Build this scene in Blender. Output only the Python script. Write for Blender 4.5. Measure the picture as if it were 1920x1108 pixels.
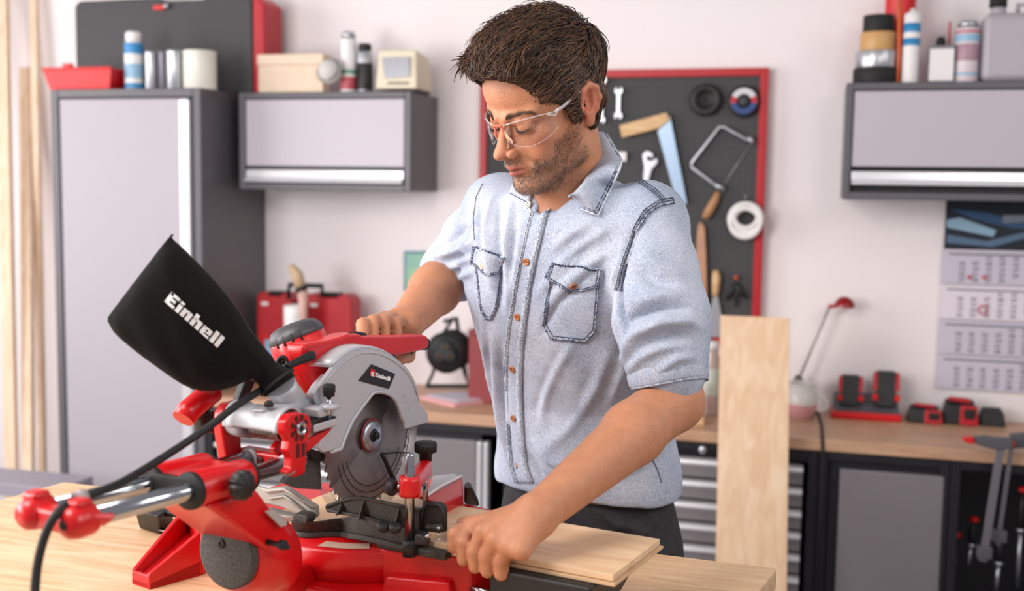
import bpy, bmesh, math, random
import numpy as np
from math import sin, cos, pi, radians, sqrt, atan2, hypot
from mathutils import Vector, Matrix
from mathutils.bvhtree import BVHTree
random.seed(7); RNG = np.random.default_rng(11)
for _o in list(bpy.data.objects): bpy.data.objects.remove(_o)
SC = bpy.context.scene; COL = SC.collection

# ---------------------------------------------------------------- camera
FPX = 2100.0; CX, CY = 960.0, 554.0
YAW, PITCH, ROLL = radians(15.3), radians(5.5), radians(0.8)
CAM = np.array([0.0, 0.0, 1.5])
FW = np.array([-sin(YAW)*cos(PITCH), cos(YAW)*cos(PITCH), -sin(PITCH)])
_R0 = np.array([cos(YAW), sin(YAW), 0.0]); _U0 = np.cross(_R0, FW)
RT = _R0*cos(ROLL) + _U0*sin(ROLL); UP = -_R0*sin(ROLL) + _U0*cos(ROLL)
cd = bpy.data.cameras.new('camera'); cam = bpy.data.objects.new('camera', cd); COL.objects.link(cam)
cam.matrix_world = Matrix(((RT[0], UP[0], -FW[0], CAM[0]), (RT[1], UP[1], -FW[1], CAM[1]), (RT[2], UP[2], -FW[2], CAM[2]), (0, 0, 0, 1)))
cd.sensor_width = 36; cd.lens = 36*FPX/1920; cd.clip_start = 0.05
cd.dof.use_dof = True; cd.dof.focus_distance = 1.66; cd.dof.aperture_fstop = 3.1
SC.camera = cam

# ---------------------------------------------------------------- world, lights, exposure
SC.view_settings.view_transform = 'Standard'; SC.view_settings.look = 'None'
SC.view_settings.exposure = -0.14; SC.view_settings.gamma = 1.0; SC.view_settings.use_curve_mapping = False
w = bpy.data.worlds.new('world'); SC.world = w; w.use_nodes = True
w.node_tree.nodes['Background'].inputs[0].default_value = (0.98, 0.94, 0.97, 1)
w.node_tree.nodes['Background'].inputs[1].default_value = 0.40
def area(name, loc, tgt, size, power, col=(1, 1, 1), size_y=None):
    l = bpy.data.lights.new(name, 'AREA'); l.energy = power; l.color = col; l.size = size
    if size_y: l.shape = 'RECTANGLE'; l.size_y = size_y
    o = bpy.data.objects.new(name, l); COL.objects.link(o)
    d = Vector(tgt) - Vector(loc)
    o.matrix_world = Matrix.Translation(loc) @ d.to_track_quat('-Z', 'Y').to_matrix().to_4x4()
    return o
area('added_window_light', (-3.75, 2.0, 1.75), (-0.4, 2.4, 1.1), 1.5, 62, (1.0, 0.95, 0.93), 1.9)  # added light from the left, placed at the made-up window
area('softbox_key', (-1.35, 0.6, 2.3), (-0.45, 1.75, 1.25), 0.8, 32, (1.0, 0.93, 0.88))
area('added_fill_light', (0.95, 0.6, 2.2), (-0.15, 1.65, 1.15), 0.8, 15, (1.0, 0.95, 0.92))  # added out of view to brighten the man's forearm and sleeve
area('softbox_right', (1.7, 1.9, 2.45), (-0.3, 1.8, 1.3), 0.9, 12, (1.0, 0.93, 0.88))
area('added_wall_light', (-2.3, 0.5, 1.55), (-1.1, 3.88, 1.15), 0.9, 50, (1.0, 0.96, 0.95))  # added out of view to brighten the left part of the back wall

# ---------------------------------------------------------------- helpers
def lin(c):
    if isinstance(c, str): c = [int(c[i:i+2], 16)/255 for i in (0, 2, 4)]
    return tuple(((x/12.92) if x <= 0.04045 else ((x+0.055)/1.055)**2.4) for x in c) + (1.0,)
def mat(name, col, rough=0.5, metal=0.0, var=0.0, vs=20.0, bump=0.0, bs=200.0, stretch=(1, 1, 1), col2=None, coat=0.0, sss=0.0, detail=4.0, spec=0.5, coord='Object'):
    m = bpy.data.materials.new(name); m.use_nodes = True; nt = m.node_tree; N = nt.nodes; L = nt.links
    b = N['Principled BSDF']; c = lin(col)
    b.inputs['Base Color'].default_value = c; b.inputs['Roughness'].default_value = rough; b.inputs['Metallic'].default_value = metal
    b.inputs['Specular IOR Level'].default_value = spec
    if coat: b.inputs['Coat Weight'].default_value = coat; b.inputs['Coat Roughness'].default_value = 0.12
    if sss: b.inputs['Subsurface Weight'].default_value = sss; b.inputs['Subsurface Radius'].default_value = (1, .35, .2); b.inputs['Subsurface Scale'].default_value = 0.006
    if var or bump or col2:
        tc = N.new('ShaderNodeTexCoord'); mp = N.new('ShaderNodeMapping'); L.new(tc.outputs[coord], mp.inputs[0]); mp.inputs['Scale'].default_value = stretch
    if var or col2:
        n = N.new('ShaderNodeTexNoise'); n.inputs['Scale'].default_value = vs; n.inputs['Detail'].default_value = detail; L.new(mp.outputs[0], n.inputs[0])
        r = N.new('ShaderNodeValToRGB'); r.color_ramp.elements[0].position = 0.3; r.color_ramp.elements[1].position = 0.7
        if col2: c2 = lin(col2)
        else: c2 = tuple(min(1, x*(1+var)) for x in c[:3]) + (1,)
        c1 = c if col2 else tuple(x*(1-var) for x in c[:3]) + (1,)
        r.color_ramp.elements[0].color = c1; r.color_ramp.elements[1].color = c2
        L.new(n.outputs[0], r.inputs[0]); L.new(r.outputs[0], b.inputs['Base Color'])
    if bump:
        n2 = N.new('ShaderNodeTexNoise'); n2.inputs['Scale'].default_value = bs; n2.inputs['Detail'].default_value = 3; L.new(mp.outputs[0], n2.inputs[0])
        bp = N.new('ShaderNodeBump'); bp.inputs['Strength'].default_value = bump; bp.inputs['Distance'].default_value = 0.002
        L.new(n2.outputs[0], bp.inputs['Height']); L.new(bp.outputs[0], b.inputs['Normal'])
    return m
def wood(name, c1, c2, scale=6.0, stretch=(1, 8, 8), rough=0.5, c3=None, rot=0.0, dist=1.5):
    m = bpy.data.materials.new(name); m.use_nodes = True; nt = m.node_tree; N = nt.nodes; L = nt.links; b = N['Principled BSDF']
    b.inputs['Roughness'].default_value = rough
    tc = N.new('ShaderNodeTexCoord'); mp = N.new('ShaderNodeMapping'); L.new(tc.outputs['Object'], mp.inputs[0]); mp.inputs['Scale'].default_value = stretch; mp.inputs['Rotation'].default_value = (0, 0, rot)
    n = N.new('ShaderNodeTexNoise'); n.inputs['Scale'].default_value = scale; n.inputs['Detail'].default_value = 8; n.inputs['Distortion'].default_value = dist; L.new(mp.outputs[0], n.inputs[0])
    r = N.new('ShaderNodeValToRGB'); e = r.color_ramp.elements; e[0].position = .32; e[0].color = lin(c1); e[1].position = .68; e[1].color = lin(c2)
    if c3: q = e.new(.5); q.color = lin(c3)
    L.new(n.outputs[0], r.inputs[0]); L.new(r.outputs[0], b.inputs['Base Color'])
    bp = N.new('ShaderNodeBump'); bp.inputs['Strength'].default_value = .12; bp.inputs['Distance'].default_value = .001; L.new(n.outputs[0], bp.inputs['Height']); L.new(bp.outputs[0], b.inputs['Normal'])
    return m

MW = {}      # world matrices of the empties
def tag(o, label=None, cat=None, group=None, kind=None):
    if label: o['label'] = label
    if cat: o['category'] = cat
    if group: o['group'] = group
    if kind: o['kind'] = kind
    return o
def thing(name, label, cat, loc=(0, 0, 0), rz=0.0, group=None):
    o = bpy.data.objects.new(name, None); COL.objects.link(o); o.location = loc; o.rotation_euler = (0, 0, rz)
    o.empty_display_size = 0.05
    MW[o] = Matrix.Translation(loc) @ Matrix.Rotation(rz, 4, 'Z')
    return tag(o, label, cat, group)

class MB:
    def __init__(s): s.v = []; s.f = []; s.sm = []
    def add(s, vs, fs, smooth=False, M=None):
        k = len(s.v)
        if M is not None: vs = [tuple(M @ Vector(v)) for v in vs]
        s.v += [tuple(float(q) for q in v) for v in vs]; s.f += [tuple(i+k for i in f) for f in fs]; s.sm += [smooth]*len(fs)
        return s
    def box(s, lo, hi, M=None):
        x0, y0, z0 = lo; x1, y1, z1 = hi
        v = [(x0, y0, z0), (x1, y0, z0), (x1, y1, z0), (x0, y1, z0), (x0, y0, z1), (x1, y0, z1), (x1, y1, z1), (x0, y1, z1)]
        return s.add(v, [(0, 3, 2, 1), (4, 5, 6, 7), (0, 1, 5, 4), (1, 2, 6, 5), (2, 3, 7, 6), (3, 0, 4, 7)], False, M)
    def hexa(s, b4, t4, M=None):     # bottom ccw, top ccw
        return s.add(list(b4)+list(t4), [(0, 3, 2, 1), (4, 5, 6, 7), (0, 1, 5, 4), (1, 2, 6, 5), (2, 3, 7, 6), (3, 0, 4, 7)], False, M)
    def prism(s, pts, d, M=None, smooth=False):     # 3D planar polygon extruded by vector d
        n = len(pts); P = [Vector(p) for p in pts]; D = Vector(d)
        nn = Vector((0, 0, 0))
        for i in range(n): nn += P[i].cross(P[(i+1) % n])
        if nn.dot(D) > 0: P.reverse()
        v = P + [p+D for p in P]
        f = [tuple(range(n)), tuple(range(2*n-1, n-1, -1))] + [((i+1) % n, i, i+n, (i+1) % n+n) for i in range(n)]
        k = len(s.v); s.add([tuple(q) for q in v], f, False, M)
        if smooth:
            for i in range(n): s.sm[-1-i] = True
        return s
    def loft(s, rings, caps=True, smooth=True, M=None, closed=True):
        n = len(rings[0]); v = [tuple(p) for r in rings for p in r]; f = []
        for i in range(len(rings)-1):
            for j in range(n if closed else n-1):
                a = i*n+j; b = i*n+(j+1) % n; f.append((a, b, b+n, a+n))
        s.add(v, f, smooth, M)
        if caps and closed:
            k = len(s.v)-len(v); s.f.append(tuple(k+j for j in range(n-1, -1, -1))); s.f.append(tuple(k+len(v)-n+j for j in range(n))); s.sm += [False, False]
        return s
    def cyl(s, a, b, r, r2=None, n=24, caps=True, M=None):
        return s.tube([a, b], [r, r if r2 is None else r2], n, caps, M)
    def tube(s, pts, r, n=10, caps=True, M=None):
        P = [Vector(p) for p in pts]; m = len(P)
        rr = r if isinstance(r, (list, tuple)) else [r]*m
        T = []
        for i in range(m):
            t = (P[min(i+1, m-1)]-P[max(i-1, 0)]); t = t.normalized() if t.length > 1e-9 else Vector((0, 0, 1)); T.append(t)
        x = T[0].orthogonal().normalized(); rings = []
        for i in range(m):
            x = (x-T[i]*x.dot(T[i])); x = x.normalized() if x.length > 1e-6 else T[i].orthogonal().normalized()
            y = T[i].cross(x)
            rings.append([tuple(P[i]+(x*cos(2*pi*j/n)+y*sin(2*pi*j/n))*rr[i]) for j in range(n)])
        return s.loft(rings, caps, True, M)
    def lathe(s, prof, c=(0, 0, 0), ax=(0, 0, 1), n=32, M=None, caps=True):   # prof: (r, h)
        A = Vector(ax).normalized(); x = A.orthogonal().normalized(); y = A.cross(x); c = Vector(c)
        rings = [[tuple(c+A*h+(x*cos(2*pi*j/n)+y*sin(2*pi*j/n))*max(r, 1e-5)) for j in range(n)] for r, h in prof]
        return s.loft(rings, caps, True, M)
    def torus(s, c, ax, R, r, n=32, m=8, a0=0, a1=2*pi, M=None, xdir=None):
        A = Vector(ax).normalized(); x = Vector(xdir) if xdir is not None else A.orthogonal(); x = (x-A*x.dot(A)).normalized(); y = A.cross(x); c = Vector(c)
        full = abs(a1-a0-2*pi) < 1e-4; k = n if full else n+1; rings = []
        for i in range(k):
            t = a0+(a1-a0)*i/n; d = x*cos(t)+y*sin(t)
            rings.append([tuple(c+d*(R+r*cos(2*pi*j/m))+A*(r*sin(2*pi*j/m))) for j in range(m)])
        if full: rings.append(rings[0])
        return s.loft(rings, not full, True, M)
    def sphere(s, c, r, n=20, m=12, M=None):
        rx, ry, rz = r if isinstance(r, (tuple, list)) else (r, r, r)
        rings = [[(c[0]+rx*sin(pi*i/m)*cos(2*pi*j/n), c[1]+ry*sin(pi*i/m)*sin(2*pi*j/n), c[2]-rz*cos(pi*i/m)) for j in range(n)] for i in range(1, m)]
        k0 = len(s.v); s.loft(rings, True, True, M); return s
    def build(s, name, material, parent=None, bevel=0.0, seg=2, smooth=None, world=False, label=None, ang=35):
        me = bpy.data.meshes.new(name); V = s.v
        if parent is not None and world:
            # vertices are in world space: bring them into the space of the parent thing
            Mi = worldm(parent).inverted(); V = [tuple(Mi @ Vector(v)) for v in V]
        me.from_pydata(V, [], s.f); me.update()
        if smooth is True: me.polygons.foreach_set('use_smooth', [True]*len(s.f))
        elif smooth is None: me.polygons.foreach_set('use_smooth', s.sm)
        o = bpy.data.objects.new(name, me); COL.objects.link(o)
        me.materials.append(material)
        if parent is not None: o.parent = parent; MW[o] = worldm(parent)
        else: MW[o] = Matrix.Identity(4)
        if bevel:
            b = o.modifiers.new('bevel', 'BEVEL'); b.width = bevel; b.segments = seg; b.limit_method = 'ANGLE'; b.angle_limit = radians(ang); b.harden_normals = False
            me.polygons.foreach_set('use_smooth', [True]*len(s.f))
            wn = o.modifiers.new('wn', 'WEIGHTED_NORMAL'); wn.keep_sharp = True; wn.weight = 80
        if label: o['label'] = label
        return o
def worldm(o): return MW.get(o, Matrix.Identity(4))
def mesh_obj(name, me, material, parent=None, label=None):
    o = bpy.data.objects.new(name, me); COL.objects.link(o)
    if material: me.materials.append(material)
    if parent is not None: o.parent = parent; MW[o] = worldm(parent)
    if label: o['label'] = label
    return o
def clone(o, parent=None):
    c = o.copy(); COL.objects.link(c); c.parent = parent
    for ch in [q for q in bpy.data.objects if q.parent is o]: clone(ch, c)
    return c
# points of the place from where they are seen and the plane they lie in
def ray(x, y): return FW + RT*((x-CX)/FPX) + UP*((CY-y)/FPX)
def A(x, y, d): return tuple(CAM + ray(x, y)*d)
def B(x, y, Y): r = ray(x, y); return tuple(CAM + r*(Y/r[1]))
def onZ(x, y, z): r = ray(x, y); return tuple(CAM + r*((z-CAM[2])/r[2]))
TZ = 0.93
SA = radians(-12.5)
SU = np.array([-sin(SA), cos(SA), 0]); SV = np.array([cos(SA), sin(SA), 0])
O_ = np.array(onZ(690, 952, 1.03)); O_[2] = TZ
def S(x, y, v=None, u=None, w=None):        # local saw coordinates (v, u, w)
    r = ray(x, y)
    n, k = (SV, v) if v is not None else ((SU, u) if u is not None else (np.array([0, 0, 1.0]), w))
    t = (k-(CAM-O_)@n)/(r@n); p = CAM+r*t-O_
    return (float(p@SV), float(p@SU), float(p[2]))
def SWp(v, u, w): return tuple(O_+SU*u+SV*v+np.array([0, 0, w]))

# ---------------------------------------------------------------- lettering cut as blocks
GL = {'E': [(0, 0, 2, 7), (0, 5.3, 5, 7), (0, 2.7, 4.3, 4.3), (0, 0, 5, 1.7)], 'i': [(0, 0, 2, 4.7), (0, 5.4, 2, 6.8)],
      'n': [(0, 0, 2, 5), (0, 3.5, 4.6, 5), (2.8, 0, 4.8, 4.7)], 'h': [(0, 0, 2, 7), (0, 3.5, 4.6, 5), (2.8, 0, 4.8, 4.7)],
      'e': [(0, 0, 1.9, 5), (0, 3.9, 4.8, 5), (0, 0, 4.8, 1.2), (2.9, 2, 4.8, 5), (0, 2, 4.8, 2.8)], 'l': [(0, 0, 2, 7)]}
GW = {'E': 5, 'i': 2, 'n': 4.8, 'h': 4.8, 'e': 4.8, 'l': 2}
def word(t='Einhell', gap=0.75):
    r = []; x = 0
    for ch in t:
        r += [(x+a, b, x+c, d) for a, b, c, d in GL[ch]]; x += GW[ch]+gap
    return r, x-gap
# ================================================================ materials
M_wall = mat('wall_paint', 'efe9ea', .75, bump=.15, bs=60, coord='Object')
M_floor = mat('floor_screed', '8d878c', .6, var=.12, vs=3)
M_frame = mat('cabinet_dark_steel', '5b595e', .42, var=.05, vs=4)
M_base = mat('bench_black_steel', '1b1a20', .4)
M_panel = mat('light_steel_panel', 'b9b3bb', .5, metal=.1)
M_panel2 = mat('grey_steel_panel', '7b7679', .5)
M_alu = mat('handle_aluminium', 'e6e6ea', .25, metal=.45)
M_red = mat('red_plastic', 'c00d16', .38, var=.05, vs=9)
M_redb = mat('red_bright_plastic', 'd3121a', .4)
M_redf = mat('red_frame_paint', 'b3101f', .45)
M_dark = mat('black_plastic', '1c1b1d', .5, bump=.2, bs=500)
M_blk = mat('black_rubber', '121214', .65)
M_peg = mat('pegboard_dark', '434345', .7)
M_hole = mat('peg_hole_black', '0e0e10', .9)
M_white = mat('white_plastic', 'e9e7e6', .45)
M_silver = mat('brushed_silver', 'b9bcc2', .35, metal=.9)
M_cream = mat('cream_plastic', 'ddd3bb', .5)
M_bench = wood('worktop_beech', 'b48a6e', 'c9a385', 5, (1, 6, 6), .42)
M_board = wood('oak_veneer', 'd9b591', 'e9cdae', 5, (5, 5, .7), .45, 'e1c09d')
M_table = wood('work_table_ply', 'c59c74', 'debf9b', 3.0, (1, 8, 5), .42, 'd4b08a', rot=.05, dist=2.5)
M_wood = wood('pale_wood', 'c99f70', 'e2c091', 8, (1, 6, 6), .5)
M_pine = wood('pine_wood', 'dfc0a0', 'efd9c0', 4, (7, 7, 1), .6)

# ================================================================ room shell
WY = 3.88
def plane_box(name, lo, hi, m, kind='structure'):
    o = MB().box(lo, hi).build(name, m); tag(o, kind=kind); return o
plane_box('floor', (-4.3, -0.6, -0.06), (2.6, WY+.1, 0.0), M_floor)
plane_box('wall_back', (-4.3, WY, 0.0), (2.6, WY+.1, 3.0), M_wall)
# left wall; its unseen window is added to bring light from the left
wl = MB().box((-4.1, -0.6, 0), (-4.0, 1.05, 3.0)).box((-4.1, 2.95, 0), (-4.0, WY, 3.0)).box((-4.1, 1.05, 0), (-4.0, 2.95, .8)).box((-4.1, 1.05, 2.7), (-4.0, 2.95, 3.0))
tag(wl.build('wall_left', M_wall), kind='structure')
wf = tag(MB().box((-4.08, 1.05, .8), (-4.02, 1.11, 2.7)).box((-4.08, 2.89, .8), (-4.02, 2.95, 2.7)).box((-4.08, 1.11, .8), (-4.02, 2.89, .86)).box((-4.08, 1.11, 2.64), (-4.02, 2.89, 2.7)).box((-4.08, 1.97, .86), (-4.02, 2.03, 2.64)).build('added_window_1', M_white), kind='structure')
M_glass = mat('window_glass', 'f4f8fa', .05); M_glass.node_tree.nodes['Principled BSDF'].inputs['Transmission Weight'].default_value = 1.0
for y0, y1 in ((1.11, 1.97), (2.03, 2.89)):
    MB().box((-4.055, y0, .86), (-4.047, y1, 2.64)).build('pane', M_glass, wf)
tag(MB().box((-4.0, WY-.015, 0), (-2.62, WY, .09)).build('baseboard_back', M_white), kind='structure')

# ================================================================ garage cabinets
FY = 3.42; UY = 3.60
def X(px, py, Y): return B(px, py, Y)[0]
def Z(px, py, Y): return B(px, py, Y)[2]
def shell(mb, x0, x1, y0, y1, z0, z1, t=.018, back=True):     # open fronted carcass
    mb.box((x0, y0, z0), (x0+t, y1, z1)).box((x1-t, y0, z0), (x1, y1, z1)).box((x0+t, y0, z0), (x1-t, y1, z0+t)).box((x0+t, y0, z1-t), (x1-t, y1, z1))
    if back: mb.box((x0+t, y1-t, z0+t), (x1-t, y1, z1-t))
    return mb
# tall cabinet
x0, x1 = X(97, 300, FY), X(377, 300, FY); zt = Z(230, 166, FY)
tc = thing('tall_cabinet', 'tall dark steel cabinet with one light grey door, left of the frame', 'cabinet', ((x0+x1)/2, FY, 0))
shell(MB(), x0, x1, FY, WY-.003, 0.02, zt, .03).build('carcass', M_frame, tc, bevel=.004, world=True)
dx0, dx1 = x0+.03, x1-.03; dz1 = zt-.034
MB().box((dx0+.004, FY+.004, .07), (dx1-.052, FY+.024, dz1)).build('door', mat('tall_door_panel', 'a9a3ab', .55), tc, bevel=.004, world=True)
MB().box((dx1-.05, FY-.012, .07), (dx1-.008, FY+.024, dz1)).build('handle', M_alu, tc, bevel=.01, seg=3, world=True)
TALLZ = zt
# wall cabinets
def wall_cab(label, x0, x1, z0, z1, zg, zh0, zh1, group):
    t = thing('wall_cabinet', label, 'cabinet', ((x0+x1)/2, UY, z0), 0, None)
    f = .022
    shell(MB(), x0, x1, UY, WY-.003, z0, z1, f).build('carcass', M_frame, t, bevel=.003, world=True)
    MB().box((x0+f+.003, UY+.004, zg), (x1-f-.003, UY+.02, z1-f-.003)).build('flap_door', M_panel, t, bevel=.003, world=True)
    h = MB(); ym = UY+.004
    prof = [(ym+.012, zh1), (ym-.004, zh1), (ym-.006, zh0+.016), (ym-.018, zh0+.012), (ym-.022, zh0+.003), (ym-.014, zh0), (ym+.012, zh0)]
    h.prism([(x0+f+.004, a, b) for a, b in prof], (x1-x0-2*f-.008, 0, 0)).build('handle', M_alu, t, bevel=.0025, world=True)
    MB().box((x0+f, UY+.03, z0+f), (x1-f, UY+.034, z1-f)).build('inner_panel', M_base, t, world=True)
    return t
mx0, mx1 = X(448, 260, UY), X(770, 260, UY)
z0, z1 = Z(610, 357, UY), Z(610, 172, UY)
wall_cab('dark grey wall cabinet with light flap door, left of the man', mx0, mx1, z0, z1, Z(610, 312, UY), Z(610, 343, UY), Z(610, 319, UY), None)
MIDZ = z1
rx0 = X(1583, 260, UY); rz0, rz1 = Z(1583, 373, UY), Z(1587, 155, UY)
wall_cab('dark grey wall cabinet with light flap door, above the calendar', rx0, rx0+.70, rz0, rz1, Z(1600, 312, UY), Z(1600, 347, UY), Z(1600, 321, UY), None)
RIZ = rz1
# worktop
WZ0 = Z(1540, 844, FY); WZ1 = WZ0+.036; wx1 = 1.35
o = MB().box((x1+.003, FY-.012, WZ0), (wx1, WY-.002, WZ1)).build('worktop', M_bench, bevel=.003)
tag(o, 'long beech worktop on the black base cabinets along the wall', 'worktop')
BZ1 = WZ0-.002
def unit(x0, x1, label, name='base_cabinet'):
    t = thing(name, label, 'cabinet', ((x0+x1)/2, FY, 0)); shell(MB(), x0, x1, FY, WY-.003, .0, BZ1, .028).build('carcass', M_base, t, bevel=.003, world=True); return t
ux = [x1+.004, X(650, 900, FY), X(960, 900, FY), X(1222, 900, FY), X(1534, 900, FY), X(1782, 900, FY), X(2080, 900, FY)]
def drawers(t, x0, x1, n=9):
    z = Z(1490, 874, FY)+.004; dz = .0685
    MB().box((x0+.028, FY+.002, z+.012), (x1-.028, FY+.02, BZ1-.03)).build('top_rail', M_base, t, world=True)
    for i in range(n):
        zz = z-i*dz
        if zz-dz < .03: break
        d = MB().box((x0+.045, FY, zz-dz+.007), (x1-.045, FY+.3, zz)).build('drawer', M_panel2, t, bevel=.003, world=True)
        MB().prism([(x0+.045, a, b) for a, b in ((FY-.001, zz), (FY-.02, zz-.004), (FY-.024, zz-.016), (FY-.012, zz-.021), (FY-.001, zz-.03))], (x1-x0-.09, 0, 0)).build('handle', M_alu, d, bevel=.002, world=True)
def door(t, x0, x1, side=1, handle=True):
    zt_ = Z(1670, 886, FY)
    MB().box((x0-.03, FY+.021, .04), (x1+.009, FY+.03, BZ1-.012)).build('face_panel', M_base, t, world=True)
    d = MB().box((x0, FY-.004, .07), (x1, FY+.02, zt_)).build('door', M_panel2, t, bevel=.006, world=True)
    if handle:
        xa = x1+.004 if side > 0 else x0-.042
        MB().box((xa, FY-.014, .07), (xa+.016, FY+.02, zt_)).box((xa+.022, FY-.014, .07), (xa+.038, FY+.02, zt_)).build('handle', M_alu, d, bevel=.005, world=True)
t = unit(ux[0]+.0, ux[1]-.002, 'black base cabinet with grey drawers, behind the saw rods'); drawers(t, ux[0], ux[1])
t = unit(ux[1], ux[2]-.002, 'black base cabinet with grey door and bright upright handle strips, behind the saw blade'); door(t, ux[1]+.05, X(893, 900, FY))
t = unit(ux[2], ux[3]-.002, 'black base cabinet with grey door, mostly hidden behind the man'); door(t, ux[2]+.05, ux[3]-.09)
t = unit(ux[3], ux[4]-.002, 'black base cabinet with grey drawers, behind the leaning plank'); drawers(t, ux[3], ux[4])
lk = MB(); c = B(1318, 843, FY+.002); lk.lathe([(.0, -.0), (.012, -.0), (.013, .006), (.010, .010), (.0, .010)], (c[0], FY+.004, c[2]), (0, -1, 0)).build('lock', M_silver, t, world=True)
t = unit(ux[4], ux[5]-.002, 'black base cabinet with plain grey door, right of the leaning plank'); door(t, X(1574, 900, FY), X(1771, 900, FY), handle=False)
t = unit(ux[5], ux[6]-.002, 'open fronted black base unit with clamps in it, at the right edge')
MB().box((ux[5]+.03, WY-.05, .03), (ux[6]-.03, WY-.04, BZ1-.03)).build('back_panel', M_base, t, world=True)

# ================================================================ pegboard and its tools
PY = 3.85
px0, px1 = X(899, 350, PY), X(1434, 350, PY); pz1, pz0 = Z(1440, 127, PY), Z(1400, 650, PY)
pb = thing('pegboard', 'dark perforated tool board in a red frame on the back wall', 'pegboard', ((px0+px1)/2, PY, pz0))
fw = .027
fr = MB().box((px0, PY-.012, pz0), (px0+fw, WY-.002, pz1)).box((px1-fw, PY-.012, pz0), (px1, WY-.002, pz1)).box((px0+fw, PY-.012, pz1-fw), (px1-fw, WY-.002, pz1)).box((px0+fw, PY-.012, pz0), (px1-fw, WY-.002, pz0+fw))
fr.build('frame', M_redf, pb, bevel=.003, world=True)
MB().box((px0+fw, PY, pz0+fw), (px1-fw, WY-.004, pz1-fw)).build('panel', M_peg, pb, world=True)
hm = MB(); nx = int((px1-px0-2*fw-.02)/.019); nz = int((pz1-pz0-2*fw-.02)/.019)
for i in range(nx+1):
    for j in range(nz+1):
        x, z = px0+fw+.012+i*.019, pz0+fw+.012+j*.019
        hm.add([(x+.0052*cos(k*pi/3), PY-.0006, z+.0052*sin(k*pi/3)) for k in range(6)]+[(x, PY+.003, z)], [(k, (k+1) % 6, 6) for k in range(6)])
o = hm.build('peg_hole', M_hole, pb, world=True); o['kind'] = 'stuff'
TY = PY-.02
def P(px, py, Y=TY): return B(px, py, Y)
def hook(t, px, py):
    a = P(px, py, PY-.0); MB().tube([a, (a[0], PY-.035, a[2]), (a[0], PY-.04, a[2]+.01)], .0022, 6).build('hook', M_silver, t, world=True)
def spanner(px0_, py0_, px1_, py1_, label):
    a, b = Vector(P(px0_, py0_)), Vector(P(px1_, py1_)); t = thing('wrench', label, 'wrench', tuple(b), 0, 'wrenches on the tool board'); mb = MB()
    d = (b-a).normalized(); s = Vector((0, 1, 0)).cross(d)
    mb.prism([tuple(a+s*.006), tuple(a-s*.006), tuple(b-s*.006), tuple(b+s*.006)], (0, .006, 0))
    for c, q in ((a, -d), (b, d)):
        pts = []
        for k in range(14):
            an = -pi+.45+ (2*pi-.9)*k/13 if False else .5+(2*pi-1.0)*k/13
            pts.append(c+(q*cos(an)+s*sin(an))*.014)
        pts += [c+(q*cos(-.35)+s*sin(-.35))*.006-q*.004, c-q*.004+s*.005]
        mb.prism([tuple(p-Vector((0, .001, 0))) for p in pts], (0, .009, 0))
    mb.build('wrench_body', M_silver, t, bevel=.001, world=True)
spanner(1160, 170, 1159, 217, 'short chrome open-ended wrench, right one of the pair at top left of the board')
spanner(1130, 150, 1127, 225, 'chrome open-ended wrench hanging right beside the man\'s ear')
# try square
t = thing('try_square', 'try square with wooden stock and steel blade hung askew', 'square', P(1250, 225))
def quad(mb, pts, Y0, dy): mb.prism([(B(a, b, Y0)) for a, b in pts], (0, dy, 0)); return mb
quad(MB(), [(1161, 235), (1249, 211), (1256, 224), (1237, 240), (1166, 258)], TY-.012, .022).build('stock', M_wood, t, bevel=.002, world=True)
quad(MB(), [(1233, 246), (1256, 217), (1288, 382), (1270, 384)], TY-.004, .004).build('blade', mat('blued_steel', '9fb6cf', .35, .5), t, world=True)
# adjustable wrench
t = thing('adjustable_wrench', 'dull steel adjustable wrench beside the man\'s collar', 'wrench', P(1215, 300))
mb = MB(); quad(mb, [(1204, 290), (1212, 282), (1222, 286), (1226, 294), (1219, 296), (1214, 292), (1212, 299), (1220, 302), (1232, 296), (1233, 305), (1222, 318), (1214, 348), (1205, 348), (1208, 312)], TY, .012).build('wrench_body', M_silver, t, bevel=.002, world=True)
# small white tag
o = quad(MB(), [(1158, 285), (1174, 285), (1174, 302), (1158, 302)], TY, .01).build('hook_label', M_white); tag(o, 'small white square tag on the board just above the collar', 'tag')
# grinding discs
def disc(px, py, r, label, face=None):
    c = P(px, py, TY); t = thing('grinding_disc', label, 'disc', c)
    MB().lathe([(.0, .0), (r, .0), (r*1.0, .012), (r*.86, .018), (r*.6, .02), (r*.56, .012), (.0, .012)], (c[0], TY+.012, c[2]), (0, -1, 0), 40).build('disc_body', M_dark, t, world=True)
    return t, c
t, c = disc(1323, 187, .054, 'black backing disc near the top right of the tool board')
MB().lathe([(.0, .02), (.006, .02), (.006, .024), (0, .024)], (c[0], TY+.002, c[2]), (0, -1, 0)).build('hub', M_blk, t, world=True)
t, c = disc(1395, 190, .052, 'cutting disc with white, red and blue label in the top right corner')
MLB = {'w': mat('label_white', 'cfcfd4', .5), 'r': mat('label_red', 'b5202a', .5), 'b': mat('label_blue', '23407c', .5)}
for a0, a1, k in ((25, 155, 'w'), (155, 190, 'r'), (190, 350, 'b'), (-10, 25, 'r')):
    n = 12; ri, ro = .024, .043; mb = MB(); q = [radians(a0+(a1-a0)*i/n) for i in range(n+1)]
    vs = [(c[0]+ri*cos(a), TY-.010, c[2]+ri*sin(a)) for a in q]+[(c[0]+ro*cos(a), TY-.010, c[2]+ro*sin(a)) for a in q]
    mb.add(vs, [(i, i+1, n+2+i, n+1+i) for i in range(n)]).build('label_ring', MLB[k], t, world=True)
MB().lathe([(.0, .012), (.016, .012), (.017, .019), (.0, .019)], (c[0], TY+.007, c[2]), (0, -1, 0)).build('hub', M_peg, t, world=True)
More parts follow.
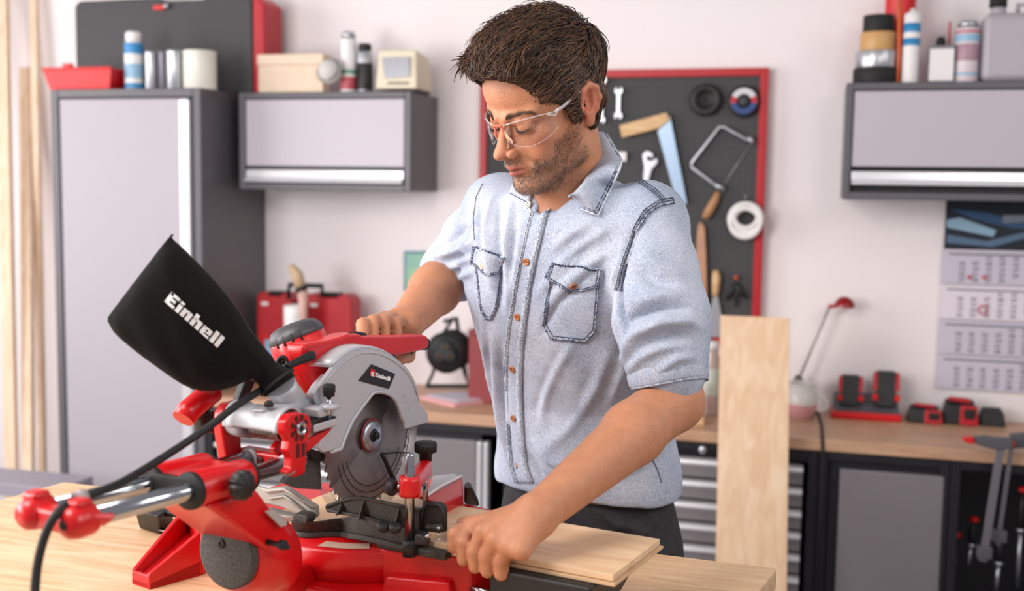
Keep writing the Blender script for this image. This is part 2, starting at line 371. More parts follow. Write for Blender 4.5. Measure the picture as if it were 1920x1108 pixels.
# coping saw
t = thing('coping_saw', 'coping saw with steel bow frame and wooden handle', 'saw', P(1340, 300))
MB().tube([P(1410, 264), P(1400, 262), P(1358, 238), P(1349, 238), P(1297, 305), P(1297, 314), P(1340, 346), P(1350, 352)], .006, 8).build('bow', M_silver, t, world=True)
MB().tube([P(1410, 266), P(1352, 354)], .0012, 4).build('saw_blade', M_silver, t, world=True)
MB().cyl(P(1404, 256), P(1412, 270), .008).cyl(P(1340, 345), P(1358, 356), .009).build('ferrule', M_silver, t, world=True)
MB().tube([P(1347, 360), P(1340, 376), P(1330, 394), P(1321, 409)], [.009, .014, .016, .012], 14).build('handle', mat('handle_brown_wood', 'b3835c', .5), t, world=True)
# cable coil
t = thing('cable_coil', 'white coil of cable hanging over the right rim of the board', 'cable', P(1399, 410)); mb = MB(); c = P(1399, 408, PY-.045)
for i in range(7):
    mb.torus((c[0]+random.uniform(-.003, .003), c[1]+.008*(i % 3), c[2]-.004*i+.006), (0, 1, 0), .042+.004*(i % 4)-.002, .008, 40, 8)
mb.build('cable_loop', M_white, t, world=True); hook(t, 1399, 372)
# long brush / spatula / spring clamp
t = thing('wooden_stirrer', 'long pale wooden stirring stick hanging behind the man\'s shoulder', 'stick', P(1313, 500))
quad(MB(), [(1308, 425), (1313, 415), (1321, 425), (1324, 480), (1326, 570), (1310, 575), (1304, 480)], TY-.004, .014).build('stick_body', mat('stirrer_wood', 'b98d72', .6, var=.1), t, bevel=.003, world=True)
t = thing('putty_knife', 'putty knife with wooden handle and flared steel blade', 'knife', P(1342, 540))
MB().tube([P(1342, 507), P(1343, 520), P(1342, 540), P(1341, 555)], [.010, .015, .013, .010], 14).build('handle', M_wood, t, world=True)
quad(MB(), [(1337, 556), (1346, 556), (1354, 600), (1352, 632), (1325, 632), (1328, 600)], TY, .003).build('blade', M_silver, t, world=True)
t = thing('spring_clamp', 'small black spring clamp with orange tip near the lower right board corner', 'clamp', P(1380, 545))
mb = MB(); mb.tube([P(1381, 530), P(1372, 545), P(1362, 562)], [.007, .008, .005], 8).tube([P(1378, 530), P(1388, 545), P(1400, 560)], [.007, .008, .005], 8).tube([P(1381, 530), P(1380, 575)], [.006, .004], 8)
mb.build('jaw', M_dark, t, world=True); MB().cyl(P(1380, 516), P(1380, 524), .007).build('tip', mat('orange_tip', 'b8502f', .5), t, world=True)

# ================================================================ calendar
CYY = WY-.012
t = thing('wall_calendar', 'grey four-month wall calendar with dark blue picture on top', 'calendar', P(1800, 560, CYY))
cx0 = X(1763, 550, CYY); cx1 = cx0+.335; ct = Z(1772, 376, CYY); cp = Z(1768, 466, CYY); cb = Z(1755, 728, CYY)
M_cal = mat('calendar_paper', 'c9c4d3', .7); M_cal2 = mat('calendar_paper_light', 'e2dbe4', .7); M_ink = mat('calendar_ink', '3f3c4b', .7); M_inkr = mat('calendar_ink_red', 'c2505c', .7)
MB().box((cx0+.004, CYY-.002, cp), (cx1, CYY+.006, ct)).build('picture', mat('calendar_picture_navy', '0b1524', .35), t, world=True)
def strip3(pts, col, d):
    quad(MB(), pts, CYY-.002-d, .0006).build('picture_band', mat('band_'+col, col, .35), t, world=True)
strip3([(1775, 412), (1800, 408), (1868, 432), (1862, 444), (1775, 426)], '8fb4cc', .001)
strip3([(1780, 392), (1850, 398), (1920, 420), (1990, 420), (1990, 432), (1900, 428), (1830, 412)], '27507a', .0008)
strip3([(1776, 440), (1850, 452), (1920, 436), (1990, 426), (1990, 436), (1920, 447), (1860, 463), (1775, 455)], '54708c', .0012)
strip3([(1880, 403), (1950, 403), (1950, 416), (1880, 418)], '7b8391', .0014)
ph = (cp-cb)/4
def digits(txt, h, m, par, x, z, y):
    cu = bpy.data.curves.new('d', 'FONT'); cu.body = txt; cu.size = h; cu.space_line = .95; cu.extrude = 0.0002; cu.resolution_u = 1
    o = bpy.data.objects.new('d', cu); me = bpy.data.meshes.new_from_object(o); bpy.data.objects.remove(o)
    me.transform(Matrix.Translation((x, y, z)) @ Matrix.Rotation(pi/2, 4, 'X')); me.transform(worldm(par).inverted())
    return mesh_obj('numerals', me, m, par)
for k in range(4):
    zz1 = cp-ph*k; p_ = MB().box((cx0, CYY-.001-.001*(4-k), zz1-ph+.002), (cx1, CYY+.004, zz1-.001)).build('month_sheet', M_cal2 if k == 1 else M_cal, t, world=True)
    yy = CYY-.0022-.001*(4-k)
    for c_ in range(7):
        dd = [1+c_+7*r-k-2 for r in range(5)]
        digits('\n'.join('%02d' % d if 0 < d < 31 else ' ' for d in dd), .0185, M_ink, p_, cx0+.052+c_*.04, zz1-.034, yy)
    MB().box((cx0+.02, yy, zz1-.018), (cx0+.29, yy+.0004, zz1-.014)).build('ruled_line', M_ink, p_, world=True)
c = P(1843, 581, CYY-.008)
MB().torus(c, (0, 1, 0), .014, .0022, 28, 6).build('date_ring', M_inkr, t, world=True)
for a, b in ((1818, 520), (1846, 520)):
    c = P(a, b, CYY-.008); MB().cyl((c[0], c[1], c[2]), (c[0], c[1]+.002, c[2]), .007).build('date_mark', M_inkr, t, world=True)
# picture on the wall, left of the man
t = thing('wall_picture', 'small teal and green picture on the wall behind the man\'s elbow', 'picture', P(780, 500, WY-.01))
quad(MB(), [(757, 471), (822, 471), (822, 545), (757, 545)], WY-.012, .01).build('frame', mat('teal_frame', '4f7f92', .5), t, bevel=.002, world=True)
quad(MB(), [(761, 476), (818, 476), (818, 541), (761, 541)], WY-.014, .002).build('print', mat('teal_print', '7fb3b4', .5, col2='9cc7a0', vs=14), t, world=True)

# ================================================================ things on the tall cabinet and the wall cabinets
def lathe_px(mb, px, pyb, pyt, rpx, Y, prof, zb=None):
    """body of revolution seen from row pyb up to pyt; prof in (fraction of radius, fraction of height)"""
    zb = Z(px, pyb, Y) if zb is None else zb; zt_ = Z(px, pyt, Y); r = X(px+rpx, pyb, Y)-X(px, pyb, Y); x = X(px, (pyb+pyt)/2, Y)
    return mb.lathe([(a*r, zb+b*(zt_-zb)) for a, b in prof], (x, Y, 0), (0, 0, 1), 28), (x, Y, zb, zt_, r)
YT = 3.53
# red tray
t = thing('parts_tray', 'red open plastic tray on top of the tall cabinet', 'tray', (X(175, 160, YT), YT, TALLZ))
a, b = X(118, 150, YT), X(242, 150, YT); h = Z(175, 134, YT)-TALLZ
mb = MB(); mb.hexa([(a+.02, YT-.09, TALLZ), (b-.02, YT-.09, TALLZ), (b-.02, YT+.09, TALLZ), (a+.02, YT+.09, TALLZ)], [(a+.02, YT-.09, TALLZ+.004), (b-.02, YT-.09, TALLZ+.004), (b-.02, YT+.09, TALLZ+.004), (a+.02, YT+.09, TALLZ+.004)])
for q in (((a+.018, YT-.09), (b-.018, YT-.09), (a, YT-.105), (b, YT-.105)), ((a+.018, YT+.09), (b-.018, YT+.09), (a, YT+.105), (b, YT+.105)), ((a+.018, YT-.09), (a+.018, YT+.09), (a, YT-.105), (a, YT+.105)), ((b-.018, YT-.09), (b-.018, YT+.09), (b, YT-.105), (b, YT+.105))):
    (p, q2, r, s_) = q
    mb.add([(p[0], p[1], TALLZ), (q2[0], q2[1], TALLZ), (s_[0], s_[1], TALLZ+h), (r[0], r[1], TALLZ+h)], [(0, 1, 2, 3)])
o = mb.build('tray_shell', M_redb, t, world=True); sm = o.modifiers.new('s', 'SOLIDIFY'); sm.thickness = .004
MB().box((a-.004, YT-.112, TALLZ+h-.004), (b+.004, YT-.1, TALLZ+h+.004)).box((a+.08, YT-.11, TALLZ+h), (a+.115, YT-.09, TALLZ+h+.018)).build('rim', M_redb, t, bevel=.003, world=True)
def can(px, pyb, pyt, rpx, Y, zb, mbody, mcap, label, cat='can', name='spray_can', capf=.82, band=None, nozzle=True, group=None):
    x = X(px, pyb, Y); t = thing(name, label, cat, (x, Y, zb), 0, group)
    lathe_px(MB(), px, pyb, pyt, rpx, Y, [(.0, 0), (.94, 0), (1, .02), (1, capf-.06), (.9, capf-.02), (.7, capf), (0, capf)], zb)[0].build('can_body', mbody, t, world=True)
    lathe_px(MB(), px, pyb, pyt, rpx, Y, [(0, capf), (.84, capf), (.84, .97), (.7, 1), (0, 1)], zb)[0].build('cap', mcap, t, world=True)
    if band:
        for lo, hi, m in band: lathe_px(MB(), px, pyb, pyt, rpx, Y, [(1.012, lo), (1.02, lo+.004), (1.02, hi-.004), (1.012, hi)], zb)[0].build('label_band', m, t, world=True)
    return t
def tin(px, pyb, pyt, rpx, Y, zb, m, label, name='paint_tin', group=None, mlid=None):
    t = thing(name, label, 'tin', (X(px, pyb, Y), Y, zb), 0, group)
    lathe_px(MB(), px, pyb, pyt, rpx, Y, [(0, 0), (1, 0), (1, .03), (.97, .04), (.97, .93), (1, .95), (1, .99), (0, .99)], zb)[0].build('tin_body', m, t, world=True)
    lathe_px(MB(), px, pyb, pyt, rpx, Y, [(0, .99), (.94, .99), (.94, 1), (.8, 1), (.78, .985), (0, .985)], zb)[0].build('lid', mlid or M_silver, t, world=True)
    return t
M_blue = mat('blue_print', '2c86bd', .4); M_lblue = mat('pale_blue_print', '8fb7d3', .4)
can(251, 163, 60, 15, 3.50, TALLZ, M_white, M_white, 'blue and white spray can with white cap on the tall cabinet', band=[(.03, .12, M_blue), (.2, .45, M_lblue), (.62, .8, M_blue)])
tin(283, 163, 97, 10, 3.50, TALLZ, M_silver, 'narrow silver tin right next to the blue spray can')
tin(304, 163, 97, 9, 3.53, TALLZ, mat('tin_grey', '8d8a96', .4, .5), 'narrow dull grey tin between two brighter tins')
tin(328, 163, 95, 14, 3.49, TALLZ, M_silver, 'silver tin with purple band just left of the white tin')
tin(375, 164, 96, 28, 3.50, TALLZ, mat('tin_offwhite', 'dcdad0', .45), 'wide off-white tin at the front right corner of the tall cabinet')
# black case with red side
cy = 3.76
t = thing('tool_case', 'large black tool case with red side on top of the tall cabinet', 'case', (X(310, 160, cy), cy, TALLZ))
a, b, c_ = X(141, 90, cy-.07), X(473, 90, cy-.07), X(496, 90, cy-.07); zt_ = Z(300, 2, cy)
mb = MB().prism([(a, cy-.07, TALLZ+.002), (b, cy-.07, TALLZ+.002), (b, cy-.07, zt_-.02), (b-.02, cy-.07, zt_), (b-.18, cy-.07, zt_), (b-.2, cy-.07, zt_-.012), (b-.36, cy-.07, zt_-.012), (b-.38, cy-.07, zt_), (a+.02, cy-.07, zt_-.002), (a, cy-.07, zt_-.02)], (0, .14, 0))
mb.build('case_shell', mat('case_black', '37363a', .55, bump=.3, bs=150), t, bevel=.008, world=True)
MB().prism([(b+.001, cy-.07, TALLZ+.002), (c_, cy-.07, TALLZ+.002), (c_, cy-.07, zt_-.03), (b+.001, cy-.07, zt_+.005)], (0, .14, 0)).build('side_shell', M_redf, t, bevel=.008, world=True)
q = P(302, 13, cy-.08); MB().box((q[0]-.035, q[1], q[2]-.01), (q[0]+.01, q[1]+.012, q[2]+.008)).build('latch', M_redb, t, bevel=.003, world=True)
MB().sphere((q[0]+.022, q[1], q[2]+.002), .011).build('latch_button', M_silver, t, world=True)
# on the middle wall cabinet
YM = 3.70
YB_ = 3.665
t = thing('wooden_box', 'pale wooden box on the left end of the middle wall cabinet', 'box', (X(550, 168, YB_), YB_, MIDZ))
a, b, h = X(484, 150, YB_-.04), X(605, 150, YB_-.04), Z(550, 101, YB_-.04)-MIDZ
M_box = mat('box_birch', 'e2ccb4', .6, var=.04)
MB().box((a, YB_-.04, MIDZ+.001), (b, YB_+.02, MIDZ+h*.72)).build('box_body', M_box, t, bevel=.003, world=True)
MB().box((a-.003, YB_-.043, MIDZ+h*.72), (b+.003, YB_+.023, MIDZ+h)).build('lid', M_box, t, bevel=.003, world=True)
t = thing('dust_mask', 'pale grey cup dust mask leaning by the wooden box', 'mask', (X(622, 165, 3.64), 3.64, MIDZ))
c = P(618, 133, 3.60); Mt = Matrix.Translation(c) @ Matrix.Rotation(radians(-25), 4, 'Y') @ Matrix.Rotation(radians(75), 4, 'X')
MB().lathe([(0, .035), (.02, .032), (.034, .02), (.042, .002), (.045, 0), (.043, -.002), (.03, .014), (0, .03)], (0, 0, 0), (0, 0, 1), 28, M=Mt).build('mask_cup', mat('mask_grey', 'c9c6c4', .8), t, world=True)
MB().torus((0, 0, .012), (0, .15, 1), .042, .002, 28, 6, M=Mt).build('strap', M_peg, t, world=True)
can(654, 169, 60, 14, 3.66, MIDZ, M_white, M_silver, 'tall white spray can with green and red print by the mask', capf=.9, band=[(.05, .26, mat('band_red2', 'b54a55', .4)), (.3, .38, mat('band_green', '6f9c86', .4))])
can(684, 169, 82, 14, 3.66, MIDZ, M_silver, M_dark, 'short silver and black spray can beside the small cream television', capf=.86, band=[(.06, .6, M_dark)])
t = thing('portable_television', 'small cream portable television on the middle wall cabinet', 'television', (X(742, 165, 3.63), 3.63, MIDZ))
a, b, z1_ = X(703, 130, 3.61), X(782, 130, 3.61), Z(742, 92, 3.61)
MB().hexa([(a, 3.61, MIDZ+.008), (b, 3.61, MIDZ+.008), (b-.01, 3.80, MIDZ+.008), (a+.02, 3.80, MIDZ+.008)], [(a+.008, 3.62, z1_), (b-.006, 3.62, z1_), (b-.02, 3.79, z1_-.012), (a+.03, 3.79, z1_-.012)]).build('housing', M_cream, t, bevel=.008, world=True)
quad(MB(), [(715, 108), (767, 106), (768, 144), (720, 147)], 3.607, .008).build('screen', mat('grey_screen', 'a9acb4', .2), t, bevel=.003, world=True)
quad(MB(), [(726, 154), (766, 154), (766, 157), (726, 157)], 3.607, .004).build('control_slot', M_peg, t, world=True)
MB().box((a+.02, 3.63, MIDZ), (a+.04, 3.77, MIDZ+.01)).build('foot', M_peg, t, world=True); MB().box((b-.03, 3.63, MIDZ), (b-.01, 3.77, MIDZ+.01)).build('foot', M_peg, t, world=True)
# on the right wall cabinet
YR = 3.68
def roll(px, y0, y1, rpx, m, label, core=True):
    Y = 3.70; zb, zt_ = Z(px, y1, Y), Z(px, y0, Y)
    return zb, zt_
zc = RIZ
for rp, hpx, m, lab in ((41, 29, M_blk, 'wide black tape roll at the bottom of the stack of four'), (38, 30, M_silver, 'silver duct tape roll, second from the bottom of the stack'), (31, 33, mat('tape_tan', 'c99c62', .4), 'tan tape roll in the stack between silver and black ones'), (27, 30, M_blk, 'small black tape roll on top of the stack of four')):
    r = rp*3.62/FPX; h = hpx*3.62/FPX; x = X(1645, 100, 3.70)
    t = thing('tape_roll', lab, 'tape', (x, 3.70, zc), 0, 'tape rolls stacked on the right wall cabinet')
    MB().lathe([(r*.55, 0), (r-.001, 0), (r, .002), (r, h-.002), (r-.001, h), (r*.55, h)], (x, 3.70, zc), (0, 0, 1), 40, caps=False).build('tape', m, t, world=True)
    MB().lathe([(r*.55, .0), (r*.55, h), (r*.5, h), (r*.5, 0), (r*.55, 0)], (x, 3.70, zc), (0, 0, 1), 40, caps=False).build('core', mat('core_card', '9d8468', .7), t, world=True)
    zc += h+.0005
tin(1686, 150, -14, 30, 3.79, RIZ, M_redb, 'tall red canister behind the tape rolls', name='canister', mlid=M_redb)
def cartridge(px, ytop, label, m, mb_, Y=3.66):
    t = thing('sealant_cartridge', label, 'cartridge', (X(px, 150, Y), Y, RIZ))
    lathe_px(MB(), px, 150, ytop, 16, Y, [(0, 0), (.95, 0), (1, .02), (1, .9), (.9, .93), (.4, .95), (.25, 1), (0, 1)], RIZ)[0].build('tube_body', m, t, world=True)
    for lo, hi in ((.5, .6), (.68, .8)): lathe_px(MB(), px, 150, ytop, 16, Y, [(1.01, lo), (1.02, lo+.005), (1.02, hi), (1.01, hi)], RIZ)[0].build('label_band', mb_, t, world=True)
cartridge(1709, 16, 'white sealant cartridge with blue print beside the tape rolls', M_white, M_blue)
t = thing('glue_stick', 'slim orange marker standing before the red canister', 'marker', (X(1684, 150, 3.67), 3.67, RIZ))
MB().tube([(X(1683, 150, 3.67), 3.655, RIZ), (X(1683, 150, 3.67), 3.66, Z(1684, 105, 3.67)), (X(1684, 50, 3.67), 3.67, Z(1684, 0, 3.67))], [.004, .005, .007], 10).build('stick_body', mat('orange_plastic', 'd8663a', .4), t, world=True)
t = thing('square_bottle', 'square bottle with white label and black cap on the right wall cabinet', 'bottle', (X(1764, 150, 3.66), 3.66, RIZ))
a, b, z1_ = X(1739, 120, 3.66), X(1789, 120, 3.66), Z(1764, 86, 3.66)
MB().box((a, 3.635, RIZ), (b, 3.69, z1_)).build('bottle_body', mat('bottle_grey', '77757a', .3), t, bevel=.006, world=True)
MB().box((a+.004, 3.632, RIZ+.006), (b-.004, 3.64, z1_-.012)).build('label_sheet', M_white, t, world=True)
lathe_px(MB(), 1764, 86, 70, 9, 3.66, [(0, 0), (1, 0), (1, .6), (.8, .7), (.8, 1), (0, 1)])[0].build('cap', M_blk, t, world=True)
t = can(1813, 150, 40, 23, 3.66, RIZ, mat('can_pinkwhite', 'd9cdd3', .4), M_silver, 'white spray can with pink and blue print left of the big canister', capf=.9, band=[(.12, .16, M_lblue), (.35, .62, mat('band_rose', 'a88795', .4)), (.66, .78, M_lblue), (.8, .84, mat('band_pink', 'c0606e', .4))])
t = thing('liquid_canister', 'large translucent grey canister with black screw cap at the right edge', 'canister', (X(1890, 150, 3.68), 3.68, RIZ))
a, b = X(1838, 100, 3.68), X(1940, 100, 3.68); z1_, z2_ = Z(1880, 28, 3.68), Z(1880, 14, 3.68)
mg = mat('canister_grey', 'a9a4ac', .35)
MB().hexa([(a, 3.62, RIZ), (b, 3.62, RIZ), (b, 3.76, RIZ), (a, 3.76, RIZ)], [(a, 3.62, z1_), (b, 3.62, z1_), (b, 3.76, z1_), (a, 3.76, z1_)]).build('canister_body', mg, t, bevel=.022, seg=4, world=True)
lathe_px(MB(), 1872, 30, 14, 16, 3.66, [(0, 0), (1, 0), (.9, 1), (0, 1)])[0].build('neck', mg, t, world=True)
lathe_px(MB(), 1872, 14, -4, 17, 3.66, [(0, 0), (1, 0), (1, 1), (0, 1)])[0].build('cap', M_blk, t, world=True)
MB().tube([(a+.1, 3.69, z1_-.005), (a+.1, 3.69, z1_+.03), (b-.02, 3.69, z1_+.03), (b-.02, 3.69, z1_-.005)], .008, 8).build('handle', mg, t, world=True)
# red straw taped upright
o = MB().cyl((X(1781, 66, 3.69), 3.70, RIZ), (X(1781, 60, 3.69), 3.70, Z(1781, 40, 3.69)), .003).build('spray_straw', M_redb); tag(o, 'thin red spray straw standing behind the square bottle', 'straw')

# ================================================================ things on the worktop, right
def onW(px, py): p = onZ(px, py, WZ1); return p
c = onW(1503, 783); YL = c[1]+.10
t = thing('desk_lamp', 'desk lamp with thin arm and small red dome shade', 'lamp', (X(1497, 740, YL), YL, WZ1))
bx = X(1500, 740, YL)
MB().lathe([(0, 0), (.05, 0), (.05, .006), (.02, .014), (.008, .02), (0, .02)], (bx, YL, WZ1), (0, 0, 1)).build('base', M_silver, t, world=True)
MB().tube([(bx, YL, WZ1+.015), B(1497, 712, YL)], .006, 8).lathe([(0, -.014), (.014, -.012), (.016, 0), (.008, .016), (0, .016)], B(1497, 712, YL), (0, 0, 1), 16).build('joint', mat('brass_dull', '6e675c', .4, .5), t, world=True)
MB().tube([B(1497, 712, YL), B(1528, 640, YL), B(1556, 574, YL)], .0042, 8).build('arm', mat('lamp_arm_grey', 'a09a9b', .35, .3), t, world=True)
q = B(1583, 576, YL); r = .034
MB().lathe([(r*sin(k*pi/16), r*cos(k*pi/16)*1.05) for k in range(8, -1, -1)], q, (0, 0, 1), 28, caps=False).lathe([(.003, 0), (.004, .0)], q, (0, 0, 1)).build('shade', mat('lamp_red_glass', '8e0d14', .2), t, world=True)
MB().tube([B(1553, 574, YL), B(1566, 574, YL)], .006, 8).build('shade_neck', M_redf, t, world=True)
t = thing('mug', 'white mug with pink lower half and big handle below the lamp', 'mug', c)
r = 26*c[1]/.97/FPX*1.0; zt_ = Z(1503, 718, c[1]); H = zt_-WZ1
MB().lathe([(0, .0), (r*.72, 0), (r*.8, .003), (r, H*.35), (r, H), (r-.003, H), (r-.003, H*.3), (0, .006)], (c[0], c[1], WZ1), (0, 0, 1)).build('mug_body', mat('mug_white', 'd8d6d2', .25), t, world=True)
MB().lathe([(r*.73, .001), (r*.815, .003), (r*1.012, H*.35), (r*1.012, H*.42)], (c[0], c[1], WZ1), (0, 0, 1), caps=False).build('glaze_band', mat('glaze_pink', 'cf9a9c', .25), t, world=True)
MB().torus((c[0]+r+.010, c[1], WZ1+H*.42), (0, 1, 0), .022, .0045, 28, 8).build('handle', M_white, t, world=True)
# charger with two batteries
def batt(t, x, y, z, s=1.0, red=True):
    """battery pack, built as parts under t"""
    w_, d_, h_ = .062*s, .085*s, .05*s
    MB().hexa([(x-w_/2, y-d_/2, z), (x+w_/2, y-d_/2, z), (x+w_/2, y+d_/2, z), (x-w_/2, y+d_/2, z)], [(x-w_*.42, y-d_*.4, z+h_), (x+w_*.42, y-d_*.4, z+h_), (x+w_*.42, y+d_*.45, z+h_), (x-w_*.42, y+d_*.45, z+h_)]).build('pack_shell', M_dark, t, bevel=.005, world=True)
c = onW(1624, 789); Yc = c[1]+.065
t = thing('battery_charger', 'twin battery charger with red base and grey deck behind the mug', 'charger', (c[0], Yc, WZ1))
a, b = X(1558, 780, Yc-.06), X(1690, 780, Yc-.06)
MB().box((a, Yc-.06, WZ1), (b, Yc+.06, WZ1+.024)).build('base', M_redb, t, bevel=.006, world=True)
M_gd = mat('charger_grey', '55555a', .5)
MB().hexa([(a+.004, Yc-.055, WZ1+.024), (b-.004, Yc-.055, WZ1+.024), (b-.004, Yc+.06, WZ1+.024), (a+.004, Yc+.06, WZ1+.024)], [(a+.008, Yc-.03, WZ1+.036), (b-.008, Yc-.03, WZ1+.036), (b-.008, Yc+.055, WZ1+.07), (a+.008, Yc+.055, WZ1+.07)]).build('deck', M_gd, t, bevel=.004, world=True)
def upright_pack(pxa, pxb, ytop, ybot, Y, label):
    a, b = X(pxa, 720, Y), X(pxb, 720, Y); z0, z1 = Z((pxa+pxb)/2, ybot, Y), Z((pxa+pxb)/2, ytop, Y)
    t = thing('battery_pack', label, 'battery', ((a+b)/2, Y+.04, z0), 0, 'battery packs seated in the charger')
    yb = lambda z: Y+(z-z0)*.35
    MB().hexa([(a+.008, Y, z0), (b-.008, Y, z0), (b-.008, Y+.06, z0), (a+.008, Y+.06, z0)], [(a+.012, yb(z1), z1), (b-.012, yb(z1), z1), (b-.012, yb(z1)+.04, z1), (a+.012, yb(z1)+.04, z1)]).build('pack_shell', M_dark, t, bevel=.004, world=True)
    for s_, xx in ((1, a), (-1, b)):
        x2 = xx+s_*.014
        lo, hi = min(xx, x2), max(xx, x2); zm = z0+(z1-z0)*.45
        MB().hexa([(lo, yb(zm)-.002, zm), (hi, yb(zm)-.002, zm), (hi, yb(zm)+.05, zm), (lo, yb(zm)+.05, zm)], [(lo+.003, yb(z1)-.002, z1-.004), (hi, yb(z1)-.002, z1-.004), (hi, yb(z1)+.035, z1-.004), (lo+.003, yb(z1)+.035, z1-.004)]).build('side_stripe', M_redf, t, bevel=.002, world=True)
        MB().box((lo-.001, Y-.008, z0+(z1-z0)*.18), (hi+.001, Y+.01, z0+(z1-z0)*.36)).build('release_button', M_redb, t, bevel=.002, world=True)
upright_pack(1572, 1619, 708, 760, Yc-.035, 'black and red battery pack in the left slot of the charger')
upright_pack(1638, 1688, 701, 762, Yc-.035, 'black and red battery pack in the right slot of the charger')
def flat_pack(pxa, pxb, ytop, ybot, label, red=True):
    c = onW((pxa+pxb)/2, ybot); Y = c[1]; a, b = X(pxa, ybot, Y), X(pxb, ybot, Y); h = Z((pxa+pxb)/2, ytop, Y)-WZ1
    t = thing('battery_pack', label, 'battery', ((a+b)/2, Y, WZ1), 0, 'battery packs lying on the worktop')
    wd = b-a
    MB().hexa([(a, Y+.01, WZ1), (b, Y, WZ1), (b, Y+.07, WZ1), (a, Y+.08, WZ1)], [(a+.006, Y+.012, WZ1+h*.8), (b-.006, Y+.012, WZ1+h*.8), (b-.01, Y+.065, WZ1+h), (a+.012, Y+.065, WZ1+h)]).build('pack_shell', M_dark, t, bevel=.006, seg=3, world=True)
    if red:
        xs = a+wd*.48
        MB().hexa([(xs, Y-.003, WZ1+.002), (b+.001, Y-.004, WZ1+.002), (b+.001, Y+.01, WZ1+.002), (xs, Y+.014, WZ1+.002)], [(xs+.002, Y+.004, WZ1+h*.82), (b-.004, Y+.005, WZ1+h*.82), (b-.004, Y+.014, WZ1+h*.82), (xs+.002, Y+.016, WZ1+h*.82)]).build('end_plate', M_redf, t, bevel=.003, world=True)
        MB().box((xs+wd*.12, Y-.007, WZ1+h*.3), (b-wd*.1, Y+.004, WZ1+h*.7)).build('grip', M_dark, t, bevel=.003, world=True)
        MB().hexa([(a+.02, Y+.03, WZ1+h*.96), (b-.02, Y+.02, WZ1+h*.9), (b-.02, Y+.05, WZ1+h), (a+.02, Y+.06, WZ1+h)], [(a+.024, Y+.034, WZ1+h*1.06), (b-.024, Y+.026, WZ1+h*1.02), (b-.024, Y+.05, WZ1+h*1.06), (a+.024, Y+.058, WZ1+h*1.08)]).build('rail', M_redf, t, bevel=.002, world=True)
flat_pack(1701, 1767, 764, 795, 'low red and black battery pack, leftmost of those lying flat')
flat_pack(1766, 1834, 753, 798, 'taller red and black battery pack lying between two others')
flat_pack(1836, 1887, 769, 801, 'small all-black battery pack lying rightmost', red=False)
# lamp cable over the worktop edge
o = MB().tube([(bx+.03, YL, WZ1+.006), onZ(1535, 775, WZ1+.005), onZ(1541, 800, WZ1+.005), (X(1542, 815, FY), FY-.017, WZ1+.006), (X(1542, 822, FY), FY-.019, WZ1-.012), (B(1543, 850, FY-.02)), (B(1540, 950, FY-.02)), (B(1532, 1150, FY-.02))], .0045, 8).build('lamp_cable', M_blk)
tag(o, 'dark lamp cable hanging down over the worktop front edge', 'cable')
# F clamps hanging in front of the open unit
def fclamp(pts_bar, w_, head, label, Y, tip=True):
    t = thing('bar_clamp', label, 'clamp', B(*pts_bar[0], Y), 0, 'bar clamps at the open base unit')
    a, b = Vector(B(*pts_bar[0], Y)), Vector(B(*pts_bar[1], Y)); d = (b-a).normalized(); s = Vector((0, 1, 0)).cross(d)*w_/2
    MB().prism([tuple(a+s), tuple(a-s), tuple(b-s), tuple(b+s)], (0, .008, 0)).build('bar', mat('clamp_bar_grey', '8d8a90', .35, .7), t, bevel=.001, world=True)
    MB().prism([B(x, y, Y-.008) for x, y in head], (0, .024, 0)).build('fixed_jaw', M_gd, t, bevel=.004, world=True)
    q = b-d*.03; MB().box((q[0]-.02, q[1]-.012, q[2]-.02), (q[0]+.02, q[1]+.02, q[2]+.015)).build('sliding_jaw', M_gd, t, bevel=.004, world=True)
    return t
t = fclamp([(1877, 838), (1843, 1053)], .022, [(1825, 820), (1850, 818), (1866, 821), (1895, 822), (1900, 828), (1898, 842), (1870, 845), (1830, 834)], 'long grey bar clamp with red-tipped jaw hanging in front of the open unit', FY-.075)
MB().prism([B(x, y, FY-.087) for x, y in [(1803, 822), (1826, 820), (1828, 834), (1810, 830)]], (0, .03, 0)).build('pad', M_redb, t, bevel=.003, world=True)
t = fclamp([(1898, 830), (1871, 1022)], .012, [(1893, 815), (1930, 812), (1960, 818), (1958, 838), (1900, 842)], 'thinner bar clamp hanging right behind the long grey one', FY-.03)
MB().prism([B(x, y, FY-.045) for x, y in [(1889, 828), (1903, 828), (1903, 838), (1891, 836)]], (0, .03, 0)).build('pad', M_redb, t, bevel=.003, world=True)
for (x_, y_, y2, y3, lab) in ((1792, 1003, 1045, 1098, 'hanging clamp handle with red knob, lowest and leftmost in the open unit'), (1826, 974, 1018, 1060, 'hanging clamp handle with red knob left of the long grey bar'), (1878, 998, 1052, 1108, 'clamp handle with red knob behind the thinner clamp bar'), (1919, 918, 990, 1100, 'hanging clamp handle with red knob at the right edge of the unit')):
    Yh = FY+.12; t = thing('screw_clamp', lab, 'clamp', B(x_, y_, Yh), 0, 'screw clamps in the open base unit')
    q = B(x_, y_, Yh); MB().sphere(q, (.015, .015, .01)).build('knob', M_redb, t, world=True)
    MB().tube([(q[0], q[1], q[2]-.01), B(x_-3, (y_+y2)/2, Yh), B(x_-5, y2, Yh)], [.006, .011, .012], 10).build('handle', M_dark, t, world=True)
    MB().cyl(B(x_-5, y2, Yh), B(x_-6, y2+7, Yh), .014).build('collar', M_silver, t, world=True)
    MB().cyl(B(x_-6, y2+7, Yh), B(x_-11, y3, Yh), .007).build('screw', M_silver, t, world=True)
MB().tube([(ux[5]+.03, FY+.14, Z(1850, 925, FY)), (ux[6]-.03, FY+.14, Z(1850, 925, FY))], .006, 8)

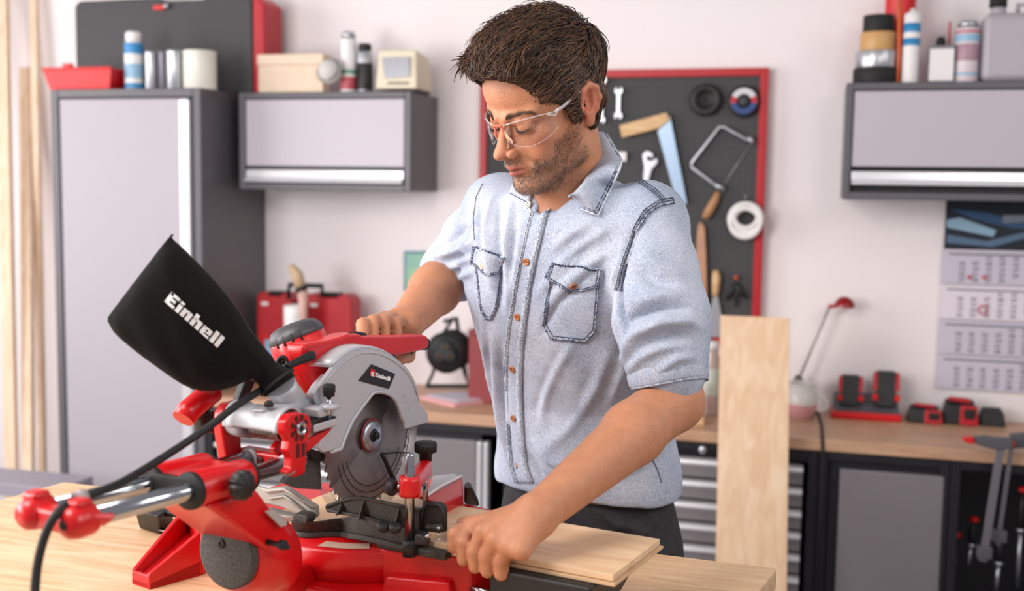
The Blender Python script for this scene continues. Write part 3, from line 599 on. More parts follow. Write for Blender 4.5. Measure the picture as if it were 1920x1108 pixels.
# ================================================================ things on the worktop behind the man and the saw
# jars and bottle between the man's elbow and the plank
t = thing('storage_jar', 'tall glass jar with pale lid standing behind the man\'s elbow', 'jar', onW(1333, 778))
c = onW(1333, 778); Yj = c[1]
mj = mat('jar_glass', 'b9a79f', .15)
lathe_px(MB(), 1334, 778, 655, 15, Yj, [(0, 0), (.9, 0), (1, .04), (1, .85), (.8, .95), (.8, 1), (0, 1)], WZ1)[0].build('jar_body', mj, t, world=True)
lathe_px(MB(), 1334, 656, 640, 14, Yj, [(0, 0), (1, 0), (1, 1), (0, 1)])[0].build('lid', M_white, t, world=True)
lathe_px(MB(), 1334, 740, 690, 15.3, Yj, [(1, 0), (1.01, .02), (1.01, .98), (1, 1)])[0].build('label_band', mat('jar_label', 'c2ccc0', .5), t, world=True)
c = onW(1309, 786); Yj = c[1]; t = thing('red_bottle', 'small red bottle standing under the man\'s rolled cuff', 'bottle', c)
lathe_px(MB(), 1309, 786, 722, 10, Yj, [(0, 0), (1, 0), (1, .6), (.6, .75), (.5, .85), (0, .85)], WZ1)[0].build('bottle_body', M_redb, t, world=True)
lathe_px(MB(), 1309, 735, 718, 6, Yj, [(0, 0), (1, 0), (1, 1), (0, 1)])[0].build('cap', M_blk, t, world=True)
c = onW(1290, 796); t = thing('wood_offcut', 'small pale wood offcut lying behind the man\'s elbow', 'offcut', c)
MB().box((c[0]-.09, c[1], WZ1), (c[0]+.05, c[1]+.05, WZ1+.022)).build('offcut_body', M_wood, t, bevel=.002, world=True)
# red cases
def rcase(pxa, pxb, ytop, Y, label):
    a, b = X(pxa, 600, Y), X(pxb, 600, Y); z1 = Z((pxa+pxb)/2, ytop, Y)
    t = thing('power_tool_case', label, 'case', ((a+b)/2, Y, WZ1), 0, 'red cases on the worktop')
    w_ = b-a
    MB().prism([(a, Y, WZ1), (b, Y, WZ1), (b, Y, z1-.02), (b-.02, Y, z1), (a+w_*.72, Y, z1), (a+w_*.68, Y, z1-.012), (a+w_*.32, Y, z1-.012), (a+w_*.28, Y, z1), (a+.01, Y, z1), (a, Y, z1-.015)], (0, .09, 0)).build('case_shell', M_redf, t, bevel=.006, world=True)
    MB().box((a+w_*.3, Y+.02, z1-.012), (a+w_*.7, Y+.06, z1+.004)).build('handle', M_blk, t, bevel=.004, world=True)
    MB().box((a+w_*.1, Y-.005, WZ1+(z1-WZ1)*.5), (a+w_*.9, Y+.002, WZ1+(z1-WZ1)*.53)).build('seam', M_redb, t, world=True)
    q = B(pxa+16, ytop+20, Y); MB().box((q[0]-.014, Y-.003, q[2]-.006), (q[0]+.014, Y+.002, q[2]+.006)).build('badge', M_white, t, world=True)
    MB().box((a+w_*.25, Y-.004, WZ1+(z1-WZ1)*.3), (a+w_*.75, Y+.002, WZ1+(z1-WZ1)*.48)).build('label_sheet', M_lblue, t, world=True)
rcase(481, 546, 549, 3.72, 'red tool case nearer the tall cabinet, half behind the brush pot')
rcase(573, 659, 552, 3.70, 'red tool case right of the brush pot, behind the saw handle')
t = thing('brush_pot', 'white pot holding brushes between the two red cases', 'pot', (X(553, 620, 3.6), 3.6, WZ1))
lathe_px(MB(), 551, 700, 572, 17, 3.6, [(0, 0), (.85, 0), (1, .9), (1, 1), (.9, 1), (.85, .1), (0, .1)], WZ1)[0].build('pot_body', M_white, t, world=True)
t = thing('paint_brush', 'upturned paint brush with pale bristles sticking up by the red cases', 'brush', B(565, 600, 3.6))
MB().tube([B(571, 625, 3.59), B(569, 580, 3.59), B(567, 545, 3.59)], [.008, .014, .02], 12).build('handle', mat('brush_handle_pink', 'cfa79c', .5), t, world=True)
MB().tube([B(567, 546, 3.59), B(563, 538, 3.59)], [.021, .021], 12).build('ferrule', M_blk, t, world=True)
MB().tube([B(563, 538, 3.59), B(557, 515, 3.59), B(545, 498, 3.59)], [.021, .022, .012], 12).build('bristles', mat('bristles_tan', 'c3a98a', .8, bump=.5, bs=120), t, world=True)
t = thing('bow_clamp', 'black handled clamp lying over the tops of the red cases', 'clamp', B(590, 545, 3.64))
MB().tube([B(541, 560, 3.66), B(542, 534, 3.66), B(604, 536, 3.66), B(604, 556, 3.66)], .009, 8).build('bow', M_blk, t, world=True)
# cable reel
Yr = 3.66
t = thing('cable_reel', 'black cable reel with sockets on a tube stand', 'cable reel', (X(838, 720, Yr), Yr, WZ1)); c = B(839, 660, Yr); rr = 42*3.62/FPX
MB().lathe([(0, 0), (rr, 0), (rr, .008), (rr*.75, .01), (rr*.75, .075), (rr, .077), (rr, .085), (0, .085)], (c[0], Yr-.02, c[2]), (0, 1, 0), 40).build('drum', M_dark, t, world=True)
MB().lathe([(0, 0), (rr*.55, 0), (rr*.6, .012), (0, .012)], (c[0], Yr-.03, c[2]), (0, 1, 0), 32).build('socket_plate', M_blk, t, world=True)
for an in (90, 210, 330):
    x_, z_ = c[0]+rr*.3*cos(radians(an)), c[2]+rr*.3*sin(radians(an))
    MB().lathe([(.013, 0), (.016, 0), (.016, .003), (.013, .003)], (x_, Yr-.033, z_), (0, 1, 0), 20, caps=False).build('socket', M_gd, t, world=True)
    for e in (-.005, .005): MB().cyl((x_+e, Yr-.034, z_), (x_+e, Yr-.031, z_), .0022, n=10).build('contact', mat('brass', 'a8843c', .3, .8), t, world=True)
MB().tube([B(800, 724, Yr), B(878, 724, Yr), B(872, 700, Yr+.04), B(862, 640, Yr+.09), B(856, 597, Yr+.05), B(832, 603, Yr+.03)], .008, 8).build('stand', M_blk, t, world=True)
MB().tube([B(800, 724, Yr), B(812, 700, Yr+.04), B(822, 640, Yr+.09), B(850, 596, Yr+.06)], .006, 8).build('stand_brace', M_blk, t, world=True)
# dark red box
c = onW(905, 760)
t = thing('red_crate', 'dull red box on the worktop left of the man\'s waist', 'box', (X(930, 740, 3.62), 3.62, WZ1))
a, b, z1_ = X(878, 690, 3.60), X(960, 690, 3.60), Z(900, 620, 3.60)
MB().box((a, 3.60, WZ1), (b, 3.70, z1_)).build('box_body', mat('dull_red', '8a3638', .55), t, bevel=.004, world=True)
MB().box((a-.002, 3.598, z1_-.02), (b+.002, 3.702, z1_+.001)).build('lid', mat('dull_red2', '7c2c31', .55), t, bevel=.003, world=True)
# papers
def sheet(pts, z0, z1, name, m, label, cat):
    o = MB().hexa([onZ(x, y, z0) for x, y in pts], [tuple(np.array(onZ(x, y, z0))+np.array([0, 0, z1-z0])) for x, y in pts]).build(name, m); tag(o, label, cat); return o
sheet([(787, 748), (852, 764), (908, 756), (850, 742)], WZ1+.0005, WZ1+.012, 'pink_notepad', mat('pink_paper', 'dba5a8', .6), 'pink notepad lying under the white sheets near the worktop edge', 'notepad')
sheet([(800, 742), (858, 755), (915, 747), (862, 734)], WZ1+.013, WZ1+.017, 'paper_sheets', mat('paper_white', 'cfcad6', .6), 'loose white sheets lying on the pink notepad', 'paper')
# ================================================================ left edge: leaning boards and low bench
for xa, xb, Yb, top_, sh_, lab in ((0, 22, 3.50, 2.74, .0, 'pale timber board leaning on the wall, leftmost one in view'), (30, 50, 3.50, 1.95, .05, 'shorter pale timber board with knots leaning on the wall, middle of three'), (64, 76, 3.70, 2.70, .0, 'narrow pale timber batten on the wall, nearest the tall cabinet')):
    a, b = X(xa, 700, Yb), X(xb, 700, Yb); a2 = X(xa+sh_*200, 150, WY-.02)
    o = MB().hexa([(a, Yb, 0), (b, Yb, 0), (b, Yb+.02, 0), (a, Yb+.02, 0)], [(a2, WY-.03, top_), (a2+b-a, WY-.03, top_), (a2+b-a, WY-.006, top_), (a2, WY-.006, top_)]).build('timber_board', M_pine, bevel=.002)
    tag(o, lab, 'board', 'timber boards leaning at the left wall end')
t = thing('low_bench', 'low grey metal bench on the floor at the left edge', 'bench', (-2.75, 3.1, 0))
lz = onZ(60, 893, .45)
ly = 2.95; zz = Z(60, 912, ly)
bxr = X(112, 905, ly)
MB().box((-3.1, ly, zz-.04), (bxr, ly+.17, zz)).build('seat', mat('bench_grey', '918c98', .5), t, bevel=.004, world=True)
for xx in (-3.06, bxr-.04):
    for yy in (ly+.03, ly+.14): MB().box((xx-.015, yy-.015, 0), (xx+.015, yy+.015, zz-.04)).build('leg', M_panel2, t, world=True)
# ================================================================ work table and the leaning plank
tl = onZ(120, 903, TZ); tr = onZ(1457, 1065, TZ); tl2 = onZ(0, 937, TZ)
dl = np.array(tl2)-np.array(tl); dl = dl/np.linalg.norm(dl); bl = tuple(np.array(tl)+dl*1.15); 
dr = dl; br = tuple(np.array(tr)+dr*1.15)
t = thing('work_table', 'wooden work table top carrying the saw in the foreground', 'table', ((tl[0]+tr[0])/2, (tl[1]+br[1])/2, 0))
MB().hexa([(p[0], p[1], TZ-.034) for p in (bl, br, tr, tl)], [(p[0], p[1], TZ) for p in (bl, br, tr, tl)]).build('table_top', M_table, t, bevel=.003, world=True)
for p in (bl, br, tr, tl):
    cx_, cy_ = (tl[0]+br[0])/2, (tl[1]+br[1])/2; qx, qy = p[0]+(cx_-p[0])*.09, p[1]+(cy_-p[1])*.14
    MB().box((qx-.03, qy-.03, 0), (qx+.03, qy+.03, TZ-.035)).build('leg', M_base, t, bevel=.003, world=True)
# leaning plank
def leanX(px, py, Y): return B(px, py, Y)
yt_, yb_ = FY-.03, FY-.30
p1, p2 = B(1351, 591, yt_), B(1481, 597, yt_)
zb = 0.0
wv = Vector(p2)-Vector(p1); wv.z = 0; lean = Vector(B(1342, 1060, yt_-.16))
d = Vector(p1)-lean; n = p1[2]/d.z; bot = Vector(p1)-d*n
wv = Vector((wv.x, 0, 0))
nrm = wv.cross(d).normalized()*-.012
o = MB().hexa([tuple(bot), tuple(bot+wv), tuple(bot+wv+nrm), tuple(bot+nrm)], [tuple(p1), tuple(Vector(p1)+wv), tuple(Vector(p1)+wv+nrm), tuple(Vector(p1)+nrm)]).build('oak_plank', M_board, bevel=.0015)
tag(o, 'tall pale oak plank standing upright against the worktop edge', 'plank')
# ================================================================ the mitre saw (local coordinates: v along the fence, u away from the camera, w up)
M_sred = mat('saw_red_plastic', 'c80a12', .33, var=.04, vs=12, bump=.05, bs=300, coat=.15)
M_saw_al = mat('saw_cast_aluminium', 'b9babf', .42, .2, bump=.12, bs=600)
M_steel = mat('chrome_steel', 'aeb1b8', .16, 1.0)
M_spring = mat('spring_steel', 'a8a9ad', .25, 1.0)
M_sblk = mat('saw_black_plastic', '151416', .48, bump=.3, bs=700)
M_flap = mat('dusty_black_felt', '2a2a2c', .85, col2='55524f', vs=420, bump=.4, bs=500)
M_blade = mat('saw_blade_steel', 'a29b99', .3, .9, var=.06, vs=30)
M_ink2 = mat('black_line', '151315', .5)
M_dustw = mat('dusty_black_cast', '1e1d1b', .6, col2='3f3b33', vs=260, bump=.2, bs=600)
M_alc = mat('fence_cast_grey', '99958f', .5, .3, var=.12, vs=40)
ms = thing('mitre_saw', 'red and silver sliding mitre saw with black dust bag on the work table', 'saw', tuple(O_), SA)
def pp(pts, v=None, u=None, w=None): return [S(x, y, v=v, u=u, w=w) for x, y in pts]
def part(mb, name, m, bevel=0.0, par=None, label=None, **k): return mb.build(name, m, par or ms, bevel=bevel, label=label, **k)
def dep(px, py, v): p_ = O_+SV*S(px, py, v=v)[0]+SU*S(px, py, v=v)[1]+np.array([0, 0, S(px, py, v=v)[2]]); return float((p_-CAM)@FW)
# --- base
mb = MB(); n = 40
part(MB().lathe([(0, .03), (.146, .03), (.146, .078), (.143, .083), (0, .083)], (0, 0, 0), (0, 0, 1), 72), 'turntable', M_sred)
b = MB().prism([(.078, -.112, 0), (.215, -.075, 0), (.235, -.05, 0), (.235, .12, 0), (.078, .14, 0)], (0, 0, .085))
b.prism([(-.078, -.095, 0), (-.235, -.05, 0), (-.235, .12, 0), (-.078, .14, 0)], (0, 0, .085))
b.prism([(-.15, -.1, 0), (-.08, -.165, 0), (.1, -.165, 0), (.17, -.12, 0), (.15, .12, 0), (-.15, .12, 0)], (0, 0, .038))
base = part(b, 'base', M_sred, bevel=.005)
part(MB().hexa([(.095, -.128, .0), (.205, -.100, 0), (.205, -.07, 0), (.095, -.09, 0)], [(.110, -.117, .052), (.195, -.094, .052), (.195, -.07, .052), (.110, -.09, .052)]), 'base_rib', M_sred, bevel=.004, par=base)
part(MB().hexa([(.03, -.172, .0), (.09, -.17, 0), (.09, -.16, 0), (.03, -.16, 0)], [(.04, -.165, .036), (.085, -.162, .036), (.085, -.15, .036), (.04, -.15, .036)]), 'base_rib', M_sred, bevel=.003, par=base)
# scale sticker on the turntable top
q = [radians(a) for a in range(-84, -49, 5)]
part(MB().add([(.116*cos(a), .116*sin(a), .0842) for a in q]+[(.139*cos(a), .139*sin(a), .0842) for a in q], [(i, i+1, i+1+len(q), i+len(q)) for i in range(len(q)-1)]), 'scale_sticker', mat('sticker_cream', 'd8b9a2', .5))
# --- bevel housing and pivot disc
rings = []
for u, r, wc in ((-.15, .020, .040), (-.208, .024, .060), (-.212, .047, .092), (-.218, .0525, .098), (-.250, .0535, .104), (-.276, .050, .111), (-.292, .046, .114)):
    rings.append([(r*cos(2*pi*k/40), u, wc+r*sin(2*pi*k/40)) for k in range(40)])
part(MB().loft(rings), 'bevel_housing', M_sred)
part(MB().hexa([(-.050, -.285, .125), (.050, -.285, .125), (.048, -.222, .118), (-.050, -.222, .118)], [(-.05, -.385, .206), (.05, -.385, .206), (.05, -.300, .206), (-.05, -.300, .206)]), 'rod_bracket', M_sred, bevel=.006)
dc = S(425, 1040, u=-.30)
part(MB().lathe([(0, 0), (.042, 0), (.0435, .003), (.0435, .012), (.040, .014), (0, .014)], (dc[0], -.288, dc[2]), (0, -1, 0), 48), 'pivot_disc', M_flap, label='dusty black rubber disc')
q = S(414, 1019, u=-.303)
part(MB().lathe([(.0028, 0), (.006, 0), (.006, .0015), (.0028, .0015)], (q[0], -.302, q[2]), (0, -1, 0), 20, caps=False), 'pivot_hole', M_blk)
q = S(523, 1020, v=.068)
bo = part(MB().tube([(.05, q[1], q[2]), (.085, q[1]-.004, q[2])], .0035, 10), 'adjusting_bolt', M_blk)
part(MB().lathe([(0, 0), (.0065, 0), (.0065, .007), (0, .007)], (.070, q[1], q[2]), (1, 0, 0), 6), 'bolt_nut', M_blk, par=bo)
q = pp([(491, 958), (505, 955), (531, 977), (530, 985), (521, 988)], v=.052)
part(MB().prism([(a+.004, b_, c_) for a, b_, c_ in q], (.002, 0, .001)), 'rating_plate', mat('plate_silver', 'a9a3a3', .4))
# --- rods, bearing tubes, end cap
RU0, RW0, RU1, RW1 = -.545, .2285, -.195, .2150
def rw(u): return RW0+(RW1-RW0)*(u-RU0)/(RU1-RU0)
for v in (.031, -.031):
    part(MB().cyl((v, RU0, RW0), (v, RU1, RW1), .0104, n=28), 'slide_rod', M_steel)
    t_ = part(MB().lathe([(.012, 0), (.0195, 0), (.0212, .004), (.0212, .086), (.0195, .090), (.012, .090)], (v, -.390, rw(-.390)), (0, 1, -.035), 32, caps=False), 'bearing_tube', M_sred)
    part(MB().lathe([(.0105, .0), (.0212, .0), (.0218, .002), (.0218, .007), (.0105, .007)], (v, -.396, rw(-.395)), (0, 1, -.035), 32, caps=False), 'seal_ring', M_blk, par=t_)
    part(MB().lathe([(.0105, .0), (.0203, .0), (.0203, .004), (.0105, .004)], (v, -.300, rw(-.300)), (0, 1, -.035), 32, caps=False), 'seal_ring', M_blk, par=t_)
    part(MB().lathe([(.0104, .0), (.0145, .0), (.0145, .006), (.0104, .006)], (v, -.224, rw(-.224)), (0, 1, -.035), 28, caps=False), 'collar', M_saw_al)
part(MB().box((-.03, -.388, .209), (.03, -.303, .236)), 'tube_bridge', M_sred, bevel=.006)
part(MB().box((-.028, -.396, .214), (.028, -.388, .237)), 'seal_plate', M_blk, bevel=.002)
def capmb(v): return MB().lathe([(0, -.018), (.010, -.018), (.0155, -.013), (.0178, -.004), (.0178, .012), (.016, .016), (.011, .018), (0, .018)], (v, RU0-.004, RW0), (0, 1, 0), 28)
part(capmb(-.031), 'end_cap', M_sred)
cap = part(capmb(.031), 'end_cap', M_sred)
part(MB().box((-.03, RU0-.015, RW0-.014), (.03, RU0+.008, RW0+.010)), 'cap_bridge', M_sred, bevel=.005, par=cap)
for v in (.031, -.031):
    part(MB().box((v-.012, RU0-.012, RW0+.011), (v+.009, RU0+.009, RW0+.0225)), 'cap_lug', M_sred, bevel=.004, par=cap)
part(MB().lathe([(0, 0), (.005, 0), (.005, .001), (0, .001)], (.031, RU0-.0225, RW0), (0, -1, 0), 16), 'screw_hole', M_blk, par=cap)
part(MB().prism([(.045, RU0-.004, RW0+.004), (.058, RU0+.016, RW0), (.045, RU0+.016, RW0-.010)], (0, .006, .006)), 'cap_fin', M_sred, bevel=.002, par=cap)
# star knob on the tube
q = S(466, 912, v=.080)
mb = MB(); N_ = 60
prof = [(.0, .0), (.013, .0), (.0165, .003), (.0165, .013), (.013, .017), (0, .018)]
rings = [[(q[0]-.018+h, q[1]+(r*(1+.09*cos(12*2*pi*k/N_)) if r > .01 else r)*cos(2*pi*k/N_), q[2]+(r*(1+.09*cos(12*2*pi*k/N_)) if r > .01 else r)*sin(2*pi*k/N_)) for k in range(N_)] for r, h in [(max(a, 1e-4), b_) for a, b_ in prof]]
kn = part(mb.loft(rings), 'lock_knob', M_sblk)
part(MB().cyl((.052, q[1], q[2]), (.063, q[1], q[2]), .003, n=12), 'knob_stud', M_steel, par=kn)
# --- carriage: red plates, barrel with spring
fp = [(542.6, 780), (550, 776.5), (558.8, 774.5), (568, 774), (576.9, 776.6), (582, 783), (584, 791), (584, 803), (582, 812.7), (578, 823), (575.8, 834), (575.8, 867), (569.7, 877.7), (540.8, 890), (538, 886), (546, 877.7), (548, 859.6), (541, 845), (544.4, 827), (537, 815), (535.4, 805.5), (535.4, 791)]
pl = part(MB().prism(pp(fp, v=.058), (-.014, 0, 0)), 'hinge_plate', M_sred, bevel=.0025)
PV = S(561, 803, v=.058)
M_pock = mat('pocket_shade_seam_red', '4a0608', .6)  # dark red painted for shade in pockets and holes, also a seam line
for k in range(8):      # flush dark wedges painted as the shade of pockets between the spokes
    a0, a1 = radians(k*45+8), radians(k*45+37)
    pts = [(.0585, PV[1]+r*cos(a), PV[2]+r*sin(a)) for r, a in ((.0100, a0), (.0165, a0), (.0175, (a0+a1)/2), (.0165, a1), (.0100, a1))]
    part(MB().prism(pts, (-.002, 0, 0)), 'rib_pocket_shade', M_pock, par=pl)
for a, b_ in (((556, 833), (562, 858)), ((566, 832), (572, 855))):
    x0_, x1_ = S(*a, v=.0585), S(*b_, v=.0585); part(MB().box((.0565, x0_[1], min(x0_[2], x1_[2])), (.0586, x1_[1], max(x0_[2], x1_[2]))), 'rib_pocket_shade', M_pock, par=pl)
part(MB().lathe([(.0035, 0), (.0085, 0), (.0085, .006), (.0065, .007), (.0065, .005), (.0035, .005)], (.057, PV[1], PV[2]), (1, 0, 0), 28, caps=False), 'hub_ring', M_steel, par=pl)
part(MB().lathe([(0, 0), (.0042, 0), (.0042, .003), (0, .003)], (.058, PV[1], PV[2]), (1, 0, 0), 12), 'hub_bolt', M_blk, par=pl)
pu, pw = PV[1], PV[2]
rp = [(-.012, .022), (.012, .022), (.022, .008), (.018, -.012), (.012, -.028), (.014, -.062), (-.012, -.066), (-.020, -.03), (-.025, 0), (-.022, .012)]
part(MB().prism([(-.062, pu+a, pw+b_) for a, b_ in rp], (.016, 0, 0)), 'hinge_plate', M_sred, bevel=.003)
# upper barrel shell, open below
rings = []
for v in (-.045, -.030, -.028, .036, .038, .044):
    r = .0225 if v in (-.045, -.030) or v > .037 else .0205
    rings.append([(v, pu+r*cos(radians(a)), pw+r*sin(radians(a))) for a in range(-50, 196, 8)])
o = part(MB().loft(rings, closed=False), 'barrel', M_saw_al); sm = o.modifiers.new('s', 'SOLIDIFY'); sm.thickness = .003; sm.offset = 1
part(MB().cyl((-.046, pu, pw), (-.018, pu, pw), .0215, n=32), 'barrel_boss', M_saw_al)
pts = [(-.012+.046*i/(11*16), pu+.0145*cos(2*pi*i/16), pw-.004+.0145*sin(2*pi*i/16)) for i in range(11*16)]
part(MB().tube(pts, .0017, 6), 'torsion_spring', M_spring)
part(MB().cyl((-.03, pu, pw), (.045, pu, pw), .006), 'hinge_pin', M_steel)
cb = MB().box((-.052, -.222, .200), (.044, -.198, .228)); part(cb, 'cross_casting', M_sred, bevel=.005)
for v in (-.012, .008):
    part(MB().lathe([(0, 0), (.006, 0), (.006, .001), (0, .001)], (v, -.2226, .216), (0, -1, 0), 16), 'casting_hole', M_pock)
part(MB().prism(pp([(515, 842), (528, 822), (534, 828), (540, 850), (520, 852)], v=.02), (-.01, 0, 0)), 'cross_rib', M_sred, bevel=.002)
part(MB().prism(pp([(576, 826), (600, 812), (625, 801), (618, 811), (596, 832), (577, 848)], v=.036), (-.006, 0, 0)), 'side_fin', M_sred, bevel=.002)
# --- head arm, stop screw
part(MB().prism(pp([(492, 772), (505, 764), (545, 758), (575, 748), (596, 742), (606, 724), (628, 700), (640, 740), (625, 800), (600, 838), (578, 812), (560, 792), (530, 785)], v=.018), (-.022, 0, 0)), 'head_arm', M_saw_al, bevel=.008)
q = S(617, 740, v=.045); v_ = .045
st = part(MB().lathe([(0, 0), (.0075, 0), (.0075, .004), (.0085, .005), (.0085, .014), (.007, .016), (0, .016)], (v_, q[1], q[2]-.002), (0, 0, 1), 8), 'stop_knob', M_blk)
q2 = S(617, 792, v=.045)
part(MB().cyl((v_, q[1], q2[2]), (v_, q[1], q[2]), .0033, n=12), 'stop_screw', M_steel, par=st)
q3 = S(617, 762, v=.045)
br_ = part(MB().lathe([(0, -.003), (.013, -.003), (.013, .002), (.009, .004), (0, .004)], (v_, q[1], q3[2]), (0, 0, 1), 24), 'stop_flange', M_saw_al)
part(MB().hexa([tuple(np.array(S(588, 800, v=.052))+np.array([0, 0, -.008])), tuple(np.array(S(633, 786, v=.052))+np.array([0, 0, -.008])), tuple(np.array(S(633, 786, v=.035))+np.array([0, 0, -.008])), tuple(np.array(S(588, 800, v=.035))+np.array([0, 0, -.008]))], [S(588, 797, v=.052), S(633, 783, v=.052), S(633, 783, v=.035), S(588, 797, v=.035)]), 'stop_bracket', M_saw_al, bevel=.002)
part(MB().prism(pp([(596, 768), (604, 762), (632, 762), (630, 776), (600, 785)], v=.046), (-.03, 0, 0)), 'stop_boss', M_saw_al, bevel=.003)
part(MB().prism(pp([(585, 795), (600, 782), (631, 780), (632, 785), (600, 790)], v=.044), (-.02, 0, 0)), 'stop_clip', M_sblk, bevel=.001)
# --- guard
gc = [(587.8, 737), (602, 717), (624, 688), (639, 674), (652.7, 664), (666, 657), (680, 653.5), (695, 653), (710.5, 655.7), (727, 662), (743, 672), (757, 684), (768, 697), (777, 714), (782.7, 733), (786, 755), (804, 776.6), (803, 793), (782, 799), (761, 805.5), (755.7, 794.7), (751, 778), (746.7, 762), (741, 750), (732, 740.5), (722, 736), (710.5, 734), (702, 735), (696, 738.7), (678, 762), (660, 787.5), (648, 814), (638, 841.6), (622, 846), (605.8, 849), (596.8, 839.8), (604, 822), (606, 800), (604, 780)]
gm = MB(); gp = pp(gc, v=.030)
gd = part(gm.prism(gp, (-.006, 0, 0)), 'blade_guard', M_saw_al, bevel=.0025)
_bc = S(690, 815, v=0.0); bu_, bw_ = _bc[1], _bc[2]
# rim: outer crown of the guard, wide band running back over the blade
outer = gp[2:17]
c0 = np.array([0, gp[8][1], .22])
mb = MB(); rings = []
for k, p_ in enumerate(outer[:-1]):
    P_ = np.array(p_); cpt = np.array([0, .015, .215]); dr_ = P_-cpt; dr_[0] = 0; dr_ /= np.linalg.norm(dr_)
    rings.append([tuple(P_+dr_*0+np.array([0, 0, 0])), tuple(P_+dr_*.0045+np.array([-.008, 0, 0])), tuple(P_+dr_*.005+np.array([-.036, 0, 0])), tuple(P_-dr_*.004+np.array([-.042, 0, 0])), tuple(P_-dr_*.004+np.array([-.036, 0, 0])), tuple(P_-dr_*.002+np.array([-.004, 0, 0]))])
part(mb.loft(rings), 'guard_crown', M_saw_al)
# raised inner lip along the opening, and a raised edge along the crown
lip = gp[20:34]
part(MB().tube([(p_[0]+.0005, p_[1], p_[2]) for p_ in lip], .0032, 8), 'guard_lip', M_saw_al)
part(MB().tube([(p_[0]-.0002, p_[1]*.985, p_[2]-.006) for p_ in gp[1:15]], .0018, 6), 'guard_ridge', M_saw_al)
part(MB().prism([(-.014, bu_+.108*cos(radians(q_)), bw_+.108*sin(radians(q_))) for q_ in range(0, 151, 6)]+[(-.014, bu_-.06, bw_)], (.002, 0, 0)), 'guard_back', M_sblk)
for a, b_ in (((757, 744), (762, 740)), ((761, 755), (768, 750)), ((766, 768), (771, 763))):
    p_, q_ = S(*a, v=.0305), S(*b_, v=.0305); part(MB().tube([p_, q_], .0012, 6), 'vent_mark', M_saw_al, par=gd)
# label plate with logo
lb = pp([(696, 682.8), (740.5, 700.8), (728.6, 729), (671.5, 713.5)], v=.0305)
lp = part(MB().prism(lb, (.0012, 0, 0)), 'label_plate', mat('label_black', '141416', .3), bevel=.0008, par=gd)
def plane_word(par, o_px, x_px, y_px, rects, v, m, name, th=.0006):
    """lettering in the plane v: o_px origin, x_px and y_px the pixel steps of one unit"""
    mb = MB()
    for a, b_, c_, d_ in rects:
        q = [S(o_px[0]+x*x_px[0]+y*y_px[0], o_px[1]+x*x_px[1]+y*y_px[1], v=v) for x, y in ((a, b_), (c_, b_), (c_, d_), (a, d_))]
        mb.prism(q, (th, 0, 0))
    return part(mb, name, m, par=par)
M_let = mat('lettering_white', 'f2f2f2', .5); M_lred = mat('logo_red', 'c8141e', .4)
plane_word(lp, (693.5, 704), (1, .33), (.10, -1), [(0, 0, 8, 13)], .0318, M_lred, 'logo_square')
plane_word(lp, (695, 705.5), (.95, .31), (.10, -.95), [(0, 1, 2.2, 9.5), (0, 7.5, 5.5, 9.5), (0, 1, 5.5, 3), (2, 4.4, 4.8, 6.1)], .0324, M_let, 'logo_mark')
rects, Wd = word()
sx = 27.5/Wd
plane_word(lp, (703, 706.3), (sx, sx*.30), (.12, -1.15), rects, .0318, M_let, 'logo_lettering')
# --- blade
BC = S(690, 815, v=0.0); bu, bw = BC[1], BC[2]; BR = .108
pts = []; NT = 48
for k in range(NT):
    a = 2*pi*k/NT
    for da, r in ((0, BR-.005), (.028, BR), (.060, BR-.001), (.072, BR-.006)): pts.append((-.001, bu+r*cos(a+da), bw+r*sin(a+da)))
bl_ = part(MB().prism(pts, (.002, 0, 0)), 'saw_blade', M_blade)
# guard ring lines
M_lg = bpy.data.materials.new('clear_guard_plastic'); M_lg.use_nodes = True; nt = M_lg.node_tree
_p = nt.nodes['Principled BSDF']; _p.inputs['Base Color'].default_value = lin('8f8a88'); _p.inputs['Roughness'].default_value = .15; _p.inputs['Alpha'].default_value = .22
def sector(v, r0, r1, a0, a1, m, name, par=None, th=.0018, n=40):
    q = [radians(a0+(a1-a0)*k/n) for k in range(n+1)]
    pts = [(v, bu+r1*cos(a), bw+r1*sin(a)) for a in q]+[(v, bu+r0*cos(a), bw+r0*sin(a)) for a in reversed(q)]
    mb = MB(); N2 = n+1
    vs = [(v, bu+r1*cos(a), bw+r1*sin(a)) for a in q]+[(v, bu+r0*cos(a), bw+r0*sin(a)) for a in q]; vs += [(x+th, y, z) for x, y, z in vs]; f = []
    for k in range(n):
        f += [(k, k+1, N2+k+1, N2+k), (2*N2+k+1, 2*N2+k, 3*N2+k, 3*N2+k+1), (k+1, k, 2*N2+k, 2*N2+k+1), (N2+k, N2+k+1, 3*N2+k+1, 3*N2+k)]
    f += [(0, N2, 3*N2, 2*N2), (n+N2, n, n+2*N2, n+3*N2)]
    return part(mb.add(vs, f), name, m, par=par)
lg = sector(.008, .030, .117, -150, 40, M_lg, 'lower_guard')
sector(-.010, .115, .119, -150, 40, M_lg, 'guard_rim', par=lg, th=.018)
for r, a0, a1 in ((.0715, -160, -25), (.081, -165, -30), (.0905, -165, -40), (.086, -25, 35), (.093, -25, 40)):
    sector(.0108, r, r+.0011, a0, a1, M_ink2, 'guard_groove', par=lg, th=.0006)
fl = part(MB().lathe([(.008, 0), (.0225, 0), (.0225, .003), (.019, .006), (.008, .006)], (.0045, bu, bw), (1, 0, 0), 40, caps=False), 'blade_flange', mat('flange_zinc', 'b4bac6', .3, .85))
part(MB().lathe([(.0225, 0), (.0245, 0), (.0245, .0015), (.0225, .0015)], (.0045, bu, bw), (1, 0, 0), 40, caps=False), 'flange_ring', mat('ring_red', '8e1a1c', .4), par=fl)
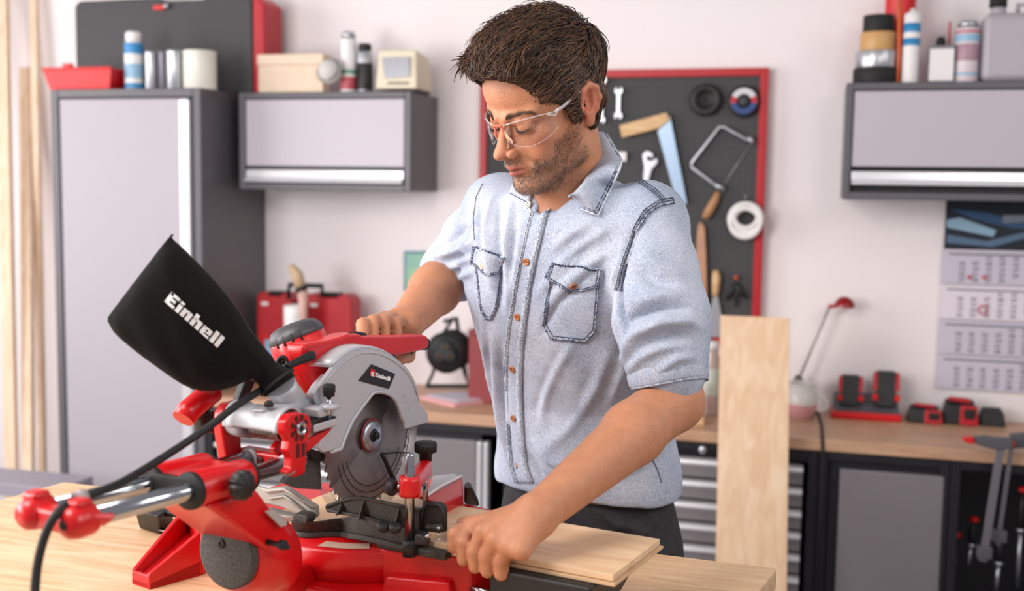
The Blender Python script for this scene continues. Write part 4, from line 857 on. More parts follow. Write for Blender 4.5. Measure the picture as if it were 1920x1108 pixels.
part(MB().lathe([(0, 0), (.010, 0), (.010, .006), (.0085, .008), (0, .008)], (.0045, bu, bw), (1, 0, 0), 24), 'blade_bolt', M_blk, par=fl)
part(MB().lathe([(0, 0), (.006, 0), (.006, .005), (0, .005)], (.0125, bu, bw), (1, 0, 0), 6), 'bolt_head', M_blk, par=fl)
part(MB().tube(pp([(716, 851), (722, 862), (731, 884), (742, 905), (746, 922)], v=.018), .0033, 8), 'guard_link', M_blk)
part(MB().tube(pp([(716, 851), (745, 848), (772, 849)], v=.016), .0012, 6), 'guard_wire', M_blk)
part(MB().prism(pp([(560, 862), (600, 856), (603, 918), (560, 916), (534, 905), (546, 890)], v=-.012), (-.01, 0, 0)), 'chip_flap', M_flap)
part(MB().prism(pp([(575, 838), (600, 846), (632, 842), (628, 850), (612, 858), (604, 866), (588, 862)], v=-.004), (-.01, 0, 0)), 'flap_holder', M_sblk, bevel=.001)
# --- motor
_dm = dep(590, 690, -.055)
def toS(p_): p_ = np.array(p_)-O_; return np.array([p_@SV, p_@SU, p_[2]])
a = toS(A(600, 745, _dm)); b_ = toS(A(549, 612, _dm-.005)); ax = b_-a; Lm = np.linalg.norm(ax); ax /= Lm
mo = part(MB().lathe([(0, 0), (.030, 0), (.034, .01), (.039, .03), (.0415, Lm*.60), (.0405, Lm*.82), (.036, Lm*.90), (0, Lm*.90)], tuple(a), tuple(ax), 36), 'motor_housing', M_sred)
part(MB().lathe([(.0400, Lm*.84), (.0410, Lm*.86), (.0390, Lm*.93), (.033, Lm*1.0), (.022, Lm*1.04), (0, Lm*1.05)], tuple(a), tuple(ax), 36, caps=False), 'motor_cap', mat('motor_grey', '3c3c40', .45), par=mo)
toc = -FW@SV, -FW@SU, -FW[2]
toc = np.array([-(FW@SV), -(FW@SU), -FW[2]])
side = np.cross(ax, toc); side /= np.linalg.norm(side); nrm_ = np.cross(side, ax); nrm_ = nrm_*np.sign(nrm_@toc)
q = a+ax*Lm*.62+side*(-.024 if side@np.array([RT@SV, RT@SU, RT[2]]) > 0 else .024)+nrm_*.034
part(MB().lathe([(.004, .0), (.0095, .0), (.0095, .004), (.007, .006), (.004, .003)], tuple(q), tuple(nrm_), 24, caps=False), 'brush_cover', M_sblk, par=mo)
part(MB().lathe([(0, 0), (.0045, 0), (.0045, .003), (0, .003)], tuple(q), tuple(nrm_), 20), 'brush_slot', M_blk, par=mo)
for k in range(4):
    an = radians(-35+k*18); dd = nrm_*cos(an)+side*sin(an); p0 = a+ax*Lm*.80+dd*.041; p1 = a+ax*Lm*.92+dd*.0385
    part(MB().tube([tuple(p0), tuple(p1)], .0016, 6), 'vent_slot', M_blk, par=mo)
sp_ = a+ax*Lm*.1+nrm_*.035; sq = a+ax*Lm*.66+nrm_*.0385
part(MB().tube([tuple(sp_), tuple(sq)], .0012, 6), 'housing_seam', M_pock, par=mo)
# --- handle
hp = [(570, 647), (585, 643), (616.6, 638), (640, 632), (652.7, 626.8), (672, 625.5), (681.6, 629.5), (740, 630), (794, 627.5), (802, 630), (806, 639), (805, 650), (800, 655), (775, 661), (750, 666.5), (717.7, 664), (680, 664), (645.5, 668), (628, 676), (613, 686), (600, 688), (587.7, 684.5), (572, 676), (569, 662)]
hd = part(MB().prism(pp(hp, v=.0), (-.030, 0, 0)), 'handle', M_sred, bevel=.006, seg=3)
part(MB().tube(pp([(655, 628), (668, 626), (684, 629)], v=-.012), .004, 8), 'trigger_lock', M_blk, par=hd)
gr = [S(620, 655, v=-.02), S(660, 640, v=-.05), S(720, 640, v=-.058), S(775, 642, v=-.05), S(798, 645, v=-.02)]
part(MB().tube(gr, [.010, .013, .014, .013, .010], 14), 'grip_loop', M_sblk, par=hd)
part(MB().tube(pp([(700, 668), (740, 672), (770, 660)], v=-.055), .006, 8), 'trigger', M_blk, par=hd)
sr = part(MB().tube(pp([(585, 667), (578, 669), (560, 677), (545, 684), (538, 689)], v=.004), [.0070, .0064, .0053, .0046, .0043], 16), 'strain_relief', M_blk, par=hd)
for k in range(4):
    x, y = 578-9*k, 669+4.3*k; part(MB().torus(S(x, y, v=.004), (0, 1, -.55), .0064-.0006*k, .0008, 20, 6), 'relief_rib', M_blk, par=sr)
# carrying handle, bracket behind the carriage
part(MB().tube([S(398, 733, v=-.10), S(378, 750, v=-.10), S(352, 772, v=-.10), S(343, 786, v=-.10)], [.016, .0155, .0155, .0145], 20), 'carry_handle', M_sred)
part(MB().prism(pp([(385, 812), (377, 775), (440, 765), (446, 795), (444, 815)], v=-.09), (-.02, 0, 0)), 'bracket_body', M_sblk, bevel=.006)
part(MB().prism(pp([(462, 710), (482, 712), (455, 775), (438, 778)], v=-.085), (-.012, 0, 0)), 'bracket_strap', M_sblk, bevel=.003)
part(MB().prism(pp([(376, 760), (395, 752), (404, 762), (386, 776)], v=-.095), (-.012, 0, 0)), 'bracket_clip', M_sblk, bevel=.003)
# --- dust port and bag
d0 = dep(524, 722, 0.0)
neck = [S(566, 790, v=-.004), S(556, 772, v=-.004), S(545, 754, v=-.004), S(533, 735, v=-.002), S(524, 720, v=0.0)]
part(MB().tube(neck, [.026, .024, .0215, .0205, .0205], 28), 'dust_port', M_saw_al)
part(MB().lathe([(0, 0), (.006, 0), (.006, .004), (.0035, .007), (0, .008)], S(504, 762, v=.02), (0, 0, 1), 16), 'port_screw', M_blk)
stn = [((325, 439), (203, 598), .004, 1.475), ((330, 444), (206, 606), .012, 1.475), ((352, 465), (225, 632), .026, 1.48), ((404, 517), (290, 683), .037, 1.50), ((450, 573), (360, 727), .040, 1.52), ((476, 615), (418, 728), .036, 1.535), ((502, 648), (473, 709), .030, 1.55), ((516, 664), (480, 714), .026, 1.555), ((528, 680), (487, 722), .024, 1.56), ((540, 692), (494, 735), .025, 1.56), ((551, 706), (499, 744), .0245, 1.56)]
NB = 36; rings = []
stn = [((u_[0]-9, u_[1]+3) if 0 < i_ < 9 else u_, l_, th, d0+.004+(d_-1.56)) for i_, (u_, l_, th, d_) in enumerate(stn)]
P0 = [(np.array(A(*u_, d_)), np.array(A(*l_, d_)), th) for u_, l_, th, d_ in stn]
# densify the stations
def dens(L_, k=4):
    out = []
    for i in range(len(L_)-1):
        p0, p1, p2, p3 = L_[max(i-1, 0)], L_[i], L_[i+1], L_[min(i+2, len(L_)-1)]
        for j in range(k):
            t = j/k; out.append(tuple(0.5*((2*p1[m])+(-p0[m]+p2[m])*t+(2*p0[m]-5*p1[m]+4*p2[m]-p3[m])*t*t+(-p0[m]+3*p1[m]-3*p2[m]+p3[m])*t**3) for m in range(len(p1))))
    out.append(L_[-1]); return out
for up_, lo_, th in dens(P0, 4):
    c_ = (up_+lo_)/2; hx = (up_-lo_)/2; ring = []
    for k in range(NB):
        a = 2*pi*k/NB; cc, ss = cos(a), sin(a)
        e = .75; x = math.copysign(abs(cc)**e, cc); y = math.copysign(abs(ss)**.9, ss)
        wob = 1+.05*sin(9*cc+7*c_[0]*20)
        ring.append(tuple(c_+hx*x-FW*th*y*wob))
    rings.append(ring)
bagmb = MB().loft(rings)
M_bag = mat('bag_black_cloth', '161514', .95, var=.25, vs=14, bump=.8, bs=900)
_n = M_bag.node_tree; _b = _n.nodes['Principled BSDF']; _b.inputs['Sheen Weight'].default_value = .03; _b.inputs['Specular IOR Level'].default_value = .15
bag = bagmb.build('dust_bag', M_bag, ms, world=True, label='black cloth dust bag with white lettering')
bagw = BVHTree.FromPolygons([Vector(v) for v in bagmb.v], [f for f in bagmb.f if len(f) == 4])
# piping along the seams
sp1 = [tuple(r[0]) for r in rings]; sp2 = [tuple(r[NB//2]) for r in rings]
MB().tube(sp1[1:], .0014, 6).tube(sp2[1:], .0014, 6).tube([rings[0][k] for k in range(1, NB//2)], .0016, 6).build('seam_piping', M_sblk, bag, world=True)
MB().torus(tuple(np.mean(np.array(rings[-4]), 0)), tuple(np.array(rings[-4]).mean(0)-np.array(rings[-5]).mean(0)), .0245, .0028, 32, 8).build('bag_band', M_blk, bag, world=True)
def project_rects(bvh, rects, f, m, name, par, off=.0008, step=1.0, th=None):
    mb = MB(); cam_v = Vector(CAM)
    for a, b_, c_, d_ in rects:
        nx_ = max(1, int(math.ceil((c_-a)/step))); ny_ = max(1, int(math.ceil((d_-b_)/step))); g = []; ok = True
        for j in range(ny_+1):
            for i in range(nx_+1):
                x, y = f(a+(c_-a)*i/nx_, b_+(d_-b_)*j/ny_); r = Vector(ray(x, y)).normalized()
                h = bvh.ray_cast(cam_v, r)
                if h[0] is None: ok = False; break
                g.append(tuple(h[0]-r*off))
            if not ok: break
        if ok: mb.add(g, [(j*(nx_+1)+i, j*(nx_+1)+i+1, (j+1)*(nx_+1)+i+1, (j+1)*(nx_+1)+i) for j in range(ny_) for i in range(nx_)])
    return mb.build(name, m, par, world=True)
X0, Y0, X1, Y1 = 307.5, 565, 407.5, 652.0
Wd = word()[1]
bx_, by_ = (X1-X0)/Wd, (Y1-Y0)/Wd
project_rects(bagw, word()[0], lambda x, y: (X0+x*bx_+y*14.5/7, Y0+y*-18.5/7+x*by_), M_let, 'bag_lettering', bag)
# --- cord and clip
cord = [SWp(*S(538, 689, v=.004)), A(525, 706, 1.585), A(508, 720, 1.53), A(488, 732, 1.44), A(440, 763, 1.375), A(388, 803, 1.345), A(330, 842, 1.31), A(270, 880, 1.26), A(225, 906, 1.20), A(185, 922, 1.165), A(152, 933, 1.15), A(127, 945, 1.13), A(104, 966, 1.115), A(86, 1000, 1.11), A(73, 1045, 1.105), A(66, 1100, 1.10), A(64, 1180, 1.09)]
cp_ = [tuple(x) for x in dens([tuple(p_) for p_ in cord], 5)]
MB().tube(cp_, .0047, 12).build('power_cord', M_blk, ms, world=True)
MB().tube([A(157, 931, 1.15), A(143, 937, 1.14)], .0085, 14).build('cord_clip', mat('clip_clear', 'a79c9c', .2), ms, world=True)
# --- fences
part(MB().prism(pp([(455, 905), (500, 917), (533, 912), (545, 919), (592, 949), (594, 968), (586, 974), (560, 965), (530, 952), (505, 946), (455, 940)], u=-.100), (0, .008, 0)), 'left_fence', M_alc, bevel=.002)
part(MB().tube(pp([(500, 921), (533, 917), (543, 923), (589, 953)], u=-.102), .003, 6), 'fence_rail', M_alc)
part(MB().tube(pp([(505, 935), (533, 930), (545, 938), (575, 962)], u=-.102), .002, 6), 'fence_rail', M_alc)
part(MB().hexa(pp([(490, 985), (560, 985), (590, 975), (500, 955)], w=.084), pp([(500, 962), (556, 968), (588, 970), (505, 950)], w=.100)), 'fence_foot', M_alc, bevel=.004)
yk = [(545, 976), (560, 979.5), (576, 980), (593, 979.5), (610, 977.5), (636, 973), (655, 970), (671, 968), (690, 973), (712, 979), (745, 987), (772, 996), (800, 1003)]
yk = [(545, 976), (560, 979.5), (576, 980), (593, 979.5), (610, 977.5), (626, 974), (640, 972)]
T_ = pp(yk, w=.108)+pp([(655, 970), (671, 968), (690, 973), (712, 979), (745, 987), (772, 993)], u=-.101)
B_ = pp([(546, 994), (560, 998), (576, 1000), (593, 1000), (612, 998), (630, 998), (645, 998)], w=.089)+pp([(657, 1001), (672, 1003), (688, 1006), (706, 1010), (745, 1020), (772, 1026)], u=-.103)
rings = []
for i, (p_, b_) in enumerate(zip(T_, B_)):
    q_ = np.array(T_[min(i+1, len(T_)-1)])-np.array(T_[max(i-1, 0)]); q_ /= np.linalg.norm(q_); nn = np.array([-q_[1], q_[0], 0])*.007
    P_ = np.array(p_); Q_ = np.array(b_); rings.append([tuple(P_), tuple(P_+nn), tuple(Q_+nn), tuple(Q_)])
part(MB().loft(rings, smooth=False), 'fence_yoke', M_dustw, bevel=.0015)
rings = []
for i, b_ in enumerate(B_):
    P_ = np.array(b_); rings.append([tuple(P_+np.array([0, -.004, .002])), tuple(P_+np.array([0, .005, .002])), tuple(P_+np.array([0, .005, -.0055])), tuple(P_+np.array([0, -.006, -.0055]))])
part(MB().loft(rings, smooth=False), 'yoke_flange', M_dustw, bevel=.0015)
part(MB().prism(pp([(546, 968), (552, 962), (574, 966), (578, 972), (574, 984), (550, 980)], u=-.125), (0, .02, 0)), 'mitre_pointer', M_dustw, bevel=.003)
ff = part(MB().prism(pp([(612.6, 948.7), (640, 939), (662, 933.5), (677.6, 932.5), (740, 946), (790, 956), (790, 992), (755, 989), (672, 968), (616.5, 958.5)], u=-.090), (0, -.005, 0)), 'right_fence', M_dustw, bevel=.001)
part(MB().tube(pp([(613, 949), (640, 939), (662, 934), (678, 933), (740, 946.5), (788, 956)], u=-.0955), .0028, 6), 'fence_rail', M_dustw, par=ff)
part(MB().tube(pp([(615, 957), (672, 967), (755, 988)], u=-.099), .0026, 6), 'fence_rail', M_dustw, par=ff)
for x, yt2, yb2 in ((640, 941, 962), (681, 935, 970), (747, 949, 986)):
    p_, q_ = S(x, yt2, u=-.095), S(x, yb2, u=-.095)
    part(MB().prism([(p_[0], p_[1], p_[2]), (q_[0], q_[1], q_[2]), (q_[0], q_[1]-.014, q_[2])], (.0022, 0, 0)), 'fence_rib', M_dustw, par=ff)
a_, c2_ = S(700, 985, u=-.115), S(800, 1008, u=-.115)
part(MB().box((.088, -.106, .084), (.196, -.087, .094)), 'fence_base', M_dustw, bevel=.002)
tf = part(MB().prism(pp([(784, 995), (786, 965), (790, 950), (796, 943), (803, 941), (824, 943), (831, 947), (834, 955), (834, 998), (820, 1000)], u=-.092), (0, .008, 0)), 'end_fence', M_sblk, bevel=.002)
part(MB().tube(pp([(789, 990), (793, 955), (799, 946)], u=-.094), .0022, 6).tube(pp([(831, 990), (831, 956), (824, 947), (802, 945)], u=-.094), .0022, 6), 'end_fence_rim', M_sblk, par=tf)
part(MB().prism(pp([(800, 984), (828, 984), (829, 992), (798, 990)], u=-.098), (0, .006, 0)), 'end_fence_step', M_dustw, par=tf)
part(MB().prism(pp([(660, 966), (760, 988), (800, 998), (800, 1026), (757, 1020), (703, 1004), (690, 993), (664, 985)], u=-.096), (0, .006, 0)), 'fence_body', M_dustw, bevel=.0015)
part(MB().hexa(pp([(757, 1024), (800, 1031), (834, 1024), (795, 1010)], w=.080), pp([(757, 1008), (800, 1012), (834, 1003), (795, 992)], w=.094)), 'fence_end_block', M_sblk, bevel=.004)
part(MB().prism(pp([(776, 1003), (784, 1001), (800, 1012), (799, 1024), (776, 1022)], u=-.132), (0, .012, 0)), 'lock_lever', M_sblk, bevel=.003)
part(MB().tube(pp([(797, 1007), (808, 1003)], u=-.13), .0028, 10), 'lever_pin', M_steel)
for x, y in ((719, 987), (740, 989)):
    q = S(x, y, u=-.125); part(MB().lathe([(0, 0), (.0075, 0), (.0085, .002), (.0085, .008), (.006, .010), (0, .010)], (q[0], q[1], q[2]-.004), (.3, -.3, 1), 9), 'fence_knob', M_sblk)
for x, y in ((822, 990), (823, 1002), (824, 1012)):
    part(MB().sphere(S(x, y, u=-.125), .0022, 8, 6), 'screw_head', M_steel)
# --- workpiece clamp
pv_, puu = .144, -.11
part(MB().lathe([(0, 0), (.0095, 0), (.0095, .018), (.0075, .022), (0, .022)], (pv_, puu, .084), (0, 0, 1), 20), 'post_socket', M_sblk)
part(MB().lathe([(0, .1), (.0066, .1), (.0066, .220), (.0052, .2225), (0, .2225)], (pv_, puu, 0), (0, 0, 1), 28), 'clamp_post', M_steel)
ca = part(MB().lathe([(.0068, -.013), (.0135, -.013), (.0142, -.008), (.0142, .008), (.0135, .013), (.0068, .013)], (pv_, puu, .178), (0, 0, 1), 28, caps=False), 'clamp_collar', M_sred)
ev, eu = .080, .03
dv, du = ev-pv_, eu-puu; ln = hypot(dv, du); nx_, ny_ = -du/ln*.0095, dv/ln*.0095
part(MB().hexa([(pv_-nx_, puu-ny_, .167), (ev-nx_, eu-ny_, .150), (ev+nx_, eu+ny_, .150), (pv_+nx_, puu+ny_, .167)], [(pv_-nx_, puu-ny_, .187), (ev-nx_, eu-ny_, .176), (ev+nx_, eu+ny_, .176), (pv_+nx_, puu+ny_, .187)]), 'clamp_arm', M_sred, bevel=.005)
part(MB().cyl((ev, eu, .106), (ev, eu, .16), .0042, n=16).lathe([(0, .1005), (.008, .1005), (.007, .106), (0, .106)], (ev, eu, 0)), 'clamp_screw', M_steel)
N_ = 64; rings = []
for r, h in ((1e-4, .174), (.009, .174), (.009, .184), (.0155, .188), (.0158, .199), (.0145, .2015), (1e-4, .202)):
    rings.append([(ev+(r*(1+.05*cos(16*2*pi*k/N_)) if r > .012 else r)*cos(2*pi*k/N_), eu+(r*(1+.05*cos(16*2*pi*k/N_)) if r > .012 else r)*sin(2*pi*k/N_), h) for k in range(N_)])
part(MB().loft(rings), 'clamp_knob', M_sblk)
q = S(741, 914, u=-.115)
part(MB().lathe([(0, 0), (.0105, .0), (.0115, .003), (.0115, .008), (.008, .012), (0, .012)], (q[0], q[1], q[2]), (-1, -.2, 0), 10), 'collar_knob', M_sblk)
part(MB().cyl((q[0], q[1], q[2]), (pv_-.01, puu, .178), .0035, n=10), 'collar_screw', M_steel)
# --- feet, extensions, front arm
ft = MB(); b4 = pp([(247, 1095), (280, 1106), (378, 1079), (352, 1018)], w=0.0)
t4 = [S(250, 1068, w=.020), S(283, 1083, w=.020), tuple(np.array(b4[2])+np.array([0, 0, .058])), tuple(np.array(b4[3])+np.array([0, 0, .058]))]
foot = part(ft.hexa(b4, [tuple(np.array(p_)+np.array([0, 0, .010 if k < 2 else .024])) for k, p_ in enumerate(b4)]), 'foot', M_sred, bevel=.002)
def wall_(pa, pb, ha, hb, th, inward):
    pa, pb = np.array(pa), np.array(pb); d_ = pb-pa; d_ /= np.linalg.norm(d_); n_ = np.array([-d_[1], d_[0], 0])*th*inward
    return MB().hexa([tuple(pa), tuple(pb), tuple(pb+n_), tuple(pa+n_)], [tuple(pa+[0, 0, ha]), tuple(pb+[0, 0, hb]), tuple(pb+n_+[0, 0, hb]), tuple(pa+n_+[0, 0, ha])])
part(wall_(b4[1], b4[2], .022, .066, .007, 1), 'foot_wall', M_sred, bevel=.002, par=foot)
part(wall_(b4[0], b4[3], .022, .066, .007, -1), 'foot_wall', M_sred, bevel=.002, par=foot)
part(wall_(b4[0], b4[1], .020, .020, .006, 1), 'foot_wall', M_sred, bevel=.002, par=foot)
p_ = [np.array(x) for x in b4]; cdir = (p_[2]+p_[3])/2-(p_[0]+p_[1])/2; cdir /= np.linalg.norm(cdir)
part(MB().hexa([tuple(p_[3]), tuple(p_[2]), tuple(p_[2]+cdir*.16), tuple(p_[3]+cdir*.16)], [tuple(p_[3]+[0, 0, .05]), tuple(p_[2]+[0, 0, .05]), tuple(p_[2]+cdir*.16+[0, 0, .06]), tuple(p_[3]+cdir*.16+[0, 0, .06])]), 'foot_root', M_sred, bevel=.003)
el = MB().hexa(pp([(260, 990), (300, 1003), (330, 985), (290, 975)], w=0.0), [tuple(np.array(S(x, y, w=.045))) for x, y in ((251, 958), (298, 968), (322, 952), (275, 944))])
part(el, 'left_extension', M_sblk, bevel=.004)
part(MB().tube(pp([(298, 962), (330, 963), (372, 985), (400, 1000)], w=.04), .006, 6), 'extension_arm', M_sblk)
part(MB().tube(pp([(300, 992), (372, 1015)], w=.012), .0035, 10), 'extension_rod', M_steel)
part(MB().tube(pp([(322, 988), (385, 1005)], w=.012), .0035, 10), 'extension_rod', M_steel)
er = MB().hexa([(.262, -.10, .020), (.372, -.10, .020), (.372, .07, .020), (.262, .07, .020)], [(.258, -.104, .086), (.405, -.104, .086), (.405, .074, .086), (.258, .074, .086)])
part(er, 'right_extension', M_sblk, bevel=.005)
part(MB().cyl((.2, -.07, .045), (.262, -.07, .045), .004, n=12).build, 'x', M_steel) if False else None
part(MB().cyl((.2, -.07, .040), (.265, -.07, .040), .0045, n=12), 'extension_rod', M_steel)
part(MB().cyl((.2, .05, .040), (.265, .05, .040), .0045, n=12), 'extension_rod', M_steel)
part(MB().box((.285, -.06, 0), (.345, .03, .022)), 'extension_foot', M_sblk, bevel=.003)
# operator side arm with scale window and black lock lever
fa = part(MB().hexa(pp([(790, 975), (870, 985), (868, 950), (800, 940)], w=.02), pp([(782, 930), (868, 943), (868, 895), (812, 890)], w=.10)), 'table_arm', M_sred, bevel=.005)
fa2 = [S(x, y, w=.118) for x, y in ((800, 927), (862, 895), (852, 888), (812, 892))]
part(MB().prism(fa2, (0, 0, -.004)), 'arm_window', M_saw_al, bevel=.001, par=fa)
part(MB().tube([S(797, 932, w=.118), S(826, 912, w=.118), S(858, 896, w=.118), S(866, 892, w=.118)], .0022, 6), 'arm_trim', M_white, par=fa)
part(MB().prism([S(x, y, w=.116) for x, y in ((797, 935), (867, 893), (868, 925), (830, 945))], (0, 0, -.03)), 'arm_side', M_sred, bevel=.003, par=fa)
part(MB().hexa(pp([(870, 945), (900, 950), (897, 935), (872, 928)], w=.06), pp([(870, 915), (884, 915), (884, 905), (872, 902)], w=.115)), 'lock_handle', M_sblk, bevel=.006)
# ================================================================ the board being cut
bb = MB().box((-.10, -.0845, .0865), (.4235, .079, .0995)); 
bd = thing('floor_plank', 'pale oak floor plank lying across the saw under the man\'s hand', 'plank', tuple(O_), SA)
M_bd = wood('oak_board_veneer', 'd2ab83', 'e6c8a3', 6, (.8, 6, 5), .42, 'dcb892', dist=1.0)
MB().box((-.10, -.0845, .0915), (.4235, .079, .0998)).build('oak_layer', M_bd, bd, bevel=.0004)
MB().box((-.10, -.0885, .0865), (.4275, .0815, .0905)).build('backing_layer', wood('board_backing', 'c39f7a', 'd3b08a', 6, (1, 6, 5), .6), bd, bevel=.0004)
MB().box((-.10, -.0815, .0904), (.4205, .0765, .0916)).build('joint_groove', mat('groove_brown', '6d4a31', .8), bd)
# ================================================================ smooth implicit surfaces for the person
def V3(p): return np.array(p, float)
def cap_(a, b, ra, rb, k=.01, op=1): return ('c', V3(a), V3(b), ra, rb, k, op)
def ell(c, r, M=None, k=.01, op=1): return ('e', V3(c), V3(r), (np.eye(3) if M is None else np.array(M)), 0, k, op)
def chain(pts, rs, k=.01, op=1): return [cap_(pts[i], pts[i+1], rs[i], rs[i+1], k, op) for i in range(len(pts)-1)]
def loftp(z, c, rx, ry, lat, front, k=.02, e=2.3):
    i = np.argsort(z); return ('l', np.array(z)[i], np.array(c)[i], np.array(rx)[i], np.array(ry)[i], k, 1, lat, front, e)
def dist(p, X):
    t = p[0]
    if t == 'c':
        a, b, ra, rb = p[1:5]; ab = b-a; h = np.clip(((X-a)@ab)/max(ab@ab, 1e-12), 0, 1)
        d = X-a-h[:, None]*ab; return np.sqrt((d*d).sum(1))-(ra+(rb-ra)*h)
    if t == 'e':
        q = (X-p[1])@p[3]; r = p[2]; k0 = np.sqrt(((q/r)**2).sum(1)); k1 = np.sqrt(((q/(r*r))**2).sum(1))+1e-9
        return k0*(k0-1)/k1
    if t == 'l':
        z, c, rx, ry, lat, fr, e = p[1], p[2], p[3], p[4], p[7], p[8], p[9]
        zz = X[:, 2]; cx = np.interp(zz, z, c[:, 0]); cy = np.interp(zz, z, c[:, 1]); a = np.interp(zz, z, rx); b = np.interp(zz, z, ry)
        dx, dy = X[:, 0]-cx, X[:, 1]-cy; u = np.abs(dx*lat[0]+dy*lat[1])/a; v = np.abs(dx*fr[0]+dy*fr[1])/b
        d = ((u**e+v**e)**(1/e)-1)*(a*u*u+b*v*v+1e-6)/(u*u+v*v+1e-6)*.92
        return np.maximum(d, np.maximum(zz-z[-1], z[0]-zz))
def evalp(P, X):
    d = None
    for p in P:
        q = dist(p, X); k = p[5]
        if d is None: d = q; continue
        if p[6] > 0:
            h = np.clip(.5+.5*(d-q)/k, 0, 1); d = d*(1-h)+q*h-k*h*(1-h)
        else:
            h = np.clip(.5-.5*(d+q)/k, 0, 1); d = d*(1-h)-q*h+k*h*(1-h)
    return d
def surface(P, h, lo, hi, nb=14, noise=None):
    lo, hi = V3(lo), V3(hi); bs = nb*h; nbk = np.ceil((hi-lo)/bs).astype(int)
    G = np.stack(np.meshgrid(*[np.arange(n) for n in nbk], indexing='ij'), -1).reshape(-1, 3)
    Cn = lo+(G+.5)*bs; rad = bs*.87
    D = [dist(p, Cn) for p in P]
    tot = evalp(P, Cn); act = np.where(np.abs(tot) < rad*1.35+.004)[0]
    nt = nbk*nb+2; keyf = lambda I: (I[:, 0].astype(np.int64)*nt[1]+I[:, 1])*nt[2]+I[:, 2]
    lg = np.stack(np.meshgrid(*[np.arange(nb+1)]*3, indexing='ij'), -1).reshape(-1, 3)
    VK, VP, Q = [], [], []
    for b in act:
        sub = [P[i] for i in range(len(P)) if D[i][b] < rad*1.6+.02+(P[i][5] if P[i][5] < .05 else .05) or i == 0]
        X = lo+(G[b]*nb+lg)*h; d = evalp(sub, X)
        if noise is not None: d = d+noise(X)
        d = d.reshape(nb+1, nb+1, nb+1); s = d < 0
        c = s[:-1, :-1, :-1].astype(np.int8)
        cnt = sum(s[i:nb+i, j:nb+j, k:nb+k].astype(np.int8) for i in (0, 1) for j in (0, 1) for k in (0, 1))
        m = (cnt > 0) & (cnt < 8)
        if not m.any(): continue
        I = np.argwhere(m); acc = np.zeros((len(I), 3)); n = np.zeros(len(I))
        for ax in range(3):
            o1, o2 = [a for a in range(3) if a != ax]
            for e1 in (0, 1):
                for e2 in (0, 1):
                    A0 = I.copy(); A0[:, o1] += e1; A0[:, o2] += e2; B0 = A0.copy(); B0[:, ax] += 1
                    da = d[A0[:, 0], A0[:, 1], A0[:, 2]]; db = d[B0[:, 0], B0[:, 1], B0[:, 2]]; cr = (da < 0) != (db < 0)
                    t = np.where(cr, da/np.where(cr, da-db, 1), 0); pt = A0.astype(float); pt[:, ax] += t
                    acc += np.where(cr[:, None], pt, 0); n += cr
        VP.append(lo+(acc/n[:, None]+G[b]*nb)*h); VK.append(keyf(I+G[b]*nb))
        for ax in range(3):
            o1, o2 = [(ax+1) % 3, (ax+2) % 3]
            sl = [slice(0, nb)]*3; s0 = s[tuple(sl)]; sl2 = list(sl); sl2[ax] = slice(1, nb+1); s1 = s[tuple(sl2)]
            E_ = np.argwhere(s0 != s1)
            if not len(E_): continue
            fl = s0[E_[:, 0], E_[:, 1], E_[:, 2]]; g = E_+G[b]*nb; ok = (g[:, o1] > 0) & (g[:, o2] > 0); g = g[ok]; fl = fl[ok]
            cs = []
            for a1, a2 in ((0, 0), (-1, 0), (-1, -1), (0, -1)):
                t = g.copy(); t[:, o1] += a1; t[:, o2] += a2; cs.append(keyf(t))
            q = np.stack(cs, 1); q[~fl] = q[~fl][:, ::-1]; Q.append(q)
    VK = np.concatenate(VK); VP = np.concatenate(VP); Q = np.concatenate(Q)
    o = np.argsort(VK); VK = VK[o]; VP = VP[o]; ix = np.searchsorted(VK, Q); ix = np.clip(ix, 0, len(VK)-1)
    ok = (VK[ix] == Q).all(1); return VP, ix[ok]
def np_mesh(name, V, F, parent=None):
    if parent is not None:
        Mi = np.array(worldm(parent).inverted()); V = V@Mi[:3, :3].T+Mi[:3, 3]
    me = bpy.data.meshes.new(name); me.vertices.add(len(V)); me.vertices.foreach_set('co', V.astype(np.float32).ravel())
    me.loops.add(F.size); me.loops.foreach_set('vertex_index', F.astype(np.int32).ravel()); me.polygons.add(len(F))
    me.polygons.foreach_set('loop_start', np.arange(0, F.size, 4, dtype=np.int32)); me.polygons.foreach_set('use_smooth', np.ones(len(F), bool))
    me.update(calc_edges=True); return me
def relax(V, F, it=1, lam=.5):
    for _ in range(it):
        S_ = np.zeros_like(V); n = np.zeros(len(V))
        for a, b in ((0, 1), (1, 2), (2, 3), (3, 0)):
            np.add.at(S_, F[:, a], V[F[:, b]]); np.add.at(S_, F[:, b], V[F[:, a]]); np.add.at(n, F[:, a], 1); np.add.at(n, F[:, b], 1)
        V = V*(1-lam)+lam*S_/np.maximum(n, 1)[:, None]
    return V

# ---------------------------------------------------------------- pose
def head_axes(ya, pa, ra):
    fy = -RT*sin(radians(ya))-FW*cos(radians(ya)); fy = fy*cos(radians(pa))-UP*sin(radians(pa))
    zz = UP-fy*(UP@fy); zz /= np.linalg.norm(zz); xx = np.cross(fy, zz); c, s = cos(radians(ra)), sin(radians(ra))
    return np.stack([xx*c+zz*s, fy, -xx*s+zz*c], 1)
HM = head_axes(52, 28, 10); HT = V3(A(1023, 198, 1.72))
HS = 1.0
def H(x, y, z): return HT+HM@(V3((x, y, z))*HS)          # head coordinates: x his right, y face, z crown
_Fh = np.array([-sin(YAW), cos(YAW), 0.0])
TA = radians(38); LAT = _R0*cos(TA)-_Fh*sin(TA); FRO = -(_R0*sin(TA)+_Fh*cos(TA))
def a(x, y, d): return V3(A(x, y, d))
pel = a(1102, 985, 1.98); ground = (float(pel[0]), float(pel[1]), 0.0)
